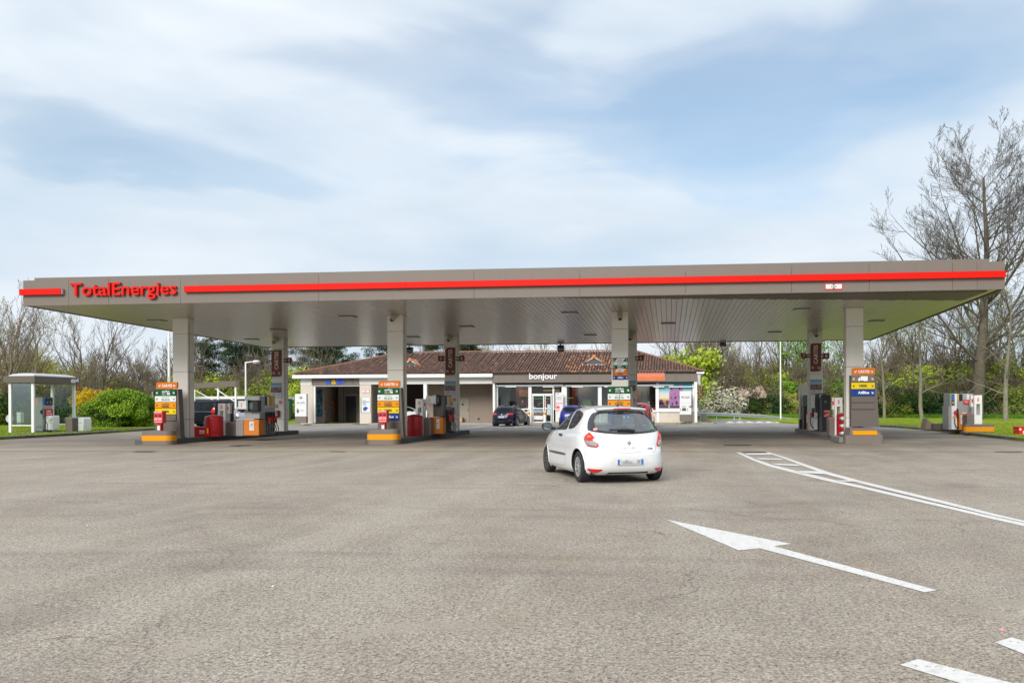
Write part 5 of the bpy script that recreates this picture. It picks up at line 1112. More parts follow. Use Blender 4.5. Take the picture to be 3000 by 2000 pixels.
# interior
inner('shop_floor',A(1455,BY),A(2030,BY),BY+.25,BY+7,.05,.14,mat('shop_floor_tiles',(.22,.19,.16),.4)); 
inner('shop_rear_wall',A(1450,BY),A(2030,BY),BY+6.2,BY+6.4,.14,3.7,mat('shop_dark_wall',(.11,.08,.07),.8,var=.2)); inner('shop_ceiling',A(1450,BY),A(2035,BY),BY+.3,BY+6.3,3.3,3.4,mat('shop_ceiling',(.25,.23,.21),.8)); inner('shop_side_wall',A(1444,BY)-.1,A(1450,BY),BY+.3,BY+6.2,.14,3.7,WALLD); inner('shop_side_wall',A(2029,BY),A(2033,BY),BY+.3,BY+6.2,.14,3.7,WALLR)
inner('back_panel',A(1512,BY+3),A(1548,BY+3),BY+3,BY+3.1,.14,3.2,mat('brick_red_panel',(.16,.03,.02),.6,var=.3)); inner('grey_partition',A(1462,BY+1.5),A(1493,BY+1.5),BY+1.5,BY+1.6,.14,3.2,mat('slate_partition',(.11,.125,.12),.4,var=.4,scale=2))
inner('back_panel',A(1693,BY+2.4),A(1752,BY+2.4),BY+2.4,BY+2.5,.14,3.1,mat('mauve_grey_panel',(.22,.20,.21),.5,var=.15)); inner('back_panel',A(1676,BY+3),A(1691,BY+3),BY+3,BY+3.1,1.4,3.2,mat('brick_red_panel',(.16,.03,.02))); inner('back_panel',A(1850,BY+2.4),A(1903,BY+2.4),BY+2.4,BY+2.5,.14,3.1,mat('mauve_grey_panel',(.22,.20,.21)))
inner('back_panel',A(1862,BY+2.3),A(1878,BY+2.3),BY+2.3,BY+2.39,1.9,2.6,mat('ochre_panel',(.45,.2,.06),.6)); inner('back_panel',A(1766,BY+2.3),A(1838,BY+2.3),BY+2.4,BY+2.5,.14,3.1,mat('mauve_grey_panel',(.22,.20,.21)))
inner('notice_panel',A(1521,BY+2.8),A(1546,BY+2.8),BY+2.8,BY+2.9,2.2,2.75,mat('ochre_panel',(.45,.2,.06)))
for i,(p0,p1,yy,c,nm) in enumerate(((1562,1592,1167,(.06,.4,.06),'green_shelf_edge'),(1598,1614,1167,(.06,.4,.06),'green_shelf_edge'),(1592,1640,1143.5,(.5,.25,.04),'amber_shelf_edge'),(1662,1680,1165.5,(.35,.3,.06),'amber_shelf_edge'))):
    Ys=BY+2.2; mb=MB(); mb.box(A(p0,Ys),A(p1,Ys),Ys,Ys+.1,Zh(p0,yy+1.3,Ys),Zh(p0,yy-1.3,Ys)); obj(nm,mb,mat('edge_%d'%(i//2),c,.4,emit=.35),bld)
rs=random.Random(3)
for k in range(26):
    px=rs.choice((rs.uniform(1563,1613),rs.uniform(1664,1690),rs.uniform(1625,1643),rs.uniform(1495,1510))); yy=rs.uniform(1172,1205); Ys=BY+rs.uniform(1.6,2.6)
    mb=MB(); mb.box(A(px,Ys),A(px,Ys)+rs.uniform(.08,.25),Ys,Ys+.15,Zh(px,yy,Ys),Zh(px,yy,Ys)+rs.uniform(.1,.35)); obj('shelf_goods',mb,mat('goods_%d'%(k%5),[(.25,.03,.03),(.04,.05,.25),(.3,.25,.2),(.05,.12,.05),(.35,.2,.05)][k%5],.5),bld)
inner('chiller',A(1708,BY+1.7),A(1732,BY+1.7),BY+1.7,BY+2.1,.14,1.45+.5,mat('olive_counter',(.24,.26,.15),.5))
for px in (1500,1600,1700,1880):
    ld=bpy.data.lights.new('shop_ceiling_lamp','AREA'); ld.energy=22; ld.size=1.6; ld.color=(1,.86,.66); lo=bpy.data.objects.new('shop_ceiling_lamp',ld); COL.objects.link(lo); lo.location=(A(px,BY+2),BY+2.2,3.2)
# info totem, wash totems
t=thing('info_totem','tall white info panel with red pictograms right of the shop doors','sign',(A(1638,BY-.5),BY-.5,.12)); Y=BY-.55
mb=MB(); pixbox(mb,1627,1149,1650,1236,Y,.06,.01); p=obj('panel',mb,WHITEB,t); logo(p,A(1634,Y),Zh(1634,1154,Y),.22,Y-.005,False)
for (u,v,wd,hh) in ((1629.5,1179,3,2.6),(1634.5,1179,3,2.6),(1639.5,1179,3,2.6),(1644.5,1179,3,2.6),(1629.5,1184.5,3,2.6),(1634.5,1184.5,3,2.6),(1629.5,1189.5,10,6),(1629.5,1198,3.4,3),(1635.5,1198,3.4,3),(1629,1203.5,8,1.6)):
    mb=MB(); pixbox(mb,u,v,u+wd,v+hh,Y-.008,.006); obj('red_pictogram',mb,TXTR,p)
for k in range(3):
    mb=MB(); pixbox(mb,1629.5,1161+k*4,1645,1162.3+k*4,Y-.008,.006); obj('text_line',mb,GREYM,p)
def washtotem(lab,px0,px1,ys,Y,kind):
    t=thing('wash_totem',lab,'sign',(A((px0+px1)/2,Y),Y,0),0,'white wash totems on brown feet'); 
    mb=MB(); pixbox(mb,px0,ys[2],px1,ys[3],Y,.3,.01); obj('foot',mb,TAUPE,t); mb=MB(); pixbox(mb,px0,ys[1]+.2,px1,ys[2]-.2,Y,.3,.006); lo=obj('lower_panel',mb,WHITEB,t); mb=MB(); pixbox(mb,px0,ys[0],px1,ys[1]-.2,Y,.3,.006); up=obj('upper_panel',mb,WHITEB,t)
    w_=px1-px0; q=lambda u:px0+w_*u; ym=ys[1]
    yy0,yy1=(1176,1182) if kind==0 else (1158.5,1167)
    logotxt('w',TXTB,q(.14),q(.37),yy0+1.3,yy1,Y-.003,up,.004,.0); logotxt('a',mat('orange_letter',(.88,.20,.01)),q(.39),q(.54),yy0+1.3,yy1,Y-.003,up,.004,.0); logotxt('sh',TXTB,q(.56),q(.84),yy0-.5,yy1,Y-.003,up,.004,.0)
    if kind==0:
        arrow('arrow',A(q(.5),Y),Zh(q(.5),1164.5,Y),.3,1,0,Y-.003,mat('dark_grey_letter',(.08,.07,.06),.5,var=0),up)
        mb=MB(); mb.box(A(q(.16),Y),A(q(.34),Y),Y-.006,Y-.001,Zh(870,1209,Y),Zh(870,1199,Y)); mb.tube([(A(q(.3),Y),Y-.006,Zh(870,1199,Y)),(A(q(.22),Y),Y-.006,Zh(870,1195,Y)),(A(q(.17),Y),Y-.006,Zh(870,1198,Y))],.015,4)
        for k in range(3): mb.tube([(A(q(.4),Y),Y-.006,Zh(870,1202,Y)),(A(q(.8),Y),Y-.006,Zh(870,1199+k*3,Y))],.006,3)
        obj('jet_symbol',mb,MATS['dark_grey_letter'],lo)
    else:
        dg=mat('dark_grey_letter',(.08,.07,.06)); arrow('arrow',A(q(.88),Y),Zh(q(.88),1190.5,Y),.24,1,0,Y-.003,dg,lo)
        mb=MB(); P=lambda x,y:(A(x,Y),Zh(x,y,Y))
        c=1999+5; mb.prism([P(c-6,1203),P(c+6,1203),P(c+6,1198.5),P(c+4.5,1194.5),P(c-4.5,1194.5),P(c-6,1198.5)],'y',Y-.006,Y-.001); obj('car_symbol',mb,dg,lo)
        for (u0,v0,u1,v1) in ((c-6,1188,c+6,1192),(c-12,1194.5,c-8.5,1204),(c+8.5,1194.5,c+12,1204)):
            mb=MB(); pixbox(mb,u0,v0,u1,v1,Y-.006,.005); obj('brush_symbol',mb,mat('light_grey_letter',(.45,.44,.42),.5),lo)
washtotem('white wash totem with a right pointing arrow above, left of the wash bay',864,897.5,(1153.5,1186.5,1219.5,1239),BY-2.0,0)
washtotem('white wash totem with a car and brushes symbol, at the right end of the shop',1991.2,2025.5,(1145.5,1180,1214,1234),BY-1.0,1)
# posts by the shop door with amber bands
for px in (1549,1596):
    t=thing('door_post','white post with an amber band, '+('left of' if px<1560 else 'in front of')+' the shop doors','bollard',(A(px,BY-.6),BY-.6,.12),0,'white posts with amber bands by the doors'); Y=BY-.6
    mb=MB(); mb.lathe([(.11,.12),(.11,Zh(px,1204,Y))],(A(px,Y),Y,0),14); smooth_angle(obj('post',mb,WHITE,t)); mb=MB(); mb.lathe([(.115,Zh(px,1214,Y)),(.115,Zh(px,1207,Y))],(A(px,Y),Y,0),14); smooth_angle(obj('amber_band',mb,YELLOWB,t))
# roof structure under the tiles
def roofpoly(nm,pts,m): mb=MB(); mb.add(pts,[tuple(range(len(pts)))]); return obj(nm,mb,m,bld)
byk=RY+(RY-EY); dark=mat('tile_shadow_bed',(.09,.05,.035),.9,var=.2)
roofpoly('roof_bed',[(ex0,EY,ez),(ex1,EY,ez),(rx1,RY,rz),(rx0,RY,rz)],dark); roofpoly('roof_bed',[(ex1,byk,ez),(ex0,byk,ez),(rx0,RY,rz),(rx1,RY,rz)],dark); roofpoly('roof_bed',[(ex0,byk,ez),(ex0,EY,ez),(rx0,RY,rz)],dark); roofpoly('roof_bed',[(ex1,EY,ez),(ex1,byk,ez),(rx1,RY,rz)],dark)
TILE=mat('clay_tiles',(.3,.14,.08),.85,var=.22,scale=7,tint=[(0,(.085,.055,.045)),(.35,(.145,.085,.065)),(.7,(.205,.115,.082)),(.93,(.30,.165,.11)),(.96,(.46,.20,.10)),(1,(.58,.25,.11))],stain=.3,stain_col=(.07,.05,.04))
def tiles(org,U,V,inside,len_u,len_v,pu=.222,pv=.37,tintf=None):
    mb=MB(); Nn=U.cross(V).normalized(); nu=int(len_u/pu)+1; nv=int(len_v/pv)+1
    prof=[(math.cos(a)*.082,math.sin(a)*.088) for a in np.linspace(math.pi,0,5)]
    for i in range(nu):
        lean=random.uniform(-.004,.004)
        for j in range(nv):
            u=i*pu+pu/2; v=j*pv
            if not inside(u,v+pv*.5): continue
            jj=random.uniform(-.008,.008); o=org+U*(u+lean*j+jj)+V*(v-.03)
            vs=[]
            for k,(vv,s,lift) in enumerate(((0,1,.03),(pv+.05,.86,.004))):
                for (a,b) in prof: vs.append(o+U*a*s+V*vv+Nn*(b*s+lift))
            n=len(prof)
            fs=[(q,q+1,q+1+n,q+n) for q in range(n-1)]+[tuple(range(n))]
            tt=tintf(o) if tintf else None
            tt=random.betavariate(2,2.2)*.93 if tt is None else tt
            mb.add(vs,fs,tt)
    return mb
fl=Vector((0,RY-EY,rz-ez)); Ls=fl.length; V=fl.normalized(); U=Vector((1,0,0))
orx,ory=A(1742,EY+2.3),0
def orange_patch(o):
    if abs(o.x-orx)<2.3 and o.y<EY+5 and random.random()<.24: return random.uniform(.95,1)
    if random.random()<.012: return .96
    return None
mt=tiles(Vector((ex0,EY-.1,ez+.01)),U,V,lambda u,v:(v/Ls)*(rx0-ex0)<u<(ex1-ex0)-(v/Ls)*(ex1-rx1) and v<Ls,ex1-ex0,Ls,tintf=orange_patch)
o=obj('roof_tiles',mt,TILE,bld); o['kind']='stuff'
V2=Vector((rx0-ex0,0,rz-ez)); L2=V2.length; mt=tiles(Vector((ex0,byk,ez+.01)),Vector((0,-1,0)),V2.normalized(),lambda u,v:(v/L2)*(RY-EY)<u<2*(RY-EY)-(v/L2)*(RY-EY),2*(RY-EY),L2)
o=obj('roof_tiles',mt,TILE,bld); o['kind']='stuff'
V2=Vector((rx1-ex1,0,rz-ez)); L2=V2.length; mt=tiles(Vector((ex1,EY,ez+.01)),Vector((0,1,0)),V2.normalized(),lambda u,v:(v/L2)*(RY-EY)<u<2*(RY-EY)-(v/L2)*(RY-EY),2*(RY-EY),L2)
o=obj('roof_tiles',mt,TILE,bld); o['kind']='stuff'
RT=mat('ridge_tiles',(.28,.13,.075),.85,var=.3,scale=5,stain=.4,stain_col=(.1,.07,.05))
def ridge(a,b):
    a,b=Vector(a),Vector(b); d=b-a; n=int(d.length/.4); u=d.normalized(); s=u.cross(Vector((0,0,1))).normalized(); up=s.cross(u)
    for i in range(n):
        p=a+u*(i*.4); mb=MB(); vs=[]
        for k,(w_,r) in enumerate(((0,.13),(.44,.105))):
            for t_ in np.linspace(math.pi,0,5): vs.append(p+u*w_+s*math.cos(t_)*r+up*(math.sin(t_)*r*.8+.03+(0.015 if k==0 else 0)))
        mb.add(vs,[(q,q+1,q+6,q+5) for q in range(4)]+[(0,1,2,3,4),(9,8,7,6,5)]); obj('ridge_tile',mb,RT,bld)
ridge((rx0,RY,rz+.03),(rx1,RY,rz+.03)); ridge((ex0,EY,ez+.03),(rx0,RY,rz+.03)); ridge((ex1,EY,ez+.03),(rx1,RY,rz+.03))
# gutter corner right
mb=MB(); mb.box(ex1-.5,ex1+.1,EY-.05,EY+7,ez-.16,ez-.02,.02); obj('gutter_side',mb,WHITE,bld)
mb=MB(); mb.prism([(EY+.05,ez-.17),(BY+.1,ez-.17),(BY+.1,ez-1.0),(BY-.05,ez-1.0)],'x',sx1+.01,sx1+.25); obj('eave_bracket',mb,WHITE,bld)
# gabled roof vents
def dormer(px0,px1,yt,yb):
    Y=EY+2.2; zb=ez+(Y-EY)*(rz-ez)/(RY-EY)+.06; a,b=A(px0,Y),A(px1,Y); c=(a+b)/2; zt_=zb+(Zh(px0,yt,Y)-Zh(px0,yb,Y)); sl=(rz-ez)/(RY-EY); yb_=Y+(zt_-zb)/sl
    mb=MB(); mb.prism([(a+.12,zb),(b-.12,zb),(c,zt_-.1)],'y',Y+.06,Y+.1); d=obj('roof_vent',mb,mat('slate_panel',(.07,.075,.08),.5),bld)
    mb=MB(); mb.prism([(a,zb-.06),(b,zb-.06),(b-.12,zb+.03),(a+.12,zb+.03)],'y',Y-.02,Y+.05); mb.prism([(a,zb-.06),(a+.12,zb+.03),(c,zt_-.09),(c,zt_)],'y',Y-.025,Y+.05); mb.prism([(b,zb-.06),(c,zt_),(c,zt_-.09),(b-.12,zb+.03)],'y',Y-.03,Y+.05); obj('vent_trim',mb,WHITE,d,fixn=True)
    mb=MB(); mb.add([(a-.08,Y-.06,zb-.05),(c,Y-.06,zt_+.04),(c,yb_,zt_+.04),(b+.08,Y-.06,zb-.05),(c,Y-.06,zt_+.1),(c,yb_,zt_+.1),(a-.08,Y-.06,zb+.01),(b+.08,Y-.06,zb+.01)],[(0,1,2),(0,6,4,1),(6,4,5),(3,1,2),(3,7,4,1),(7,5,4)]); obj('vent_tiles',mb,mat('new_clay',(.5,.2,.09),.8,var=.25,scale=8),d,fixn=True)
    mb=MB(); mb.lathe([(.14,0),(.16,.03),(.1,.2)],(c,Y-.12,zt_+.02),10,'y'); obj('vent_finial',mb,mat('new_orange_clay',(.62,.2,.05),.7),d)
dormer(1702,1780,1038,1061); dormer(1172,1232,1050,1068)
# chimney flue behind the ridge
t=thing('flue','pale grey metal flue rising behind the shop roof','flue',(A(1237,44),44,4)); mb=MB(); mb.tube([(A(1237,44),44,4.0),(A(1237,44),44,Zh(1237,1012,44))],.13,12); smooth_angle(obj('pipe',mb,STEEL,t)); mb=MB(); mb.tube([(A(1237,44),44,Zh(1237,1012,44)),(A(1237,44),44,Zh(1237,1010,44))],.17,12); obj('cowl',mb,STEEL,t)
# ------------------------------------------------------------------ vehicles
def sgnpow(a,p): return math.copysign(abs(a)**p,a)
def chaikin(p,n=2):
    for _ in range(n):
        q=[]
        for i in range(len(p)):
            a,b=p[i],p[(i+1)%len(p)]; q.append((a[0]*.75+b[0]*.25,a[1]*.75+b[1]*.25)); q.append((a[0]*.25+b[0]*.75,a[1]*.25+b[1]*.75))
        p=q
    return p
class Car:
    def __init__(s,S,paint,root,detail=1):
        s.S=S; s.root=root; s.paint=paint; s.det=detail
    def prm(s,z):
        T=s.S['rings']; z=max(T[0][0],min(T[-1][0],z))
        for a,b in zip(T,T[1:]):
            if z<=b[0]:
                # monotone-ish smooth interpolation
                k=(z-a[0])/(b[0]-a[0]); return [a[i]+(b[i]-a[i])*k for i in range(1,6)]
        return list(T[-1][1:])
    PW=2.1
    def g(s,u):
        a=abs(u); q=math.floor(a); k=a-q; sb=k**s.PW/(k**s.PW+(1-k)**s.PW); return math.copysign(math.pi/2*(q+sb),u)
    def ginv(s,phi):
        a=abs(phi)/(math.pi/2); q=math.floor(min(a,1.9999)); sb=min(max(a-q,0),1)
        if sb>=1: return math.copysign(q+1,phi)
        if sb<=0: return math.copysign(q,phi)
        r=(sb/(1-sb))**(1/s.PW); return math.copysign(q+r/(1+r),phi)
    def P(s,u,z,off=0):
        phi=s.g(u)
        W_,yr,yf,nr,nf=s.prm(z); yc=(yr+yf)/2; L=(yf-yr)/2
        c,sn=math.cos(phi),math.sin(phi); n=nr if c>0 else nf
        x=W_*sgnpow(sn,2/n); y=yc-L*sgnpow(c,2/n)
        return Vector((x,y,z))
    def PO(s,phi,z,off):
        p=s.P(phi,z); e=.02
        a=s.P(phi+e,z)-s.P(phi-e,z); b=s.P(phi,z+.012)-s.P(phi,z-.012)
        n=a.cross(b)
        if n.length<1e-9: return p
        n.normalize()
        if n.dot(p-Vector((0,(s.prm(z)[1]+s.prm(z)[2])/2,z-.3)))<0: n=-n
        return p+n*off
    def rx(s,x,z):
        W_,yr,yf,nr,nf=s.prm(z); k=min(1,abs(x)/W_); return s.ginv(math.copysign(math.asin(k**(nr/2)),x))
    def sy(s,y,z,side=-1):
        W_,yr,yf,nr,nf=s.prm(z); yc=(yr+yf)/2; L=(yf-yr)/2; t=(yc-y)/L; n=nr if t>0 else nf; t=max(-1,min(1,t)); return s.ginv(side*math.acos(abs(t)**(n/2)*(1 if t>0 else -1)))
    def patch(s,nm,poly,m,off=.004,bulge=0,inner=0,parent=None,side=None,sm=2,K=5,rear=False,back=True):
        # poly: list of ('r',x,z) rear coords or ('s',y,z) side coords
        pts=[]
        for q in poly:
            if q[0]=='r': pts.append((s.rx(q[1],q[2]),q[2]))
            elif q[0]=='f':  # phi directly
                pts.append((q[1],q[2]))
            else: pts.append((s.sy(q[1],q[2],side),q[2]))
        pts=chaikin(pts,sm) if sm else pts
        cx=sum(p[0] for p in pts)/len(pts); cz=sum(p[1] for p in pts)/len(pts); n=len(pts)
        ks=[inner+(1-inner)*i/K for i in range(K+1)] if inner else [i/K for i in range(1,K+1)]
        vs=[];fs=[]
        if not inner: vs.append(s.PO(cx,cz,off+bulge))
        base=len(vs)
        for k in ks:
            for p in pts: vs.append(s.PO(cx+(p[0]-cx)*k,cz+(p[1]-cz)*k,off+bulge*(1-k*k)))
        if not inner:
            for i in range(n): fs.append((0,base+i,base+(i+1)%n))
        for r in range(len(ks)-1):
            for i in range(n): fs.append((base+r*n+i,base+r*n+(i+1)%n,base+(r+1)*n+(i+1)%n,base+(r+1)*n+i))
        if back: # give the edge some thickness
            b2=len(vs)
            for p in pts: vs.append(s.PO(p[0],p[1],-.01))
            o=base+(len(ks)-1)*n
            for i in range(n): fs.append((o+i,o+(i+1)%n,b2+(i+1)%n,b2+i))
        mb=MB(); mb.add(vs,fs,.5); o=obj(nm,mb,m,parent or s.root,local=True,fixn=True); smooth_angle(o,45); return o,(cx,cz,pts)
    def body(s,holes,wheels,rad):
        S=s.S; zs=[]; T=S['rings']
        for a,b in zip(T,T[1:]):
            n=max(1,int(round((b[0]-a[0])/(.022 if s.det else .05)))); n=max(n,2) if b[0]-a[0]<.03 else n
            for i in range(n): zs.append(a[0]+(b[0]-a[0])*i/n)
        zs.append(T[-1][0])
        # smooth parameter profile
        NP=200 if s.det else 96
        phis=[]
        for i in range(NP):
            phis.append(-2+4*i/NP)
        prm=[s.prm(z) for z in zs]
        V=[];
        for z in zs:
            W_,yr,yf,nr,nf=s.prm(z); L=(yf-yr)/2; yc=(yr+yf)/2
            for ph in phis:
                # even spacing: blend angle param with arc-like one
                V.append(s.P(ph,z))
        V=[Vector(v) for v in V]; nz=len(zs)
        # arches: snap grid to the wheel circles
        kill=set()
        if wheels:
            inside=set()
            for i,v in enumerate(V):
                if abs(v.x)<.5: continue
                for (wy,wz) in wheels:
                    d=math.hypot(v.y-wy,v.z-wz)
                    if d<rad-.0001: inside.add(i)
            edge=set()
            F=[]
            for r in range(nz-1):
                for k in range(NP):
                    f=(r*NP+k,r*NP+(k+1)%NP,(r+1)*NP+(k+1)%NP,(r+1)*NP+k); F.append(f)
            keep=[]
            for f in F:
                c=sum(1 for i in f if i in inside)
                if c==4: continue
                if c>=3: continue
                keep.append(f)
            used=set(i for f in keep for i in f)
            # boundary inside verts -> circle
            bset=[i for i in used if i in inside]
            cnt={}
            for f in F:
                pass
            for i in bset:
                v=V[i]; wy,wz=min(wheels,key=lambda w:math.hypot(v.y-w[0],v.z-w[1])); d=math.hypot(v.y-wy,v.z-wz)
                if d<1e-6: continue
                v.y=wy+(v.y-wy)*rad/d; v.z=wz+(v.z-wz)*rad/d
            F=keep
        else:
            F=[(r*NP+k,r*NP+(k+1)%NP,(r+1)*NP+(k+1)%NP,(r+1)*NP+k) for r in range(nz-1) for k in range(NP)]
        # window holes
        def inpoly(p,poly):
            c=False; j=len(poly)-1
            for i in range(len(poly)):
                if ((poly[i][1]>p[1])!=(poly[j][1]>p[1])) and (p[0]<(poly[j][0]-poly[i][0])*(p[1]-poly[i][1])/(poly[j][1]-poly[i][1])+poly[i][0]): c=not c
                j=i
            return c
        FF=[]
        for f in F:
            k=f[0]%NP; r=f[0]//NP
            c=(phis[k]+2/NP,(zs[r]+zs[min(r+1,nz-1)])/2)
            if any(inpoly(c,h) for h in holes): continue
            FF.append(f)
        # roof centre
        top=len(V); c=sum((V[(nz-1)*NP+k] for k in range(NP)),Vector((0,0,0)))/NP; c.z+=.002; V.append(c)
        for k in range(NP): FF.append(((nz-1)*NP+k,(nz-1)*NP+(k+1)%NP,top))
        mb=MB(); mb.add(V,FF,.5); o=obj('body',mb,s.paint,s.root,local=True,fixn=True); smooth_angle(o,50)
        me=o.data
        return o
def shrink(poly,k):
    cx=sum(p[0] for p in poly)/len(poly); cz=sum(p[1] for p in poly)/len(poly); return [(cx+(p[0]-cx)*k,cz+(p[1]-cz)*k) for p in poly]
def wheel(root,x,y,z,r,wd,side,rim,spokes=9,steer=0,hub=True):
    t=bpy.data.objects.new('wheel',None); COL.objects.link(t); t.parent=root; t.location=(x,y,z); t.rotation_euler=(0,0,steer); t.empty_display_size=.2
    mb=MB(); h=wd/2
    mb.lathe([(r*.63,-h*.9),(r*.72,-h),(r*.93,-h*.97),(r*.99,-h*.8),(r,-h*.4),(r,h*.4),(r*.99,h*.8),(r*.93,h*.97),(r*.72,h),(r*.63,h*.9)],(0,0,0),40,'x'); 
    mb.f=mb.f[:-2]; mb.t=mb.t[:-2]; smooth_angle(obj('tyre',mb,RUBBER,t,local=True,fixn=True),35)
    s=side
    mb=MB(); mb.lathe([(r*.64,-h*.85),(r*.64,h*.85)],(0,0,0),32,'x'); mb.f=mb.f[:-2]; mb.t=mb.t[:-2]
    mb.lathe([(r*.62,s*h*.15),(r*.1,s*h*.15)],(0,0,0),32,'x'); obj('rim_well',mb,BLACKP,t,local=True)
    mb=MB(); 
    mb.lathe([(r*.645,s*h*.78),(r*.64,s*h*.95),(r*.58,s*h*.93),(r*.57,s*h*.75)],(0,0,0),40,'x'); mb.f=mb.f[:-2]; mb.t=mb.t[:-2]
    for k in range(spokes):
        a=2*math.pi*k/spokes+.2; w1,w2=.13,.075
        pts=[(math.cos(a-w1*1.6)*r*.17,math.sin(a-w1*1.6)*r*.17),(math.cos(a-w2)*r*.59,math.sin(a-w2)*r*.59),(math.cos(a+w2)*r*.59,math.sin(a+w2)*r*.59),(math.cos(a+w1*1.6)*r*.17,math.sin(a+w1*1.6)*r*.17)]
        mb.add([(s*h*.62,p[0],p[1]) for p in pts]+[(s*h*(.95 if 0<i<3 else .85),p[0],p[1]) for i,p in enumerate(pts)],[(4,5,6,7),(0,1,5,4),(1,2,6,5),(2,3,7,6)])
    mb.lathe([(r*.21,s*h*.6),(r*.21,s*h*.84),(r*.12,s*h*.92),(.004,s*h*.93)],(0,0,0),20,'x')
    smooth_angle(obj('rim',mb,rim,t,local=True,fixn=True),35); return t
def copy_wheel(t,root,loc,rz=0,mir=False):
    c=t.copy(); COL.objects.link(c); c.parent=root; c.location=loc; c.rotation_euler=(0,0,rz)
    for ch in t.children: d=ch.copy(); COL.objects.link(d); d.parent=c
    return c
WPAINT=mat('white_car_paint',(.74,.755,.77),.18,var=.012,coat=.8)
SPOKE=mat('silver_hubcap',(.62,.63,.64),.28,metal=.7,var=.04)
TAILR=mat('tail_lamp_red',(.60,.006,.004),.12,var=.05,coat=1); TAILC=mat('tail_lamp_clear',(.40,.37,.36),.1,var=.35,scale=22,coat=1,metal=.3); TAILO=mat('tail_lamp_amber',(.95,.30,.02),.15,var=.1)
GLOSSK=mat('black_frit',(.025,.025,.028),.12,var=0,coat=.5)
# ---- white hatchback
hatch=thing('parked_car','white three door hatchback seen from behind on the open asphalt','car',(0,0,0))
hatch.name='hatchback_car'
hd=Vector((-.3792,.9253)); rear_axle=Vector((19.464,-16.741)); cen=rear_axle+hd*1.2875
hatch.location=(cen.x,cen.y,0); hatch.rotation_euler=(0,0,math.atan2(-hd.x,hd.y))
HR=[ # z, halfwidth, rear y, front y, n rear, n front
 (.17,.80,-1.80,1.86,5.4,4.6),(.22,.845,-1.90,1.93,5.2,4.6),(.30,.868,-1.965,1.99,5,4.4),(.42,.876,-1.998,2.02,4.8,4.2),(.54,.876,-2.0,2.02,4.7,4.1),(.62,.874,-1.985,2.0,4.7,4.0),(.66,.872,-1.955,1.98,4.8,3.9),(.70,.870,-1.94,1.95,4.8,3.8),(.80,.862,-1.925,1.86,4.8,3.6),(.88,.850,-1.905,1.66,4.8,3.5),(.94,.835,-1.885,1.40,4.7,3.6),(.985,.818,-1.865,1.14,4.6,3.7),(1.03,.795,-1.835,1.0,4.5,3.8),(1.10,.755,-1.79,.84,4.3,3.8),(1.20,.700,-1.70,.62,4.3,3.9),(1.30,.640,-1.60,.38,4.2,4.0),(1.36,.598,-1.525,.22,4.0,4.0),(1.41,.545,-1.44,.06,3.8,3.8),(1.445,.470,-1.35,-.08,3.6,3.6),(1.47,.365,-1.18,-.22,3.3,3.3),(1.484,.23,-.98,-.36,3,3),(1.488,.10,-.82,-.5,2.6,2.6)]
def smooth_rings(Rg,step=.02):
    # Catmull-Rom resample of the profile so that the skin is curved between the surveyed heights
    out=[]; n=len(Rg)
    for i in range(n-1):
        p0,p1,p2,p3=Rg[max(i-1,0)],Rg[i],Rg[i+1],Rg[min(i+2,n-1)]
        m=max(1,int((p2[0]-p1[0])/step))
        for k in range(m):
            t=k/m; z=p1[0]+(p2[0]-p1[0])*t; row=[z]
            for c in range(1,6):
                h=p2[0]-p1[0]
                d1=(p2[c]-p0[c])/(p2[0]-p0[0]) if p2[0]!=p0[0] else 0; d2=(p3[c]-p1[c])/(p3[0]-p1[0]) if p3[0]!=p1[0] else 0
                dd=(p2[c]-p1[c])/h
                if dd==0 or d1*dd<0: d1=0
                if dd==0 or d2*dd<0: d2=0
                lim=3*abs(dd); d1=max(-lim,min(lim,d1)); d2=max(-lim,min(lim,d2))
                row.append((2*t**3-3*t**2+1)*p1[c]+(t**3-2*t**2+t)*h*d1+(-2*t**3+3*t**2)*p2[c]+(t**3-t**2)*h*d2)
            out.append(tuple(row))
    out.append(tuple(Rg[-1])); return out
car=Car({'rings':smooth_rings(HR)},WPAINT,hatch,1)
rw=[('r',-.70,1.0),('r',-.715,1.03),('r',-.66,1.18),('r',-.585,1.30),('r',-.53,1.352),('r',-.3,1.375),('r',0,1.38),('r',.3,1.375),('r',.53,1.352),('r',.585,1.30),('r',.66,1.18),('r',.715,1.03),('r',.70,1.0),('r',.45,.955),('r',0,.93),('r',-.45,.955)]
sw1=[('s',.64,1.01),('s',.52,1.10),('s',.30,1.235),('s',.06,1.345),('s',-.16,1.39),('s',-.30,1.395),('s',-.40,1.03),('s',-.40,1.0),('s',.2,.975),('s',.62,.975)]
sw2=[('s',-.46,1.02),('s',-.37,1.36),('s',-.36,1.395),('s',-.60,1.39),('s',-.90,1.355),('s',-1.02,1.31),('s',-1.05,1.24),('s',-1.0,1.13),('s',-.90,1.05),('s',-.70,1.015)]
def ptsof(poly,side=None):
    q=[]
    for p in poly: q.append((car.rx(p[1],p[2]),p[2]) if p[0]=='r' else (car.sy(p[1],p[2],side),p[2]))
    return q
holes=[shrink(ptsof(rw),.86)]+[shrink(ptsof(sw1,s),.93) for s in (-1,1)]+[shrink(ptsof(sw2,s),.9) for s in (-1,1)]
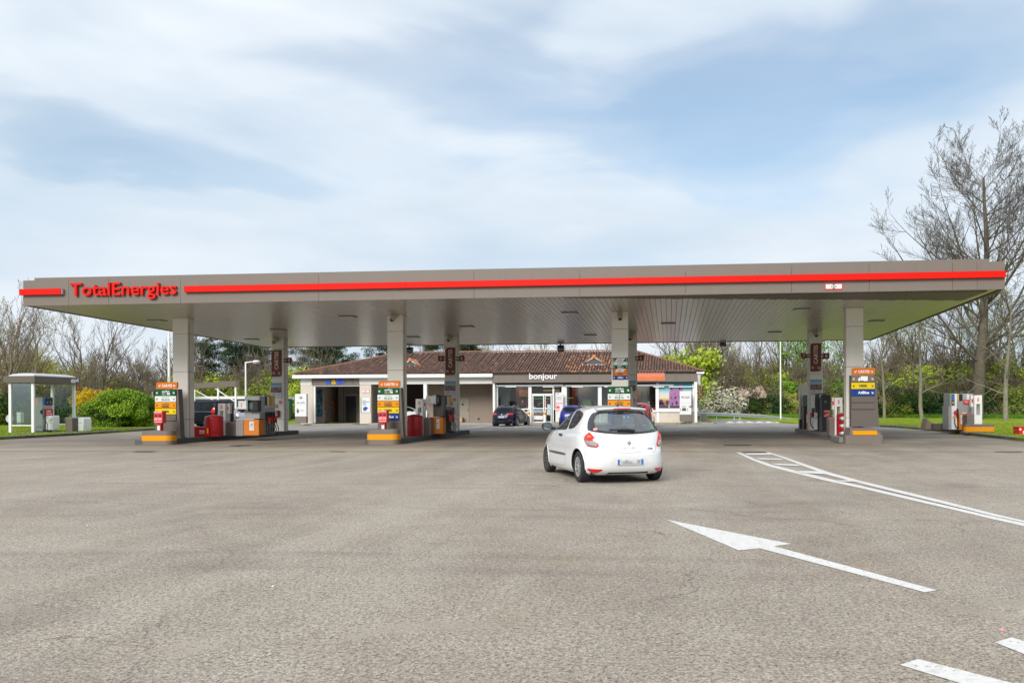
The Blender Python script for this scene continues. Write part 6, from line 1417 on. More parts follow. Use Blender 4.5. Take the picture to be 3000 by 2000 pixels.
# windscreen opening
holes+=[[(sg*1.47,1.07),(sg*1.50,1.2),(sg*1.55,1.33),(sg*2.001,1.35),(sg*2.001,1.07)] for sg in (-1,1)]
RA,FA,WR=-1.2875,1.2875,.302
body=car.body(holes,[(RA,.305),(FA,.305)],.362)
fr,_=car.patch('rear_window_surround',rw,GLOSSK,.004,inner=.84,K=3)
car.patch('rear_window',[(q[0],q[1]*.865,1.155+(q[2]-1.155)*.80) for q in rw],CARG,-.002,.0,parent=fr,back=False,K=5)
for s in (-1,1):
    g,_=car.patch('window_seal',sw1,GLOSSK,.003,inner=.93,side=s,K=2); car.patch('door_window',[(q[0],.12+(q[1]-.12)*.95,1.18+(q[2]-1.18)*.95) for q in sw1],CARG,-.001,parent=g,side=s,back=False)
    g,_=car.patch('window_seal',sw2,GLOSSK,.003,inner=.9,side=s,K=2); car.patch('quarter_window',[(q[0],-.7+(q[1]+.7)*.93,1.2+(q[2]-1.2)*.93) for q in sw2],CARG,-.001,parent=g,side=s,back=False)
# windscreen (dark laminated, far side)
for sg in (-1,1):
    mb=MB(); us=[1.42+.58*k/8 for k in range(9)]; zs_=[1.045,1.12,1.2,1.28,1.345,1.385]; q=[[car.PO(sg*min(u,1.9999),z,.004) for u in us] for z in zs_]
    mb.add([p for r_ in q for p in r_],[(r_*9+k,r_*9+k+1,(r_+1)*9+k+1,(r_+1)*9+k) for r_ in range(5) for k in range(8)]); obj('windscreen',mb,CARG,hatch,local=True,fixn=True,smooth=True)
for s in (-1,1):
    _=[('r',.865*s,.97),('s',-1.80,.98),('r',.70*s,.965),('r',.60*s,.90),('r',.545*s,.80),('r',.515*s,.70),('r',.53*s,.695),('r',.66*s,.715),('s',-1.76,.76),('s',-1.68,.82),('s',-1.66,.90)]
    # tail lamp, mapped by height and wrap angle
    A_=[(car.rx(.575*s,.695),.695),(car.rx(.60*s,.78),.78),(car.rx(.635*s,.88),.88),(car.rx(.68*s,.95),.95),(s*.5,.985),(car.sy(-1.66,.985,s),.975),(car.sy(-1.60,.95,s),.94),(car.sy(-1.56,.88,s),.88),(car.sy(-1.58,.81,s),.82),(car.sy(-1.64,.755,s),.765),(s*.5,.72),(car.rx(.68*s,.695),.695)]
    tl,_=car.patch('tail_light',[('f',*a) for a in A_],TAILR,.008,.022,sm=2)
    B_=[(car.rx(.597*s,.712),.712),(car.rx(.617*s,.785),.785),(car.rx(.63*s,.815),.815),(s*.47,.825),(s*.53,.82),(car.sy(-1.65,.80,s),.80),(car.sy(-1.67,.785,s),.785),(s*.5,.745),(car.rx(.68*s,.718),.718)]
    car.patch('clear_lens',[('f',*a) for a in B_],TAILC,.027,.006,sm=2,parent=tl)
    car.patch('amber_lens',[('f',*a) for a in [(car.rx(.68*s,.885),.885),(s*.455,.905),(s*.49,.91),(s*.50,.895),(s*.47,.88)]],TAILO,.031,.002,sm=1,parent=tl)
    car.patch('rear_reflector',[('f',*a) for a in [(car.rx(.50*s,.288),.288),(car.rx(.62*s,.292),.292),(car.rx(.775*s,.30),.30),(car.rx(.72*s,.235),.235),(car.rx(.63*s,.215),.215),(car.rx(.57*s,.235),.235)]],TAILR,.006,.003,sm=1)
    # side rub strip and handle
    car.patch('rub_strip',[('s',.78,.485),('s',.80,.51),('s',.76,.53),('s',-.50,.53),('s',-.54,.51),('s',-.50,.485)],DGREY,.012,.004,side=s,sm=1)
    car.patch('door_handle',[('s',-.20,.865),('s',-.02,.865),('s',0,.885),('s',-.04,.905),('s',-.18,.905),('s',-.22,.885)],BLACKP,.03,.006,side=s,sm=1)
    # mirrors
    mb=MB(); pts=[]
    mb.tube([(s*.76,.70,.985),(s*.84,.70,1.0),(s*.88,.70,1.02)],[.04,.035,.05],8); o=obj('wing_mirror',mb,BLACKP,hatch,local=True); smooth_angle(o)
    mb=MB(); n=14
    prof=[(.30,-.062),(.9,-.055),(1.0,-.02),(.95,.04),(.6,.10),(.1,.12)]
    vs=[];fs=[]
    for k,yy in prof:
        for i in range(n):
            a=2*math.pi*i/n; vs.append((s*(.955+.115*k*sgnpow(math.cos(a),.75)),.70+yy,1.04+.085*k*sgnpow(math.sin(a),.75)))
    for r_ in range(len(prof)-1):
        for i in range(n): fs.append((r_*n+i,r_*n+(i+1)%n,(r_+1)*n+(i+1)%n,(r_+1)*n+i))
    fs.append(tuple(range(n))[::-1]); fs.append(tuple(range((len(prof)-1)*n,len(prof)*n)))
    mb.add(vs,fs); sh=obj('mirror_shell',mb,BLACKP,o,local=True,fixn=True); smooth_angle(sh)
    mb=MB(); mb.add([(s*(.955+.095*sgnpow(math.cos(2*math.pi*i/n),.75)),.70-.066,1.04+.068*sgnpow(math.sin(2*math.pi*i/n),.75)) for i in range(n)],[tuple(range(n))]); obj('mirror_glass',mb,mat('mirror_glass',(.35,.4,.4),.05,metal=1,var=0),o,local=True)
# hinge gaps: door, tailgate, fuel flap
def gap(nm,pts,r=.0035,m=None,off=.0):
    mb=MB(); P=[car.PO(a,z,off) for a,z in pts]; mb.tube(P,r,4); return obj(nm,mb,m or mat('shut_line',(.16,.16,.165),.6,var=0),hatch,local=True)
tg=[(car.rx(x,z),z) for x,z in ((-.66,.95),(-.625,.88),(-.59,.78),(-.56,.69),(-.545,.64),(-.52,.61),(-.46,.60),(-.2,.598),(0,.597),(.2,.598),(.46,.60),(.52,.61),(.545,.64),(.56,.69),(.59,.78),(.625,.88),(.66,.95))]
gap('tailgate_gap',tg)
for s in (-1,1):
    gap('door_gap',[(car.sy(y,z,s),z) for y,z in ((-.43,1.0),(-.50,.85),(-.56,.6),(-.55,.4),(-.45,.30),(-.3,.265),(.3,.255),(.75,.255),(.83,.35),(.84,.6),(.80,.85),(.70,.97))])
    gap('bumper_gap',[(car.sy(-1.62,.66,s),.66),(car.sy(-1.66,.60,s),.60),(car.sy(-1.64,.5,s),.5),(car.sy(-1.62,.42,s),.42)],.0025)
    gap('roof_ditch',[(car.sy(y,z,s),z) for y,z in ((.3,1.33),(.0,1.405),(-.3,1.425),(-.7,1.425),(-1.1,1.40),(-1.3,1.375))],.0035)
gap('crease',[(car.rx(x,.855-.03*(x/.5)**2*0),.868) for x in np.linspace(-.5,.5,9)],.0018,WPAINT,.0)
# spoiler lip and brake light
mb=MB(); pts=[(x,-1.505-.035*(1-(x/.5)**2),1.375+.03*(1-(abs(x)/.55)**2)) for x in np.linspace(-.5,.5,11)]
mb=MB(); vs=[];fs=[]
for (x,y,z) in pts: vs+=[(x,y+.22,z+.055),(x,y+.03,z+.048),(x,y-.015,z+.030),(x,y-.01,z+.012),(x,y+.04,z-.005)]
for i in range(10):
    for k in range(4): fs.append((i*5+k,i*5+k+1,(i+1)*5+k+1,(i+1)*5+k))
mb.add(vs,fs); mb.f+=[(4,3,2,1,0),(50,51,52,53,54)]; mb.t+=[.5,.5]; so=obj('roof_spoiler',mb,WPAINT,hatch,local=True,fixn=True); smooth_angle(so,60)
mb=MB(); vs=[];fs=[]
for x in np.linspace(-.17,.17,7):
    y=-1.505-.035*(1-(x/.5)**2)-.013; z=1.375+.03*(1-(abs(x)/.55)**2); vs+=[(x,y-.012,z+.030),(x,y-.012,z+.005),(x,y+.02,z+.004),(x,y+.02,z+.034)]
for i in range(6):
    for k in range(4): fs.append((i*4+k,i*4+(k+1)%4,(i+1)*4+(k+1)%4,(i+1)*4+k))
fs+=[(3,2,1,0),(24,25,26,27)]; mb.add(vs,fs); obj('brake_light',mb,mat('brake_lamp',(.45,.01,.02),.2,var=.1),so,local=True,fixn=True)
# plate recess, plate, badge, letters
def rear_y(x,z): return car.P(car.rx(x,z),z).y
rc=[('r',-.36,.36),('r',-.31,.47),('r',-.22,.495),('r',.22,.495),('r',.31,.47),('r',.36,.36),('r',.30,.352),('r',-.30,.352)]
car.patch('plate_recess',[('r',-.42,.335),('r',-.33,.485),('r',-.26,.512),('r',.26,.512),('r',.33,.485),('r',.42,.335)],mat('white_car_shade',(.68,.69,.70),.25,var=0),.003,0,sm=2,back=False)
yy=rear_y(0,.42)-.012
mb=MB(); mb.box(-.26,.26,yy-.006,yy+.03,.37,.475,.004); pl=obj('number_plate',mb,mat('plate_white',(.62,.62,.61),.35,var=.0),hatch,local=True)
for a,b in ((-.255,-.215),(.215,.255)):
    mb=MB(); mb.box(a,b,yy-.009,yy-.0065,.373,.472); obj('blue_band',mb,mat('plate_blue',(.02,.15,.50),.35,var=0),pl,local=True)
mb=MB(); mb.box(-.20,.20,yy-.0085,yy-.0065,.385,.46); 
gm=bpy.data.materials.new('blurred_print'); gm.use_nodes=True; q=gm.node_tree; g=q.nodes.new('ShaderNodeTexCoord'); q.links.new(ramp(q,noise(q,g.outputs['Object'],9,1,.3).outputs[0],[(.35,(.30,.30,.30)),(.6,(.60,.60,.60))]),q.nodes['Principled BSDF'].inputs['Base Color'])
obj('smudged_print',mb,gm,pl,local=True)
mb=MB(); mb.box(-.27,.27,rear_y(0,.5)-.006,rear_y(0,.5)+.03,.492,.505,.004); obj('plate_lamp_ledge',mb,WPAINT,hatch,local=True)
yb=rear_y(0,.78)
mb=MB(); 
for sg in (1,-1):
    mb.add([(0,yb-.022,.83),(sg*.042,yb-.012,.78),(0,yb-.012,.73),(0,yb-.026,.78)],[(0,1,3),(1,2,3)])
    mb.add([(0,yb+.01,.83),(sg*.042,yb+.01,.78),(0,yb+.01,.73),(0,yb-.022,.83),(sg*.042,yb-.012,.78),(0,yb-.012,.73)],[(0,1,4,3),(1,2,5,4)])
obj('badge',mb,CHROME,hatch,local=True,fixn=True)
yb=rear_y(.2,.685); text('lettering','CLIO',-.115,.115,.672,.695,rear_y(0,.68)-.001,mat('satin_letter',(.55,.56,.57),.25,metal=.6,var=0),hatch,.006,.0,local=True,space=1.3)
mb=MB(); yb=rear_y(.42,.655); mb.box(.37,.47,yb-.008,yb+.02,.655,.672); obj('small_badge',mb,BLACKP,hatch,local=True)
mb=MB(); yb=rear_y(0,.595); mb.box(-.09,.09,yb-.007,yb+.04,.588,.603,.004); obj('tailgate_handle',mb,mat('white_car_shade',(.68,.69,.70)),hatch,local=True)
# wiper
W0=[(.14,.985),(.0,.998),(-.2,1.005),(-.36,1.008)]
mb=MB(); mb.tube([car.PO(car.rx(.13,.985),.985,.035),car.PO(car.rx(-.02,1.0),1.0,.04),car.PO(car.rx(-.20,1.012),1.012,.03)],[.028,.024,.012],8); wp=obj('rear_wiper',mb,BLACKP,hatch,local=True); mb=MB(); mb.tube([car.PO(car.rx(.06,1.02),1.02,.022),car.PO(car.rx(-.16,1.02),1.02,.022),car.PO(car.rx(-.36,1.022),1.022,.018)],.009,6); obj('wiper_blade',mb,BLACKP,wp,local=True)
# stickers
car.patch('round_sticker',[('f',car.rx(-.60,1.04)+.028*math.cos(a),1.035+.028*math.sin(a)) for a in np.linspace(0,5.5,8)],mat('pink_sticker',(.72,.28,.30),.5,var=.1),.007,sm=1,parent=fr,K=2)
car.patch('green_sticker',[('f',car.rx(.47,1.035),1.03),('f',car.rx(.47,1.06),1.06),('f',car.rx(.56,1.06),1.06),('f',car.rx(.56,1.03),1.03)],mat('green_sticker',(.05,.38,.10),.5,var=.2),.003,sm=1,parent=fr,K=2)
# aerial
mb=MB(); mb.tube([(.03,-1.17,1.465),(.03,-1.16,1.50)],[.03,.012],8); mb.tube([(.03,-1.16,1.50),(.03,-1.34,1.72)],.004,5); obj('aerial',mb,BLACKP,hatch,local=True)
# underside, wells, exhaust, bumper valance
mb=MB(); mb.box(-.70,.70,-1.75,1.75,.18,.24); mb.box(-.66,.66,-.9,.9,.24,.5); obj('underbody',mb,BLACKP,hatch,local=True)
for wy in (RA,FA):
    for s in (-1,1):
        mb=MB(); vs=[];fs=[]
        for xx in (.875,.50):
            for a in np.linspace(-.25,math.pi+.25,15): 
                yy_=wy+.365*math.cos(a); zz_=.305+.365*math.sin(a); vs.append((s*.5 if xx<.6 else car.P(car.sy(yy_,max(zz_,.2),s),max(zz_,.2)).x-s*.006,yy_,zz_))
        for i in range(14): fs.append((i,i+1,i+16,i+15))
        fs.append(tuple(range(15,30))); mb.add(vs,fs); obj('wheel_well',mb,BLACKP,hatch,local=True)
        # arch lip
        mb=MB(); L_=[]
        for a in np.linspace(-.3,math.pi+.3,19):
            y,z=wy+.364*math.cos(a),.305+.364*math.sin(a); z=max(z,.2); p=car.P(car.sy(y,z,s),z); L_.append((p.x-s*.004,y,z))
        mb.tube(L_,.011,6); obj('arch_lip',mb,WPAINT,hatch,local=True,smooth=True)
mb=MB(); mb.box(-.42,.42,-1.90,-1.70,.19,.26,.03); obj('rear_valance',mb,BLACKP,hatch,local=True); mb=MB(); mb.tube([(-.40,-1.6,.2),(-.40,-1.86,.185)],.022,8); obj('exhaust',mb,DGREY,hatch,local=True)
w1=wheel(hatch,-.742,RA,WR,WR,.185,-1,SPOKE,9); w2=wheel(hatch,-.742,FA,WR,WR,.185,-1,DGREY,9,steer=R(0)); 
w3=wheel(hatch,.742,RA,WR,WR,.185,1,SPOKE,9); w4=copy_wheel(w3,hatch,(.742,FA,WR))
# interior
SEAT=mat('seat_fabric',(.045,.047,.052),.9,var=.2)
def seat(x,y,back=.62):
    mb=MB(); mb.box(x-.24,x+.24,y-.05,y+.45,.38,.52,.05); s=obj('seat',mb,SEAT,hatch,local=True)
    mb=MB(); mb.prism([(y-.02,.48),(y+.1,.48),(y-.06,.48+back),(y-.16,.48+back)],'x',x-.23,x+.23); obj('backrest',mb,SEAT,s,local=True,fixn=True)
    mb=MB(); mb.box(x-.13,x+.13,y-.20,y-.10,.5+back,.69+back,.035); obj('headrest',mb,SEAT,s,local=True)
seat(-.36,.0,.58); seat(.36,.0,.58)
mb=MB(); mb.box(-.6,.6,-1.15,-.65,.36,.52,.05); rs_=obj('rear_seat',mb,SEAT,hatch,local=True); mb=MB(); mb.box(-.6,.6,-1.25,-1.10,.5,.99,.05); obj('backrest',mb,SEAT,rs_,local=True)
mb=MB(); mb.box(-.56,.56,-1.72,-1.26,.93,.955,.01); obj('parcel_shelf',mb,DGREY,hatch,local=True)
mb=MB(); mb.box(-.66,.66,.62,1.05,.62,.98,.06); obj('dashboard',mb,DGREY,hatch,local=True)
mb=MB(); mb.tube([(-.36+.19*math.cos(a),.52-.06*math.sin(a),.90+.18*math.sin(a)) for a in np.linspace(0,2*math.pi,17)],.014,6); obj('steering_wheel',mb,BLACKP,hatch,local=True)
# ---- generic distant cars from the same skin builder
def simple_car(name,lab,cat,loc,head,rings,paint,wb,tr,wr,tailwin,sidewins,lights,plate_z,extra=None,rim=SPOKE,rad=None,glass=None):
    glass=glass or mat('dark_car_glass',(.010,.012,.014),.22,var=0,spec=.15)
    root=thing(name,lab,cat,loc,head); c=Car({'rings':smooth_rings(rings,.04)},paint,root,0)
    c.body([],[(-wb/2,wr),(wb/2,wr)],rad or wr*1.16)
    c.patch('rear_window',tailwin,glass,.006,.0,sm=1,K=4)
    for s in (-1,1):
        for sw in sidewins: c.patch('side_window',sw,glass,.006,0,side=s,sm=1,K=4)
        for L_ in lights: c.patch('tail_light',[('f',(x*s if k=='u' else (c.rx(x*s,z) if k=='r' else c.sy(x,z,s))),z) for k,x,z in L_],TAILR,.01,.01,sm=1,K=3)
        yw=c.prm(1.0); 
        ym=sidewins[0][0][1]-.06 if sidewins else .6
        mb=MB(); zz=sidewins[0][0][2]+.06; wx=c.prm(zz)[0]; mb.box(min(s*(wx-.02),s*(wx+.2)),max(s*(wx-.02),s*(wx+.2)),ym-.05,ym+.05,zz-.04,zz+.11,.04); obj('wing_mirror',mb,paint if paint is not None else BLACKP,root,local=True)
    mb=MB(); W_=c.prm(.5)[0]; yr=c.prm(.5)[1]; yf=c.prm(.5)[2]; mb.box(-W_*.85,W_*.85,yr+.25,yf-.25,rings[0][0]-.02,rings[0][0]+.05); mb.box(-W_*.7,W_*.7,-wb/2+wr,wb/2-wr,rings[0][0],.5)
    obj('underbody',mb,BLACKP,root,local=True)
    for wy in (-wb/2,wb/2):
        for s in (-1,1):
            mb=MB(); mb.lathe([(wr*1.15,-.14),(wr*1.15,.14)],(s*(tr/2-.05),wy,wr),18,'x'); obj('wheel_well',mb,BLACKP,root,local=True)
    wa=wheel(root,-tr/2,-wb/2,wr,wr,.2,-1,rim,8); copy_wheel(wa,root,(-tr/2,wb/2,wr)); wb_=wheel(root,tr/2,-wb/2,wr,wr,.2,1,rim,8); copy_wheel(wb_,root,(tr/2,wb/2,wr))
    y=c.P(c.rx(0,plate_z),plate_z).y-.012; mb=MB(); mb.box(-.26,.26,y-.006,y+.04,plate_z-.055,plate_z+.055); p=obj('number_plate',mb,mat('plate_white',(.62,.62,.61)),root,local=True)
    for a,b in ((-.255,-.215),(.215,.255)):
        mb=MB(); mb.box(a,b,y-.009,y-.0065,plate_z-.05,plate_z+.05); obj('blue_band',mb,mat('plate_blue',(.02,.15,.50)),p,local=True)
    if extra: extra(c,root)
    return root,c
NAVY=mat('navy_car_paint',(.008,.012,.030),.22,var=.02,coat=.25,spec=.2)
WAG=[(.18,.80,-2.15,2.15,5,4),(.30,.88,-2.28,2.25,4.5,3.6),(.50,.91,-2.32,2.28,4.2,3.2),(.70,.915,-2.28,2.2,4.2,3.0),(.85,.905,-2.22,1.9,4.3,3.2),(.93,.88,-2.18,1.45,4.4,3.5),(1.0,.84,-2.13,1.1,4.5,3.8),(1.15,.76,-2.0,.75,4.5,3.9),(1.30,.66,-1.85,.35,4.4,4),(1.38,.58,-1.72,.1,4,4),(1.42,.46,-1.5,-.1,3.6,3.6),(1.44,.25,-1.1,-.4,3,3)]
def wagon_extra(c,root):
    for s in (-1,1):
        mb=MB(); mb.tube([(s*.56,.1,1.40),(s*.58,-.1,1.455),(s*.58,-1.3,1.45),(s*.56,-1.55,1.38)],.02,6); obj('roof_rail',mb,STEEL,root,local=True)
        c.patch('rear_reflector',[('f',c.rx(.5*s,.42),.42),('f',c.rx(.5*s,.46),.46),('f',c.rx(.72*s,.46),.46),('f',c.rx(.72*s,.42),.42)],TAILR,.008,sm=1,K=2)
    c.patch('chrome_trim',[('r',-.75,.335),('r',-.75,.355),('r',.75,.355),('r',.75,.335)],CHROME,.01,sm=0,K=3)
    y=c.P(0,.83).y; mb=MB(); mb.tube([(-.05,y-.01,.83),(.05,y-.01,.83)],.03,8); obj('badge',mb,CHROME,root,local=True)
gp=G(1478,1248.5); wl=Vector(gp)
simple_car('estate_car','dark navy estate car parked facing the shop window, silver roof rails','car',(wl.x+.1,wl.y+2.1,0),R(-7),WAG,NAVY,2.7,1.58,.33,
  [('r',-.68,1.0),('r',-.60,1.2),('r',-.5,1.32),('r',.5,1.32),('r',.60,1.2),('r',.68,1.0)],
  [[('s',.75,1.0),('s',.2,1.28),('s',-.1,1.35),('s',-.45,1.355),('s',-.45,1.0)],[('s',-.52,1.0),('s',-.52,1.355),('s',-1.2,1.34),('s',-1.3,1.0)],[('s',-1.37,1.02),('s',-1.3,1.32),('s',-1.55,1.28),('s',-1.75,1.05)]],
  [[('r',.36,.82),('r',.40,.93),('r',.76,.93),('s',-1.95,.93),('s',-1.9,.86),('r',.74,.80)]],.66,wagon_extra)
BLU=mat('blue_car_paint',(.006,.018,.21),.22,var=.02,coat=.3)
SM=[(.18,.74,-1.75,1.80,5,4),(.30,.81,-1.88,1.9,4.5,3.6),(.50,.835,-1.92,1.93,4.2,3.2),(.75,.83,-1.88,1.8,4.2,3.0),(.88,.81,-1.83,1.45,4.3,3.3),(.97,.78,-1.78,1.1,4.4,3.6),(1.1,.72,-1.68,.85,4.5,3.9),(1.3,.62,-1.55,.45,4.4,4),(1.40,.54,-1.42,.15,4,4),(1.45,.42,-1.2,-.05,3.6,3.6),(1.47,.22,-.9,-.35,3,3)]
wl=Vector(G(1660,1247)); simple_car('small_car','bright blue hatchback parked before the shop, mostly hidden by the white hatchback','car',(wl.x+.35,wl.y+1.9,0),R(-6),SM,BLU,2.4,1.45,.30,
  [('r',-.62,1.0),('r',-.54,1.2),('r',-.44,1.34),('r',.44,1.34),('r',.54,1.2),('r',.62,1.0)],[[('s',.75,1.0),('s',.3,1.25),('s',0,1.36),('s',-.35,1.38),('s',-.35,.99)],[('s',-.42,.99),('s',-.42,1.38),('s',-1.15,1.32),('s',-1.2,1.02)]],
  [[('r',.62,.80),('r',.60,1.15),('s',-1.55,1.2),('s',-1.62,1.0),('s',-1.68,.80)]],.5)
RDP=mat('red_car_paint',(.42,.012,.012),.18,var=.02,coat=1)
MPV=[(.20,.80,-1.95,2.0,5,4),(.32,.87,-2.05,2.1,4.5,3.6),(.52,.89,-2.08,2.12,4.2,3.2),(.80,.89,-2.05,2.0,4.2,3.0),(.95,.875,-2.02,1.6,4.4,3.4),(1.05,.85,-1.99,1.3,4.6,3.8),(1.25,.79,-1.93,.9,4.8,4),(1.45,.71,-1.86,.5,4.8,4),(1.56,.62,-1.78,.2,4.4,4),(1.61,.5,-1.6,.0,3.8,3.6),(1.63,.3,-1.3,-.3,3,3)]
def mpv_extra(c,root):
    c.patch('grey_bumper',[('f',c.rx(-.85,.40),.40),('f',c.rx(-.85,.66),.66),('f',c.rx(.85,.66),.66),('f',c.rx(.85,.40),.40)],mat('slate_bumper',(.09,.10,.12),.5,var=.05),.02,0,sm=1,K=4)
    for s in (-1,1):
        mb=MB(); mb.tube([(s*.62,.2,1.56),(s*.66,.0,1.66),(s*.66,-1.5,1.66),(s*.62,-1.75,1.58)],.018,6); obj('roof_rail',mb,RDP,root,local=True)
wl=Vector(G(1878,1252)); simple_car('people_carrier','red people carrier parked facing the shop beside the back column','car',(A(1878,BY-6),wl.y+2.1,0),R(-3),MPV,RDP,2.7,1.55,.33,
  [('r',-.70,1.06),('r',-.64,1.3),('r',-.58,1.48),('r',.58,1.48),('r',.64,1.3),('r',.70,1.06)],[[('s',1.0,1.1),('s',.5,1.35),('s',.1,1.5),('s',-.3,1.52),('s',-.3,1.05)],[('s',-.38,1.05),('s',-.38,1.52),('s',-1.1,1.52),('s',-1.1,1.05)],[('s',-1.18,1.08),('s',-1.18,1.5),('s',-1.6,1.48),('s',-1.75,1.1)]],
  [[('r',.76,.92),('r',.75,1.05),('r',.68,1.45),('s',-1.78,1.45),('s',-1.85,1.05),('s',-1.9,.92)]],.75,mpv_extra,rad=.36)
VAN=[(.22,.86,-2.35,2.45,6,4),(.35,.93,-2.45,2.55,6,3.6),(.6,.955,-2.47,2.58,6,3.4),(.9,.955,-2.46,2.45,6,3.2),(1.1,.945,-2.45,2.1,6,3.6),(1.2,.93,-2.44,1.85,6,4),(1.45,.89,-2.41,1.45,6,4.5),(1.7,.83,-2.36,1.1,6,4.5),(1.83,.77,-2.3,.9,5.5,4.4),(1.91,.66,-2.15,.6,4.6,4),(1.95,.45,-1.8,.2,3.6,3.4),(1.965,.2,-1.3,-.3,3,3)]
def van_extra(c,root):
    for s in (-1,1):
        mb=MB(); mb.tube([(s*.70,.6,1.90),(s*.72,.4,1.99),(s*.72,-1.8,1.98),(s*.70,-2.0,1.9)],.018,6); obj('roof_rail',mb,DGREY,root,local=True)
    c.patch('chrome_trim',[('s',1.1,1.10),('s',1.1,1.125),('s',-2.0,1.13),('s',-2.0,1.105)],STEEL,.012,side=-1,sm=0,K=3)
    mb=MB(); y=c.P(0,1.9).y; mb.box(-.1,.1,y-.02,y+.05,1.86,1.9); obj('brake_light',mb,TAILR,root,local=True)
wl=G(660,1250); simple_car('black_van','black passenger van with tinted windows behind the farthest left island','van',(A(662,24.8)-2.26,24.8+1.0,0),R(66),VAN,mat('black_car_paint',(.007,.009,.014),.4,var=.02,spec=.12),3.1,1.66,.35,
  [('r',-.76,1.2),('r',-.70,1.5),('r',-.64,1.74),('r',.64,1.74),('r',.70,1.5),('r',.76,1.2)],[[('s',1.3,1.2),('s',.95,1.5),('s',.7,1.72),('s',.3,1.74),('s',.3,1.18)],[('s',.2,1.18),('s',.2,1.74),('s',-.85,1.74),('s',-.85,1.18)],[('s',-.95,1.18),('s',-.95,1.74),('s',-2.0,1.72),('s',-2.05,1.2)]],
  [[('u',.45,.95),('u',.45,1.4),('u',.56,1.4),('u',.56,.95)]],.85,van_extra,rad=.39)
def mini(name,lab,px,yb,Yc,paint,rz):
    simple_car(name,lab,'car',(A(px,Yc),Yc,0),rz,SM,paint,2.4,1.45,.30,[('r',-.62,1.0),('r',-.54,1.2),('r',-.44,1.34),('r',.44,1.34),('r',.54,1.2),('r',.62,1.0)],[[('s',.75,1.0),('s',.3,1.25),('s',0,1.36),('s',-.35,1.38),('s',-.35,.99)],[('s',-.42,.99),('s',-.42,1.38),('s',-1.15,1.32),('s',-1.2,1.02)]],[[('r',.62,.80),('r',.60,1.15),('s',-1.55,1.2),('s',-1.62,1.0),('s',-1.68,.80)]],.5)
mini('white_car','white car standing in the open passage left of the blue panel',1196,1240,BY+3.2,WPAINT,R(-75))
mini('silver_car','silver car half hidden between the black van and the display case of an orange pump',712,1240,30,mat('silver_car_paint',(.42,.44,.46),.25,metal=.5,var=.02,coat=.8),R(30))
# ------------------------------------------------------------------ person behind the shop window
def skinned(name,verts,edges,m,parent,lev=1):
    me=bpy.data.meshes.new(name); me.from_pydata([v[:3] for v in verts],edges,[]); me.materials.append(m)
    o=bpy.data.objects.new(name,me); COL.objects.link(o); o.parent=parent
    me_skin=o.modifiers.new('skin','SKIN'); me_skin.use_smooth_shade=True
    for i,v in enumerate(verts):
        s=me.skin_vertices[0].data[i]; s.radius=(v[3],v[4] if len(v)>4 else v[3]); s.use_root=(i==0)
    sb=o.modifiers.new('smooth','SUBSURF'); sb.levels=lev; sb.render_levels=lev
    return o
px_,py_=A(1531,BY+1.1),BY+1.1
t=thing('person','grey haired person in a dark jacket standing behind the shop window','person',(px_,py_,.14))
SK=mat('skin_tone',(.42,.24,.17),.5,var=.03); CL=mat('dark_jacket',(.03,.035,.05),.8); TR=mat('dark_trousers',(.04,.04,.05),.8)
skinned('clothed_body',[(0,0,.95,.15,.11),(0,0,1.15,.15,.11),(0,0,1.38,.17,.11),(0,0,1.47,.06,.06),(-.2,0,1.42,.06),(-.27,-.03,1.15,.045),(-.22,-.2,1.05,.038),(.2,0,1.42,.06),(.27,-.03,1.15,.045),(.22,-.2,1.05,.038),(-.09,0,.85,.085),(-.1,0,.48,.06),(-.1,.02,.08,.045),(-.1,-.14,.04,.04),(.09,0,.85,.085),(.1,0,.48,.06),(.1,.02,.08,.045),(.1,-.14,.04,.04)],[(0,1),(1,2),(2,3),(2,4),(4,5),(5,6),(2,7),(7,8),(8,9),(0,10),(10,11),(11,12),(12,13),(0,14),(14,15),(15,16),(16,17)],CL,t)
mb=MB(); 
def head(mb,c,s=1):
    prof=[(.01,-.13),(.05,-.125),(.068,-.09),(.078,-.03),(.082,.03),(.075,.075),(.05,.11),(.01,.122)]
    n=14; vs=[];fs=[]
    for r,h in prof:
        for k in range(n):
            a=2*math.pi*k/n; f=1.0+(.22 if math.sin(a)<0 and h<-.05 else 0); vs.append((c[0]+r*math.cos(a)*s,c[1]+r*math.sin(a)*1.18*s*(1.06 if math.sin(a)>0 else f*.97),c[2]+h*s))
    for i in range(len(prof)-1):
        for k in range(n): fs.append((i*n+k,i*n+(k+1)%n,(i+1)*n+(k+1)%n,(i+1)*n+k))
    fs+=[tuple(range(n))[::-1],tuple(range((len(prof)-1)*n,len(prof)*n))]
    mb.add(vs,fs)
    mb.add([(c[0]-.014,c[1]-.088,c[2]-.035),(c[0]+.014,c[1]-.088,c[2]-.035),(c[0],c[1]-.115,c[2]-.032),(c[0],c[1]-.09,c[2]+.015)],[(0,2,3),(2,1,3),(0,1,2)])
    for sx in (-1,1): mb.box(c[0]+sx*.082-.008,c[0]+sx*.082+.008,c[1]-.012,c[1]+.02,c[2]-.03,c[2]+.025,.006)
head(mb,(0,-.02,1.62)); mb.tube([(0,0,1.44),(0,-.01,1.54)],.055,10); o=obj('head',mb,SK,t,local=True); smooth_angle(o,60)
mb=MB(); mb.lathe([(.083,.03),(.088,.06),(.06,.118),(.01,.13)],(0,.0,1.62),14); h_=obj('hair',mb,mat('grey_hair',(.35,.34,.33),.8),o,local=True,smooth=True)
mb=MB()
for sx in (-1,1): mb.box(sx*.03-.012,sx*.03+.012,-.112,-.100,1.62,1.632)
mb.box(-.025,.025,-.114,-.104,1.553,1.559); obj('eyes_and_mouth',mb,mat('dark_feature',(.08,.04,.035),.5),o,local=True)
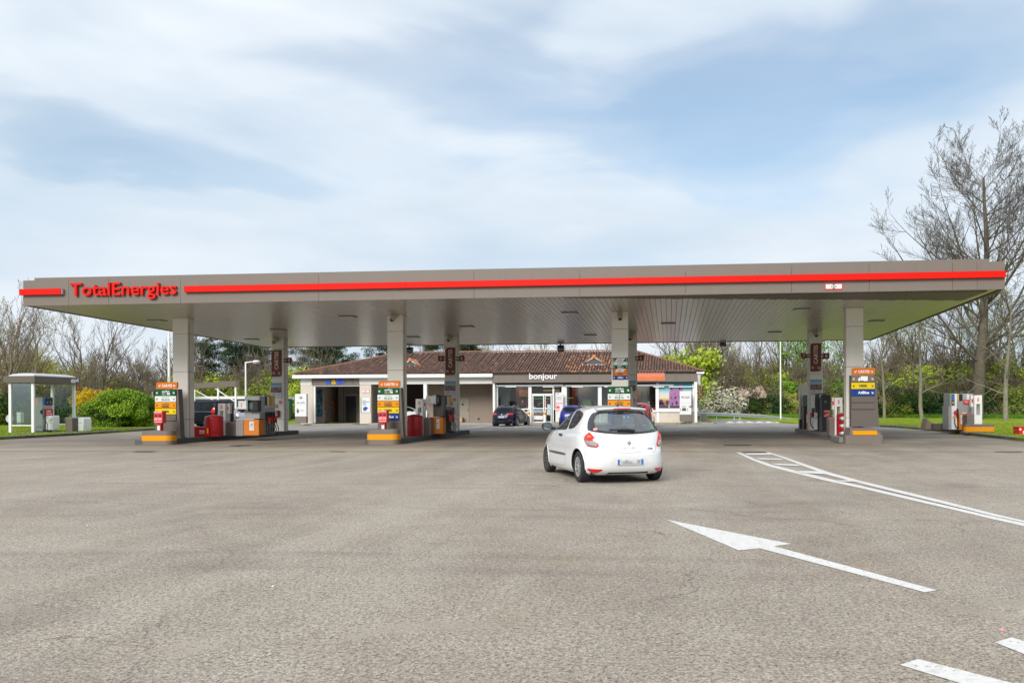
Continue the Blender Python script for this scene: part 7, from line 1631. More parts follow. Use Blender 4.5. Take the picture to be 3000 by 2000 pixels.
for sx in (-1,1):
    mb=MB(); mb.box(sx*.22-.035,sx*.22+.035,-.28,-.2,1.02,1.05,.012)
    for k in range(4): mb.tube([(sx*.22-.027+k*.018,-.27,1.035),(sx*.22-.027+k*.018,-.31,1.025),(sx*.22-.027+k*.018,-.325-.006*(k in (1,2)),1.0)],.008,5)
    mb.tube([(sx*.185,-.22,1.04),(sx*.17,-.25,1.045),(sx*.175,-.275,1.03)],.009,5); obj('hand',mb,SK,t,local=True)
# ------------------------------------------------------------------ right hand stand-alone island
RYp=8.0; RZ=.14
t=thing('fuel_pump','standalone grey fuel pump with an orange panel on the lawn edge','fuel pump',(A(2820,RYp),RYp,RZ))
def rp(nm,x0,y0,x1,y1,dy,d,m,parent=None,bev=.006): mb=MB(); pixbox(mb,x0,y0,x1,y1,RYp+dy,d,bev); return obj(nm,mb,m,parent or t)
rp('left_flank',2778.8,1190,2787.3,1258.5,.05,.9,GREYM); rp('upper_flank',2782.3,1153.5,2787.3,1189.5,.05,.9,GREYM)
h=rp('white_head',2787.5,1153,2804,1188,0,1,WHITE); rp('display_surround',2787.8,1154,2797,1187.6,-.012,.01,DGREY,h); rp('blue_display',2789.3,1156.5,2795.6,1172,-.02,.006,mat('azure_panel',(.02,.16,.6)),h); rp('yellow_sticker',2790.3,1177,2794.5,1181,-.02,.006,YELLOW,h); rp('red_sticker',2791,1182.5,2794,1186,-.02,.006,RED,h)
c=rp('white_casing',2787.5,1188.3,2804,1257.5,0,.9,WHITE); logo(c,A(2792,RYp),Zh(2792,1223,RYp),.14,RYp-.003); rp('casing_seam',2787.6,1209.2,2803.8,1209.8,-.003,.002,DGREY,c,0)
rp('centre_column',2804.3,1153,2820,1175,.05,.9,GREYM); rp('amber_label',2804.5,1155.5,2808.6,1174.5,.03,.015,mat('amber_label',(.75,.45,.12),.5)); rp('black_display',2810,1154,2819.8,1173.5,.03,.015,BLACKP)
rp('grey_door',2804.3,1175.3,2851,1210.5,.06,.9,GREYM); rp('price_board',2820.3,1152.5,2851,1175,.06,.9,mat('light_grey_board',(.34,.35,.34),.5,var=.08)); rp('white_notice',2832,1155,2839.8,1171,.045,.012,WHITEB); n=rp('red_notice',2822.3,1171.2,2841.2,1184,.035,.012,RED); rp('notice_lines',2825,1175,2838,1176,.03,.004,TXTW,n,0); rp('notice_lines',2825,1178.5,2838,1179.3,.03,.004,TXTW,n,0)
rp('lower_body',2804.3,1210.7,2809,1257.5,.3,.5,GREYM)
op=rp('orange_panel',2809.2,1211,2830.5,1258.5,0,.5,ORANGEP); rp('panel_lid',2819.5,1208.5,2831,1210.8,.02,.4,WHITE); nn=rp('logo_notice',2814,1215,2824,1242,-.006,.005,WHITEB,op); logo(nn,A(2819,RYp),Zh(2819,1225,RYp),.15,RYp-.008)
rp('holster',2803,1197,2809,1224,-.06,.1,BLACKP,None,.02)
mb=MB(); Yn=RYp-.1; mb.box(A(2796.5,Yn),A(2804,Yn),Yn,Yn+.09,Zh(2800,1214.5,Yn),Zh(2800,1202,Yn),.03); nz=obj('nozzle',mb,MATS['nozzle_red'],t); mb=MB(); mb.tube([(A(2799,Yn),Yn,Zh(2799,1215,Yn)),(A(2797.5,Yn),Yn,Zh(2799,1228,Yn))],.03,7); obj('nozzle_collar',mb,YELLOWB,nz)
mb=MB(); mb.tube([(A(2797.3,Yn),Yn,Zh(2799,1228,Yn)),(A(2797,Yn),Yn,Zh(2799,1238,Yn)),(A(2799.5,Yn),Yn,Zh(2799,1248,Yn)),(A(2804,Yn),Yn,Zh(2799,1253,Yn)),(A(2809,Yn),Yn+.05,Zh(2799,1255,Yn))],.022,6); obj('hose',mb,RUBBER,t)
rp('base_frame',2784,1258.8,2828,1263,0,.9,BLACKP)
service('white service pillar with a window slot beside the standalone pump on the right',2854.5,2877.5,1157.5,1243,(2844.5,2854,0,0),(2832.5,2854,1213),z0=RZ,Y=7.3)
t=thing('impact_barrier','amber and brown wrap-round barrier in front of the standalone pump','barrier',(A(2870,6.4),6.4,RZ)); 
def rb(nm,x0,y0,x1,y1,Y,d,m): mb=MB(); a=W(x0,y0,Y); b=W(x1,y1,Y); mb.prism(rrect(a[0],b[0],Y,Y+d,.12,'abcd'),'z',b[1],a[1]); return obj(nm,mb,m,t)
rb('upper_block',2826.5,1242.2,2916,1250,6.4,.35,TAUPE); rb('amber_band',2826.2,1250.2,2916.3,1263.5,6.39,.37,YELLOWB); rb('lower_block',2826.5,1263.7,2916,1268,6.4,.35,TAUPE)
t=thing('impact_barrier','plain brown low barrier on the lawn left of the standalone pump','barrier',(A(2755,9.3),9.3,RZ)); mb=MB(); pixbox(mb,2732.5,1239.8,2778,1260,9.3,.3,.03); obj('block',mb,TAUPED,t)
t=thing('red_box','bright red box at the far right edge of the lawn','box',(A(2993,4),4,RZ)); mb=MB(); pixbox(mb,2985,1252,3018,1283,4,.6,.01); b=obj('box_body',mb,MATS['box_red'],t); mb=MB(); pixbox(mb,2983.5,1249.5,3019,1251.8,3.98,.64,.006); obj('box_lid',mb,MATS['box_red'],t); mb=MB(); pixbox(mb,2986.5,1254,2992,1260,3.99,.008); obj('sticker',mb,WHITEB,b); mb=MB(); pixbox(mb,2997,1262,3008,1272,3.99,.008); s_=obj('notice',mb,WHITEB,b); 
text('lettering','sable',A(2998,3.98),A(3007,3.98),Zh(3002,1269,3.98),Zh(3002,1265,3.98),3.985,TXTR,s_,.003,.01)
t=thing('stone_block','weathered brown stone block on the lawn left of the standalone pump','stone block',(A(2722,14),14,VZ)); a,b=A(2710,13),A(2731,13); zt_=Zh(2720,1226,13); mb=MB(); mb.prism([(a,VZ-.03),(b,VZ-.03),(b,zt_-.22),(a+.1,zt_)],'y',13,13.8); obj('block',mb,mat('rough_stone',(.22,.17,.12),.95,var=.3,scale=4,bump=.8,bscale=20),t)
# ------------------------------------------------------------------ lamp posts, rail, road furniture
def mast(lab,px,Y,ztop,r,arm=None):
    X=A(px,Y); t=thing('lamp_post',lab,'lamp post',(X,Y,0)); n=8
    mb=MB(); mb.tube([(X,Y,-.05),(X,Y,ztop)],[r,r*.7],10); smooth_angle(obj('pole',mb,WHITE,t)); mb=MB(); mb.box(X-r*2,X+r*2,Y-r*2,Y+r*2,-.02,.14,.01); obj('base_plate',mb,STEEL,t)
    if arm:
        mb=MB(); mb.tube([(X,Y,ztop-.05),(X+.5,Y,ztop+.0),(X+.75,Y,ztop+.02)],[.05,.04,.04],8); obj('arm',mb,WHITE,t)
        mb=MB(); mb.lathe([(.02,.14),(.2,.12),(.29,.03),(.3,-.02)],(X+.92,Y,ztop),14); hd_=obj('lamp_head',mb,WHITE,t,smooth=True); mb=MB(); mb.lathe([(.27,-.02),(.2,-.14),(.02,-.2)],(X+.92,Y,ztop),14); obj('lamp_bowl',mb,mat('lamp_bowl',(.45,.45,.43),.3),hd_,smooth=True)
mast('tall white pole rising behind the farthest left fuel sign',495.5,40,12.5,.13)
mast('white lamp post with a short arm in front of the pines',720,33,Zh(720,1060,33),.085,True)
mast('slender white pole in front of the green bank, left of lane number 7',2287,44,9.0,.075)
# guard rail
def pol(px,y,Y): X,Z=W(px,y,Y); return X,Y,Z
pts=[pol(2043,1213,41.5),pol(2075,1212.5,42.),pol(2150,1215,43),pol(2230,1219,44),pol(2290,1226,45),pol(2345,1233,46)]
t=thing('guard_rail','galvanised guard rail dipping to the ground along the rear road','guard rail',(pts[0][0],pts[0][1],0))
for (a,b) in zip(pts,pts[1:]):
    mb=MB(); pr=[(-.16,0),(-.12,-.07),(-.05,-.07),(-.02,0),(.02,0),(.05,-.07),(.12,-.07),(.16,0)]
    vs=[(a[0],a[1]+q[1],a[2]+q[0]) for q in pr]+[(b[0],b[1]+q[1],b[2]+q[0]) for q in pr]; mb.add(vs,[(i,i+1,i+9,i+8) for i in range(7)]); o=obj('rail_beam',mb,STEEL,t)
for px in (2066,2098,2151,2168,2240):
    for a,b in zip(pts,pts[1:]):
        x=A(px,43)
        if a[0]<=x<b[0]:
            k=(x-a[0])/(b[0]-a[0]); y=a[1]+(b[1]-a[1])*k+.02; z=a[2]+(b[2]-a[2])*k; mb=MB(); mb.box(x-.05,x+.05,y,y+.1,-.02,z+.05); obj('post',mb,STEEL,t)
Yc=36.8; t=thing('concrete_barrier','weathered concrete barrier block with sloping sides at the right corner of the shop','barrier',(A(2064,Yc),Yc,0)); P=lambda x,y:W(x,y,Yc)
mb=MB(); mb.prism([P(2044,1237),P(2089,1238),P(2074,1226),P(2069,1211.5),P(2053,1211.5),P(2050,1225)],'y',Yc,Yc+1.4); obj('block',mb,mat('pale_concrete',(.36,.31,.24),.9,var=.15,stain=.3,bump=.4),t,fixn=True)
t=thing('road_sign','round white sign with a red rim reading 10 above a red triangular hump sign','sign',(A(2052,33),33,0)); Ys=33.0; X=A(2051,Ys)
mb=MB(); mb.tube([(X,Ys+.06,0),(X,Ys+.06,Zh(2051,1126,Ys))],.03,8); obj('post',mb,STEEL,t)
zc=Zh(2051,1135.3,Ys); r=(A(2059.5,Ys)-A(2042.5,Ys))/2; mb=MB(); mb.lathe([(r,0),(r,.02)],(X,Ys,zc),28,'y'); d=obj('speed_disc',mb,TXTR,t); mb=MB(); mb.lathe([(r*.76,-.006),(r*.76,-.002)],(X,Ys,zc),28,'y'); d2=obj('white_centre',mb,WHITEB,d); text('lettering','10',X-r*.42,X+r*.42,zc-r*.36,zc+r*.36,Ys-.007,TXTK,d2,.003,.03)
zb_,zt_=Zh(2051,1161.5,Ys),Zh(2051,1145,Ys); hw=(A(2060.5,Ys)-A(2042,Ys))/2; mb=MB(); mb.prism(rrect(0,1,0,1,.1)[:0] or [(X-hw,zb_),(X+hw,zb_),(X,zt_)],'y',Ys-.02,Ys+.01); tr_=obj('triangle',mb,TXTR,t); cz=(zb_*2+zt_)/3; f=lambda x,z,k:((x-X)*k+X,(z-cz)*k+cz); mb=MB(); mb.prism([f(X-hw,zb_,.68),f(X+hw,zb_,.68),f(X,zt_,.68)],'y',Ys-.026,Ys-.021); w2=obj('white_field',mb,WHITEB,tr_); mb=MB(); mb.prism([(X-.14,cz-.09),(X+.14,cz-.09),(X+.05,cz-.02),(X-.05,cz-.02)],'y',Ys-.031,Ys-.027); obj('hump_symbol',mb,TXTK,w2)
# green mesh fences
FG=mat('fence_green',(.01,.10,.05),.5)
def fence(lab,pts,h,posts=2.6,wires=True,z0=.05):
    t=thing('mesh_fence',lab,'fence',(pts[0][0],pts[0][1],z0)); wm=MB()
    for a,b in zip(pts,pts[1:]):
        L_=math.hypot(b[0]-a[0],b[1]-a[1]); n=max(1,int(L_/posts))
        for i in range(n+1):
            k=i/n; x,y=a[0]+(b[0]-a[0])*k,a[1]+(b[1]-a[1])*k; mb=MB(); mb.tube([(x,y,z0-.1),(x,y,z0+h+.05)],.035,6); obj('post',mb,FG,t)
        for i in range(int(L_/.13)):
            k=i*.13/L_; x,y=a[0]+(b[0]-a[0])*k,a[1]+(b[1]-a[1])*k; wm.add([(x-.004,y,z0),(x+.004,y,z0),(x+.004,y,z0+h),(x-.004,y,z0+h)],[(0,1,2,3)])
        for j in range(9):
            z=z0+h*j/8; r_=.012 if j in (0,8) else .004; wm.add([(a[0],a[1],z-r_),(b[0],b[1],z-r_),(b[0],b[1],z+r_),(a[0],a[1],z+r_)],[(0,1,2,3)])
    o=obj('wire_mesh',wm,FG,t); o['kind']='stuff'; return t
fence('low green mesh fence in front of the flowering bank right of the shop',[(A(2045,52),52),(A(2400,55),55)],1.4,2.35)
fence('low green mesh fence behind the right hand lawn',[(A(2590,52),52),(A(2720,50),50),(A(2860,48),48),(A(3100,44),44)],1.5,4.6)
fence('green mesh fence beside the tall wash totem, behind the farthest left back column',[(A(842,42),42),(A(866,42),42)],2.0,1.2)
t=thing('gate_post','pair of stout dark green gate posts left of the wash totem','post',(A(845,41.5),41.5,0)); mb=MB(); pixbox(mb,842.5,1173,848,1232,41.5,.15); obj('post',mb,FG,t); mb=MB(); pixbox(mb,849,1180,851,1232,41.6,.1); obj('post',mb,FG,t)
# ------------------------------------------------------------------ open wash bays behind on the left
t=thing('wash_canopy','long brown beam on white posts and diagonal braces behind the black van','wash bay frame',(A(640,36),36,0))
p1=(A(701,29),29); p0=(A(375,52),52)
za_=Zh(701,1114.5,29); zb_=Zh(701,1131.5,29); d=Vector((p0[0]-p1[0],p0[1]-p1[1])); Ld=d.length; u=d/Ld; nn=Vector((-u.y,u.x))
for i in range(7):
    a=Vector(p1)+u*(Ld*i/7+.005); b=Vector(p1)+u*(Ld*(i+1)/7-.005); mb=MB(); q=[a,b,b+nn*.3,a+nn*.3]; mb.add([(*v,zb_) for v in q]+[(*v,za_) for v in q],[(3,2,1,0),(4,5,6,7),(0,1,5,4),(1,2,6,5),(2,3,7,6),(3,0,4,7)]); obj('beam_panel',mb,TAUPE,t,fixn=True)
for k in (.01,.13,.31,.5,.7,.9):
    a=Vector(p1)+u*(Ld*k)+nn*.15; mb=MB(); mb.box(a.x-.06,a.x+.06,a.y-.06,a.y+.06,0,zb_); obj('post',mb,WHITE,t)
a=Vector(p1)+u*(Ld*.02)+nn*.15; b=Vector(p1)+u*(Ld*.16)+nn*.15; mb=MB(); mb.tube([(a.x,a.y,1.9),(b.x,b.y,zb_)],.045,6); obj('brace',mb,WHITE,t); b2=Vector(p1)+u*(Ld*.13)+nn*.15; c2=Vector(p1)+u*(Ld*.33)+nn*.15; mb=MB(); mb.tube([(b2.x,b2.y,1.8),(c2.x,c2.y,zb_)],.04,6); obj('brace',mb,WHITE,t)
Yl=41; t=thing('low_shed','long low dark shed with a white roof edge behind the black van','shed',(A(680,Yl),Yl,.1)); 
for i in range(12):
    mb=MB(); pixbox(mb,560+i*21.2,1168,581+i*21.2,1222,Yl,3); obj('cladding_panel',mb,mat('dark_teal_cladding',(.02,.045,.055),.5,var=.2,scale=1.5),t)
mb=MB(); pixbox(mb,558,1161,816,1167.6,Yl-.15,3.4); obj('roof_edge',mb,WHITE,t)
mb=MB(); pixbox(mb,558,1168.5,816,1176,Yl-.05,.04); obj('dark_band',mb,mat('dark_band',(.02,.022,.03),.4),t)
t=thing('orange_unit','orange framed vacuum unit left of the farthest left back column','vacuum unit',(A(788,38),38,0)); mb=MB()
for q in ((780.5,1198,784.5,1226),(784.6,1198,842,1201.5),(838,1201.6,842,1226)): pixbox(mb,*q,38,.3)
obj('orange_frame',mb,mat('vivid_orange',(.80,.18,.03),.5),t); mb=MB(); pixbox(mb,785,1202,837.5,1241,38.1,.5); obj('casing',mb,mat('beige_casing',(.22,.2,.17),.6),t); mb=MB(); pixbox(mb,786,1205,793,1213.5,38.05,.04); obj('window',mb,BLACKP,t)
mb=MB(); t=thing('beige_wall','low beige wall seen between the van and the orange pump','wall',(A(700,35),35,0)); pixbox(mb,684,1206,716,1242,35,.3); obj('wall_face',mb,mat('sand_render',(.40,.32,.22),.85,var=.2),t); mb=MB(); pixbox(mb,683,1203.5,717,1205.8,34.9,.5); obj('coping',mb,DGREY,t)
# ------------------------------------------------------------------ vegetation
rngs=random.Random(11)
def norm(v):
    l=math.sqrt(v[0]**2+v[1]**2+v[2]**2) or 1; return (v[0]/l,v[1]/l,v[2]/l)
def grow(seed,H_,r0,clear=.25,levels=4,kids=(9,3,2,2),spread=50,up=.10,lenf=(.55,.55,.6,.6),wob=.16,steps=(9,5,4,3),fork=False,minr=.012,rk=.62,twob=None):
    rg=random.Random(seed); segs=[]; tips=[]
    def rec(p,d,L,r,lv,st0):
        n=steps[min(lv,len(steps)-1)]; pr=r
        for i in range(n):
            k=(i+1)/n; wb_=wob if (lv or twob is None) else twob; d=norm((d[0]+rg.gauss(0,wb_),d[1]+rg.gauss(0,wb_),d[2]+rg.gauss(0,wb_)*.6+up*(1 if lv else .4)))
            q=(p[0]+d[0]*L/n,p[1]+d[1]*L/n,p[2]+d[2]*L/n); nr=max(minr,r*(1-.82*k)); segs.append((p,q,pr,nr)); 
            if lv<levels and (lv>0 or k>clear):
                nk=kids[min(lv,len(kids)-1)]
                cnt=nk/ n if lv==0 else nk/n
                m=int(cnt)+(1 if rg.random()<cnt-int(cnt) else 0)
                for _ in range(m):
                    a=R(rg.gauss(spread if lv<2 else spread*.72,9)); az=rg.uniform(0,6.283)
                    t1=norm((-d[1],d[0],0.001)) if abs(d[2])<.99 else (1,0,0)
                    t2=(d[1]*t1[2]-d[2]*t1[1],d[2]*t1[0]-d[0]*t1[2],d[0]*t1[1]-d[1]*t1[0])
                    c=math.cos(a); s_=math.sin(a); ca,sa=math.cos(az)*s_,math.sin(az)*s_
                    cdir=norm((d[0]*c+t1[0]*ca+t2[0]*sa,d[1]*c+t1[1]*ca+t2[1]*sa,d[2]*c+t1[2]*ca+t2[2]*sa))
                    kk=(k-clear)/(1-clear) if lv==0 else k
                    rec(q,cdir,L*lenf[min(lv,len(lenf)-1)]*(1.05-.55*kk)*rg.uniform(.8,1.15),max(minr,nr*(rk if lv==0 else .62)),lv+1,0)
            p=q; pr=nr
        tips.append(p)
    rec((0,0,0),(rg.gauss(0,.03),rg.gauss(0,.03),1),H_,r0,0,0)
    return segs,tips
def seg_mesh(name,segs,m,big=6):
    P0=np.array([s[0] for s in segs]);P1=np.array([s[1] for s in segs]);R0=np.array([s[2] for s in segs]);R1=np.array([s[3] for s in segs])
    V=[];F=[];o=0
    for mask,n in ((R0>.05,8),(R0<=.05,3)):
        p0,p1,r0,r1=P0[mask],P1[mask],R0[mask],R1[mask]
        if len(p0)==0: continue
        d=p1-p0; d/=np.maximum(np.linalg.norm(d,axis=1,keepdims=True),1e-9); ref=np.where(np.abs(d[:,2:3])<.9,np.array([[0,0,1.]]),np.array([[1.,0,0]])); a=np.cross(d,ref); a/=np.linalg.norm(a,axis=1,keepdims=True); b=np.cross(d,a)
        p0=p0-d*(r0[:,None]*.3)
        rows=[]
        for k in range(n):
            t_=2*math.pi*k/n; e=a*math.cos(t_)+b*math.sin(t_); rows.append(p0+e*r0[:,None]); 
        for k in range(n):
            t_=2*math.pi*k/n; e=a*math.cos(t_)+b*math.sin(t_); rows.append(p1+e*r1[:,None])
        v=np.stack(rows,1).reshape(-1,3); N_=len(p0); base=np.arange(N_)[:,None]*(2*n)+o
        fs=[np.concatenate([base+k,base+(k+1)%n,base+(k+1)%n+n,base+k+n],1) for k in range(n)]
        V.append(v); F.append(np.concatenate(fs,0)); o+=len(v)
    V=np.concatenate(V); F=np.concatenate(F); me=bpy.data.meshes.new(name); me.vertices.add(len(V)); me.vertices.foreach_set('co',V.astype(np.float32).ravel()); me.loops.add(F.size); me.loops.foreach_set('vertex_index',F.astype(np.int32).ravel()); me.polygons.add(len(F)); me.polygons.foreach_set('loop_start',np.arange(len(F),dtype=np.int32)*4); me.polygons.foreach_set('use_smooth',np.ones(len(F),dtype=bool)); me.materials.append(m); me.update(); me.validate(); return me
def leaf_mesh(name,pts,size,m,seed=0,aspect=1.,droop=0,tint=None):
    rg=np.random.default_rng(seed); n=len(pts); P=np.asarray(pts,float)
    d=rg.normal(size=(n,3)); d/=np.linalg.norm(d,axis=1,keepdims=True); a=np.cross(d,rg.normal(size=(n,3))); a/=np.linalg.norm(a,axis=1,keepdims=True); b=np.cross(d,a); s=(size*rg.uniform(.6,1.3,n))[:,None]
    q=np.stack([P-a*s*.5,P+b*s*.32*aspect,P+a*s*.5,P-b*s*.32*aspect],1); V=q.reshape(-1,3); me=bpy.data.meshes.new(name); me.vertices.add(4*n); me.vertices.foreach_set('co',V.astype(np.float32).ravel()); me.loops.add(4*n); me.loops.foreach_set('vertex_index',np.arange(4*n,dtype=np.int32)); me.polygons.add(n); me.polygons.foreach_set('loop_start',np.arange(n,dtype=np.int32)*4)
    at=me.attributes.new('tint','FLOAT','FACE'); at.data.foreach_set('value',(rg.random(n) if tint is None else tint).astype(np.float32)); me.materials.append(m); me.update(); me.validate(); return me
def clumps(nc,per,ext,seed,rc=.5,shell=.5,low=0.05,squash=.8):
    rg=np.random.default_rng(seed); out=[];ti=[]
    for i in range(nc):
        while True:
            c=rg.uniform(-1,1,3); l=np.linalg.norm(c)
            if l<=1 and l>shell*rg.random(): break
        c=np.array([c[0]*ext[0],c[1]*ext[1],(c[2]*.5+.5)*ext[2]]); 
        # bulge out low down like a shrub
        r=rc*rg.uniform(.6,1.4); p=rg.normal(size=(per,3)); p/=np.maximum(np.linalg.norm(p,axis=1,keepdims=True),1e-6); p*= (rg.random((per,1))**.45)*r; p[:,2]*=squash; q=c+p; q=q[q[:,2]>low]; out.append(q); ti.append(np.clip(rg.normal(.5,.12)+rg.normal(0,.13,len(q)),0,1))
    return np.concatenate(out),np.concatenate(ti)
def lmat(name,stops,rough=.7): return mat(name,(.1,.1,.1),rough,var=.0,tint=stops,spec=.25)
L_HEDGE=lmat('hedge_leaves',[(0,(.07,.15,.01)),(.5,(.17,.30,.022)),(.8,(.28,.41,.03)),(1,(.34,.46,.05))])
L_FORS=lmat('forsythia_flowers',[(0,(.25,.26,.02)),(.4,(.62,.42,.01)),(1,(.85,.58,.01))])
L_SPRING=lmat('spring_leaves',[(0,(.22,.31,.02)),(.6,(.38,.48,.04)),(1,(.50,.58,.08))])
L_MID=lmat('scrub_leaves',[(0,(.10,.13,.02)),(.5,(.22,.27,.04)),(1,(.36,.40,.08))])
L_OLIVE=lmat('olive_buds',[(0,(.24,.24,.05)),(.5,(.38,.39,.09)),(1,(.52,.52,.15))])
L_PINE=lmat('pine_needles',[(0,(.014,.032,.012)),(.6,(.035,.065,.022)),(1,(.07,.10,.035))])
L_BLOSS=lmat('white_blossom',[(0,(.30,.34,.18)),(.4,(.62,.60,.45)),(1,(.78,.76,.66))])
L_PINK=lmat('cream_pink_flowers',[(0,(.42,.32,.25)),(.5,(.66,.52,.44)),(1,(.78,.68,.60))])
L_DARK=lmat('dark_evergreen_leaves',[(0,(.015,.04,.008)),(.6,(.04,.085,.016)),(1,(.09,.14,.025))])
L_BRIGHT=lmat('fresh_green_leaves',[(0,(.08,.22,.012)),(.6,(.17,.36,.02)),(1,(.26,.46,.03))])
L_BROWN=lmat('brown_twig_haze',[(0,(.21,.175,.08)),(.6,(.34,.29,.13)),(1,(.46,.41,.19))])
BARK=mat('grey_brown_bark',(.175,.135,.098),.9,var=.25,scale=2.5,bump=.5,bscale=12)
BARKD=mat('dark_bark',(.115,.095,.072),.9,var=.6,scale=3.5,bump=1.,bscale=9,stain=.75,stain_col=(.035,.03,.024))
BARKP=mat('pale_lichen_bark',(.21,.195,.14),.9,var=.5,scale=4,bump=.8,bscale=14,stain=.7,stain_col=(.07,.065,.04))
def plant(name,lab,cat,loc,parts,group=None,rz=0,sc=1):
    t=thing(name,lab,cat,loc,rz,group); t.scale=(sc,sc,sc) if isinstance(sc,(int,float)) else sc
    for nm,me in parts:
        o=bpy.data.objects.new(nm,me); COL.objects.link(o); o.parent=t
        if nm!='trunk': o['kind']='stuff'
    return t
def split(segs,thr=.045): return [s for s in segs if s[2]>thr],[s for s in segs if s[2]<=thr]
def bare(nm,seed,H_,r,bark,**k):
    segs,tips=grow(seed,H_,r,**k); a,b=split(segs,r*.12); return [('trunk',seg_mesh(nm+'_trunk',a,bark)),('twigs',seg_mesh(nm+'_twigs',b,bark))],tips
# big bare tree on the right
bt,tips=bare('big_tree',21,26.5,.50,BARKD,clear=.22,levels=4,kids=(46,12,8,5),spread=46,up=.10,lenf=(.50,.42,.46,.5),wob=.062,steps=(18,9,6,4),minr=.0095,rk=.34,twob=.05)
plant('bare_tree','huge leafless tree towering over the right end of the canopy','tree',(A(2864,41),41,.0),bt,rz=-.57,sc=(1.08,1.08,.85))
bt2,_=bare('edge_tree',33,25,.5,BARKD,clear=.25,levels=4,kids=(24,8,6,4),spread=50,up=.08,lenf=(.38,.52,.55,.5),wob=.12,steps=(10,6,5,3),minr=.013)
plant('bare_tree','leafless tree whose crown reaches in at the right edge of the photo','tree',(A(3170,38),38,.0),bt2,rz=2.0,sc=(1,1,.85))
# medium bare trees, five forms shared
forms=[]
for i,(sd,H_,r,cl) in enumerate(((41,12,.22,.2),(42,13,.20,.25),(43,11,.20,.15),(44,14,.24,.2),(45,10,.16,.2))):
    forms.append(bare('bare_form_%d'%i,sd,H_,r,BARK,clear=cl,levels=3,kids=(13,7,5),spread=38,up=.16,lenf=(.55,.55,.5),wob=.15,steps=(8,6,4,3),minr=.014))
def atp(px,Y): return (A(px,Y),Y,0)
def leafy(form,m,size,dens,seed,spr=.25):
    tips=np.array(forms[form][1]); rg=np.random.default_rng(seed); sel=tips[rg.random(len(tips))<.9]; P=np.repeat(sel,dens,0)+rg.normal(0,spr,(len(sel)*dens,3)); return leaf_mesh('leaves_%d'%seed,P,size,m,seed)
left=[('leafless tree at the left photo edge with a ruddy budding crown',20,30,3,.98),('leafless tree directly behind the gpl shelter',120,36,0,1.04),('tall spreading leafless tree behind the right end of the gpl shelter roof',215,42,1,1.02),('wide crowned leafless tree above the yellow forsythia',305,40,3,.93),('thin leafless tree over the round hedge',385,46,2,1.02),('leafless tree left of the white pole',455,50,4,1.15),('leafless tree rising just right of the farthest left front column',600,50,0,.92),('small dark forked leafless tree under the white arm lamp',745,52,4,.62),('leafless tree in front of the pines beside lane sign 2',905,56,1,.75),('leafless tree leaning out left of the round white sign',-15,24,2,1.0),('crooked leafless tree between the shelter and the forsythia',262,30,4,.75),('leafless tree at the back behind the shelter',70,52,1,1.15),('far leafless tree above the left end of the wash beam',345,60,0,1.12),('far leafless tree behind the white pole',520,62,3,.9)]
LBUD=leafy(1,L_OLIVE,.12,2,66,.3)
for i,(lab,px,Y,f,s) in enumerate(left):
    k=.70 if px<330 else (.62 if px<560 else .8)
    plant('bare_tree',lab,'tree',atp(px,Y),forms[f][0]+([('foliage',LBUD)] if f==1 else []),rz=i*1.7,sc=s*k)
# olive / leafing crowns on bare frames
BUD_A=leafy(0,L_OLIVE,.16,3,60); BUD_B=leafy(3,L_SPRING,.18,5,61,.4); BUD_C=leafy(2,L_BRIGHT,.22,7,62,.45); BUD_D=leafy(1,L_BROWN,.13,3,63); BUD_E=leafy(1,L_SPRING,.14,4,67,.35)
plant('leafing_tree','tree with reddish olive buds at the far left edge','tree',atp(45,34),forms[0][0]+[('foliage',BUD_A)],rz=4,sc=.74)
for lab,px,Y,f,bud,s,rz in (('fresh green young tree above the shop roof right end',2030,58,3,BUD_B,.62,0),('light green budding tree right of the shop roof corner',2105,60,0,BUD_E,.62,2),('light green budding tree over the white blossom',2160,61,1,BUD_E,.66,1),('light green budding tree between the two tallest pale trees',2650,60,1,BUD_E,.80,3),('light green budding tree behind the stone block',2735,59,0,BUD_E,.78,1),('yellow green tree behind the standalone pump',2825,60,3,BUD_B,.62,4),('light green budding tree right of the huge trunk',2905,58,1,BUD_E,.78,2),('yellow green tree at the right edge behind the red box',2985,57,3,BUD_B,.66,5),('bright green tree left of the right hand back column',2335,60,2,BUD_C,.86,2),('bright green tree between lane sign 8 and the front column',2440,60,2,BUD_C,.95,3),('brown budding tree behind the white blossom',2125,66,1,BUD_D,.82,1),('brown budding tree above the pink flowering bush',2185,70,1,BUD_D,.86,4),('tall leafless tree behind the slender white pole',2295,64,3,None,.88,1),('leafless tree behind the right front column',2520,62,0,BUD_A,.88,2),('red-brown budding tree right of the truck fuel sign',2575,58,1,BUD_D,.78,5),('olive tree behind the pale trunks',2680,64,0,BUD_A,1.0,2.5),('brown budding tree left of the huge bare tree',2760,66,1,BUD_D,1.0,3.5),('olive budding tree right of the huge bare tree',2935,60,0,BUD_A,1.0,.5),('brown budding tree at the far right',2990,58,1,BUD_D,.95,1.5),('leafless tree between the shop roof and the floodlight',1975,70,4,None,1.05,1),('slim leafless tree behind the shop ridge above the doors',1690,72,1,None,.72,2),('slim leafless tree behind the right roof vent',1770,72,3,None,.68,4),('slim budding tree behind the ridge above the shop sign',1595,74,0,BUD_A,.80,1),('budding tree behind the ridge right of lane sign 4',1470,74,0,BUD_A,.80,3),('small leafless tree behind the ridge right of the dark conifer',1530,80,2,None,.88,5)):
    plant('bare_tree' if bud is None else 'budding_tree',lab,'tree',atp(px,Y),forms[f][0]+([('foliage',bud)] if bud else []),rz=rz,sc=s)
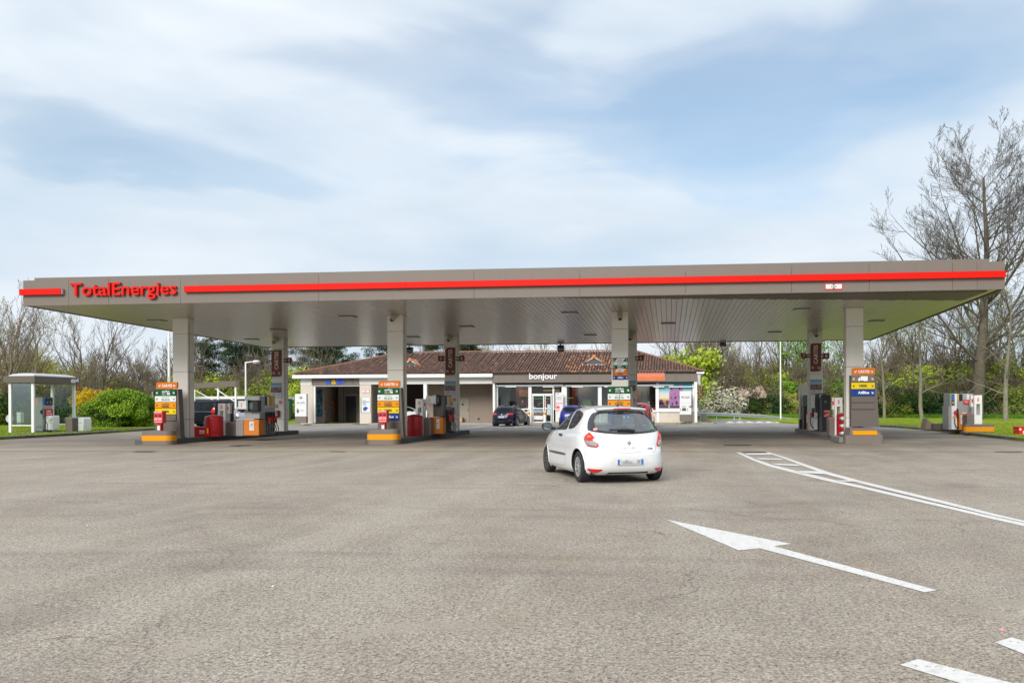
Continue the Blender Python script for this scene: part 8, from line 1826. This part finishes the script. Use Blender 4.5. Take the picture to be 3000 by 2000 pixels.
# pale trunks on the lawn
pt=[bare('pale_form_%d'%i,70+i,H_,.2,BARKP,clear=.22,levels=3,kids=(16,7,4),spread=60,up=.05,lenf=(.36,.5,.5),wob=.17,steps=(9,6,4,3),minr=.012,rk=.4,twob=.05)[0] for i,H_ in enumerate((10,11,9))]
for lab,px,yb,f,s,rz in (('slim pale trunked tree just right of the truck fuel sign',2591,1226,0,.78,0),('pale lichened tree with crooked branches left of the stone block',2701,1228,1,.95,2),('straight pale trunked tree right of the standalone pump',2946,1233,2,1.1,1)):
    g=G(px,yb,.1); plant('pale_tree',lab,'tree',(g[0],g[1],.05),pt[f],rz=rz,sc=s)
# pines behind the wash building
def pine(seed,H_,w,n=26,per=420):
    segs,tips=grow(seed,H_*.92,.28,clear=.45,levels=2,kids=(22,4),spread=68,up=.05,lenf=(.38,.5),wob=.1,steps=(10,4,3),minr=.03); a,b=split(segs,.03)
    rg=np.random.default_rng(seed); out=[];ti=[]
    T=[t_ for t_ in tips]; idx=rg.permutation(len(T))[:n*3]
    for i in idx:
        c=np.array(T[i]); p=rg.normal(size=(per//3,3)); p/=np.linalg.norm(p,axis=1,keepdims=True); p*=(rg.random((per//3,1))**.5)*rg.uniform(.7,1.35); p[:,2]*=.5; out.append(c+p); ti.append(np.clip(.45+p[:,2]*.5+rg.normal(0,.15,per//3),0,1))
    return [('trunk',seg_mesh('pine_trunk_%d'%seed,segs,BARKD)),('foliage',leaf_mesh('pine_foliage_%d'%seed,np.concatenate(out),.22,L_PINE,seed,.6,tint=np.concatenate(ti)))]
pf=[pine(81,12.5,4,70,620),pine(82,12,4,66,620),pine(83,13,4,72,620)]
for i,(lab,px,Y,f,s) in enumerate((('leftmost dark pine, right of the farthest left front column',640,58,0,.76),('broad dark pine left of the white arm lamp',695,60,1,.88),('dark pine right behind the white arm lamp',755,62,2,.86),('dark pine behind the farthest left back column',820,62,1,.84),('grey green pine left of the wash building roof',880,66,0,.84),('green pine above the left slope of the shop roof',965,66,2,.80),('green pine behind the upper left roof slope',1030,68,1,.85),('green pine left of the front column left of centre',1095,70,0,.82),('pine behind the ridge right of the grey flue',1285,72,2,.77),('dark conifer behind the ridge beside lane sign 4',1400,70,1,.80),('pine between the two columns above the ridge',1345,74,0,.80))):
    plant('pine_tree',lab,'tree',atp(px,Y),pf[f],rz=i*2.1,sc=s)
# round hedge and forsythia
P_,T_=clumps(120,700,(1.95,1.5,2.05),5,.42,.93); hm=leaf_mesh('hedge_leaf_mass',P_,.095,L_HEDGE,5,1.2,tint=T_)
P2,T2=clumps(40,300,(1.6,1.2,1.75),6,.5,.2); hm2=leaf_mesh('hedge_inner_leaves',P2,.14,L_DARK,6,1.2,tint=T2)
sg,_=grow(90,1.4,.08,clear=.0,levels=3,kids=(12,5,3),spread=50,up=.1,lenf=(.8,.6,.5)); hs=seg_mesh('hedge_stems',sg,BARKD)
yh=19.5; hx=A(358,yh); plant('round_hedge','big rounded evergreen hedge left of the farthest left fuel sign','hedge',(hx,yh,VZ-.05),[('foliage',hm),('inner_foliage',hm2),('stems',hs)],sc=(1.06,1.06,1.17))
P_,T_=clumps(38,130,(1.1,.8,1.25),8,.38,.5); fm=leaf_mesh('forsythia_bloom',P_,.085,L_FORS,8,1.,tint=T_)
P3,T3=clumps(40,200,(1.1,.8,1.8),9,.45,.3); fg=leaf_mesh('forsythia_leaf',P3,.10,L_MID,9,1.,tint=T3)
fx=A(262,21.5); t=plant('forsythia_bush','yellow flowering forsythia bush at the left side of the round hedge','shrub',(fx,21.5,VZ-.05),[('foliage',fg)]); o=bpy.data.objects.new('flowers',fm); COL.objects.link(o); o['kind']='stuff'; o.parent=t; o.location=(-.25,0,1.1); o.scale=(.85,1,1.2)
t2=plant('forsythia_bush','tips of yellow forsythia standing up behind the round hedge','shrub',(A(318,22.3),22.3,VZ-.05),[('foliage',fg)],sc=(.62,.7,1.0)); o=bpy.data.objects.new('flowers',fm); COL.objects.link(o); o['kind']='stuff'; o.parent=t2; o.location=(0,0,1.35)
# scrub belts, each shrub its own thing
SHR={}
def shrub_mesh(k,mt,seed,ext=(1.6,1.2,2.4),nc=34,per=230,size=.15,rc=.55):
    P_,T_=clumps(nc,per,ext,seed,rc,.6); SHR[k]=leaf_mesh('shrub_'+k,P_,size,mt,seed,1.,tint=T_)
shrub_mesh('mid',L_MID,101); shrub_mesh('spring',L_SPRING,102,per=150); shrub_mesh('dark',L_DARK,103); shrub_mesh('olive',L_OLIVE,104,per=120); shrub_mesh('brown',L_BROWN,105,per=110,size=.11); shrub_mesh('bright',L_BRIGHT,106,per=170); shrub_mesh('bloss',L_BLOSS,107,nc=30,per=130,size=.11,rc=.5); shrub_mesh('pink',L_PINK,108,ext=(1.5,1,.8),nc=34,per=110,size=.12,rc=.3); 
shrub_mesh('hazeolive',L_OLIVE,131,ext=(2.6,1.6,7.4),nc=90,per=110,size=.15,rc=.8); shrub_mesh('hazebrown',L_BROWN,132,ext=(2.6,1.6,7.6),nc=90,per=110,size=.12,rc=.85); shrub_mesh('hazegreen',L_MID,133,ext=(2.4,1.6,6.8),nc=80,per=120,size=.16,rc=.8); shrub_mesh('hazespring',L_SPRING,134,ext=(2.4,1.6,6),nc=70,per=120,size=.16,rc=.8)
segs,_=grow(121,7,.13,clear=.05,levels=3,kids=(16,6,4),spread=32,up=.14,lenf=(.7,.5,.5),minr=.013); STEMH=seg_mesh('thicket_stems',segs,BARK)
segs,_=grow(120,2.8,.08,clear=0,levels=3,kids=(14,5,3),spread=35,up=.15,lenf=(.8,.6,.5),minr=.012); STEM=seg_mesh('shrub_stems',segs,BARK)
kinds={'mid':'mid green','spring':'yellow green','dark':'dark evergreen','olive':'olive','brown':'brown twiggy','bright':'fresh green'}
LM=((-20,'the frame left of the gpl shelter'),(20,'the left edge of the photo'),(60,'the left half of the gpl shelter'),(125,'the gas dispenser'),(165,'the rear post of the gpl shelter'),(205,'the brown bin'),(240,'the white bin'),(275,'the forsythia'),(315,'the left side of the round hedge'),(360,'the middle of the round hedge'),(400,'the right side of the round hedge'),(440,'the red security box'),(475,'the farthest left CARTES sign'),(500,'the tall white pole'),(540,'the farthest left front column'),(580,'the sable box'),(605,'the black van side'),(640,'the black van tail lamp'),(665,'the black van rear'),(695,'the end of the wash beam'),(720,'the white arm lamp'),(745,'the arm lamp bulb'),(775,'the orange vacuum unit'),(815,'the farthest left back column'),(850,'the green gate posts'),(880,'the left wash totem'),(930,'the wash sign'),(1200,'the flue side floodlight'),(1240,'the grey flue'),(1290,'lane sign 3'),(1350,'lane sign 4'),(1400,'the service door'),(1440,'the left end of the shop fascia'),(1500,'the navy estate car'),(1560,'the shop doors'),(1620,'the bonjour lettering'),(1680,'the floodlight over the shop'),(1740,'the right roof vent'),(1810,'the column with the six row board'),(1870,'lane sign 6'),(1950,'the salmon sign end'),(2030,'the right shop corner'),(2060,'the concrete barrier'),(2090,'the first fence post'),(2115,'the small floodlight'),(2145,'the second fence post'),(2170,'the left of the pink bush'),(2200,'the pink bush'),(2230,'the right of the pink bush'),(2255,'the fourth fence post'),(2287,'the slender white pole'),(2315,'the right of the slender pole'),(2340,'lane sign 7'),(2365,'the tall pale panel'),(2392,'the back column beside 7'),(2420,'lane sign 8'),(2450,'the white service pillar on the right island'),(2475,'the sand bags'),(2500,'the right front column'),(2530,'the truck symbol'),(2560,'the right side of the truck sign'),(2591,'the slim pale tree'),(2620,'the kerb corner'),(2650,'the grass between two pale trees'),(2680,'the left of the lichened tree'),(2705,'the lichened tree'),(2730,'the stone block'),(2755,'the plain brown barrier'),(2790,'the blue display'),(2820,'the orange pump panel'),(2842,'the price board'),(2866,'the huge tree trunk'),(2895,'the amber barrier'),(2920,'the right end of the amber barrier'),(2946,'the straight pale tree'),(2975,'the left of the red box'),(3000,'the right edge of the photo'),(3040,'the area just past the right edge'),(3100,'the area well past the right edge'))
USED={}
def near(base,px):
    for nm in [q[1] for q in sorted(LM,key=lambda q:abs(q[0]-px))[:6]]:
        l=base+' in line with '+nm
        if l not in USED: USED[l]=1; return l
    return base+' in line with '+min(LM,key=lambda q:abs(q[0]-px))[1]
def shrub(k,px,Y,sc,lab,grp=None,stems=True,extra=None):
    parts=[('foliage',SHR[k])]+([('stems',STEM)] if stems else [])+(extra or [])
    return plant('shrub',lab,'shrub',(A(px,Y),Y,0),parts,group=grp,rz=rngs.uniform(0,6),sc=(sc*rngs.uniform(.9,1.15),sc,sc*rngs.uniform(.9,1.1)))
GL='shrubs of the undergrowth behind the left verge'
for i in range(16):
    px=-20+i*34; shrub(rngs.choice(('dark','mid','dark','brown')),px,rngs.uniform(26,32) if px<230 else rngs.uniform(36,44),rngs.uniform(.95,1.25),near('dense undergrowth shrub',px),GL)
for i in range(9):
    px=-10+i*55; shrub(rngs.choice(('brown','olive','mid')),px,rngs.uniform(44,50),rngs.uniform(1.3,1.7),near('tall brownish shrub',px),'tall shrubs in the second row on the left')
GM='yellow green shrubs below the pines'
for i in range(15): px=560+i*24; shrub(rngs.choice(('spring','spring','mid')),px,rngs.uniform(50,54),rngs.uniform(1.15,1.5)*(1-.0*(i>10)),near('yellow green shrub',px),GM)
for i in range(10): px=545+i*36; shrub('spring',px,rngs.uniform(55,57),rngs.uniform(1.9,2.2),near('tall yellow green shrub',px),'tall yellow green shrubs below the pines')
# right bank
GR='scrub bushes on the bank right of the shop'
for i in range(17):
    px=2035+i*25; k=rngs.choice(('mid','dark','mid','olive')); shrub(k,px,rngs.uniform(53.5,57),rngs.uniform(.9,1.15),near('front bank bush',px),GR)
for i in range(13):
    px=2045+i*34; k=rngs.choice(('olive','mid','spring','spring')); shrub(k,px,rngs.uniform(58,62),rngs.uniform(1.5,1.9),near('taller bank bush',px),'tall scrub of the bank right of the shop')
shrub('spring',2032,55,2.9,'bright yellow green rounded tree right behind the shop roof end',None); shrub('spring',1985,57,2.5,'bright yellow green tree top showing above the shop roof hip',None); shrub('bright',2045,56,2.2,'fresh green tree top right of the shop roof corner',None)
for lab,px,Y,sc in (('white blossoming bush next to the speed sign',2075,51.5+1.6,1.4),('white blossoming bush, largest and tallest of the bank',2098,54,1.95),('small white blossoming bush left of the pink one',2150,54,1.35),('white blossoming bush low behind the fence right of the concrete barrier',2068,53.2,.8)):
    shrub('bloss',px,Y,sc,lab,None,True)
Yb=52.9; shrub('dark',2203,Yb,.95,'dark rounded bush topped with cream pink flowers behind the green fence',None,True,None)
t=[o for o in bpy.data.objects if o.get('label','').startswith('dark rounded bush topped')][0]; o=bpy.data.objects.new('flowers',SHR['pink']); COL.objects.link(o); o['kind']='stuff'; o.parent=t; o.location=(0,-.3,2.0); o.scale=(1.25,1.2,1.5)
for i in range(11):
    px=2300+i*22; shrub(rngs.choice(('bright','mid','bright')) if px<2480 else 'mid',px,rngs.uniform(55,60),rngs.uniform(1.2,1.7),near('green bush',px),'green bushes behind the right hand pump island')
for i in range(24):
    px=2560+i*21; shrub(rngs.choice(('dark','mid','dark','brown')),px,rngs.uniform(51,55)-(px-2560)*.008,rngs.uniform(1.0,1.35),near('dark lawn side bush',px),'dark scrub bushes behind the right hand lawn')
for i in range(16):
    px=2545+i*33; shrub(rngs.choice(('olive','spring','mid','spring')),px,rngs.uniform(56,60)-(px-2560)*.008,rngs.uniform(1.7,2.3),near('tall lawn side scrub',px),'tall scrub in the back row behind the right hand lawn')
def thicket(k,px,Y,sc,lab,grp): return plant('thicket',lab,'thicket',(A(px,Y),Y,0),[('foliage',SHR[k]),('stems',STEMH)],group=grp,rz=rngs.uniform(0,6),sc=(sc*rngs.uniform(.9,1.2),sc,sc*rngs.uniform(.85,1.1)))
for i in range(15):
    px=2590+i*33; thicket(rngs.choice(('hazeolive','hazespring','hazeolive','hazegreen')),px,rngs.uniform(62,70),rngs.uniform(.85,1.1),near('tall olive brown thicket',px),'tall thickets behind the right hand lawn')
for i in range(15):
    px=2090+i*26; thicket(rngs.choice(('hazebrown','hazeolive','hazespring','hazegreen')),px,rngs.uniform(62,70),rngs.uniform(.75,1.0),near('tall brown twiggy thicket',px),'tall thickets at the back of the bank')
for i in range(9):
    px=-30+i*34; thicket(rngs.choice(('hazebrown','hazeolive')),px,rngs.uniform(38,50),rngs.uniform(.7,.95),near('brown thicket',px),'tall thickets at the far left')
for i in range(10):
    px=300+i*30; thicket(rngs.choice(('hazebrown','hazeolive')),px,rngs.uniform(52,62),rngs.uniform(.6,.8),near('distant brown twiggy thicket',px),'thickets behind the round hedge')
for i in range(12):
    px=1200+i*60; thicket(rngs.choice(('hazebrown','hazeolive')),px,rngs.uniform(66,74),rngs.uniform(.75,.95),near('thin thicket top',px),'thickets behind the shop roof')
# far wood line closing the view
P_,T_=clumps(300,260,(260,10,6),301,3.2,.0); wm=leaf_mesh('far_wood_leaves',P_,.9,L_MID,301,1,tint=T_); o=bpy.data.objects.new('far_wood',wm); COL.objects.link(o); o.location=(20,118,0); o['kind']='stuff'
# grass
def blades(name,poly_fn,n,h,seed,zb,m):
    rg=np.random.default_rng(seed); P=poly_fn(rg,n); n=len(P); a=rg.uniform(0,6.28,n); w_=.012+.01*rg.random(n); hh=h*rg.uniform(.5,1.3,n); dx=np.cos(a)*w_;dy=np.sin(a)*w_; lean=rg.normal(0,.35,(n,2))*hh[:,None]
    V=np.zeros((n,3,3)); V[:,0]=np.stack([P[:,0]-dx,P[:,1]-dy,np.full(n,zb)],1); V[:,1]=np.stack([P[:,0]+dx,P[:,1]+dy,np.full(n,zb)],1); V[:,2]=np.stack([P[:,0]+lean[:,0],P[:,1]+lean[:,1],zb+hh],1)
    me=bpy.data.meshes.new(name); me.vertices.add(3*n); me.vertices.foreach_set('co',V.astype(np.float32).ravel()); me.loops.add(3*n); me.loops.foreach_set('vertex_index',np.arange(3*n,dtype=np.int32)); me.polygons.add(n); me.polygons.foreach_set('loop_start',np.arange(n,dtype=np.int32)*3)
    at=me.attributes.new('tint','FLOAT','FACE'); at.data.foreach_set('value',rg.random(n).astype(np.float32)); me.materials.append(m); me.update(); o=bpy.data.objects.new(name,me); COL.objects.link(o); o['kind']='stuff'; return o
L_GRASS=lmat('grass_blades',[(0,(.10,.16,.01)),(.5,(.20,.28,.018)),(.93,(.31,.37,.03)),(.985,(.31,.37,.03)),(1,(.7,.7,.6))])
def inpolys(poly):
    poly=np.array(poly)
    def f(rg,n):
        lo,hi=poly.min(0),poly.max(0); P=rg.uniform(lo,hi,(n*2,2)); c=np.zeros(len(P),bool); j=len(poly)-1
        for i in range(len(poly)):
            yi,yj,xi,xj=poly[i][1],poly[j][1],poly[i][0],poly[j][0]; m_=((yi>P[:,1])!=(yj>P[:,1]))&(P[:,0]<(xj-xi)*(P[:,1]-yi)/((yj-yi) or 1e-9)+xi); c^=m_; j=i
        return P[c][:n]
    return f
blades('grass',inpolys([(p[0]-.2,p[1]) for p in kl[:8]]+[(-30,30),(-18,-3)]),70000,.06,1,VZ-.012,L_GRASS)
blades('grass',inpolys([(p[0]+.2,p[1]) for p in kr[:8]]+[(40,40),(46,20),(40,-3)]),90000,.06,2,VZ-.012,L_GRASS)
blades('tall_grass',inpolys([(A(2040,50),49.7),(A(2400,53),50.2),(A(2400,54),54),(A(2040,53),53)]),16000,.38,3,.08,lmat('bank_grass',[(0,(.05,.14,.01)),(.6,(.11,.26,.015)),(1,(.18,.34,.02))]))
blades('tall_grass',inpolys([(A(2550,50),50),(A(2720,48.5),48.5),(A(2860,46.5),46.5),(A(3100,42),42),(A(3100,49),49),(A(2550,54),54)]),26000,.38,4,.10,MATS['bank_grass'])
# weeds along the wall feet and kerbs
mbw=[]
rg=np.random.default_rng(9)
wp_=np.array([(A(px,BY-.72),BY-.76) for px in rg.uniform(1880,2090,140)]+[(A(px,BY-.8),BY-.85) for px in rg.uniform(925,1060,90)]); 
blades('weeds',lambda r_,n:wp_+r_.normal(0,.03,(len(wp_),2)),230,.14,5,.0,L_GRASS)
# small litter on the asphalt
for (x,y,m_,l) in ((799,1718,'WHITEB','scrap of white paper on the asphalt, lower of two'),(255,1539,'WHITEB','tiny white paper scrap on the left asphalt'),(2934,1846,'pk','thin salmon coloured straw on the asphalt by the cut off lane dash')):
    g=G(x,y); t=thing('litter',l,'litter',(g[0],g[1],.003)); mb=MB(); s_=.012 if m_=='WHITEB' else .016; mb.add([(g[0]-s_,g[1]-.01,.004),(g[0]+s_,g[1]-.015,.004),(g[0]+s_*.8,g[1]+.012,.016),(g[0]-s_*.7,g[1]+.01,.009)],[(0,1,2,3)]); obj('scrap',mb,WHITEB if m_=='WHITEB' else mat('pink_notice',(.75,.30,.33)),t)
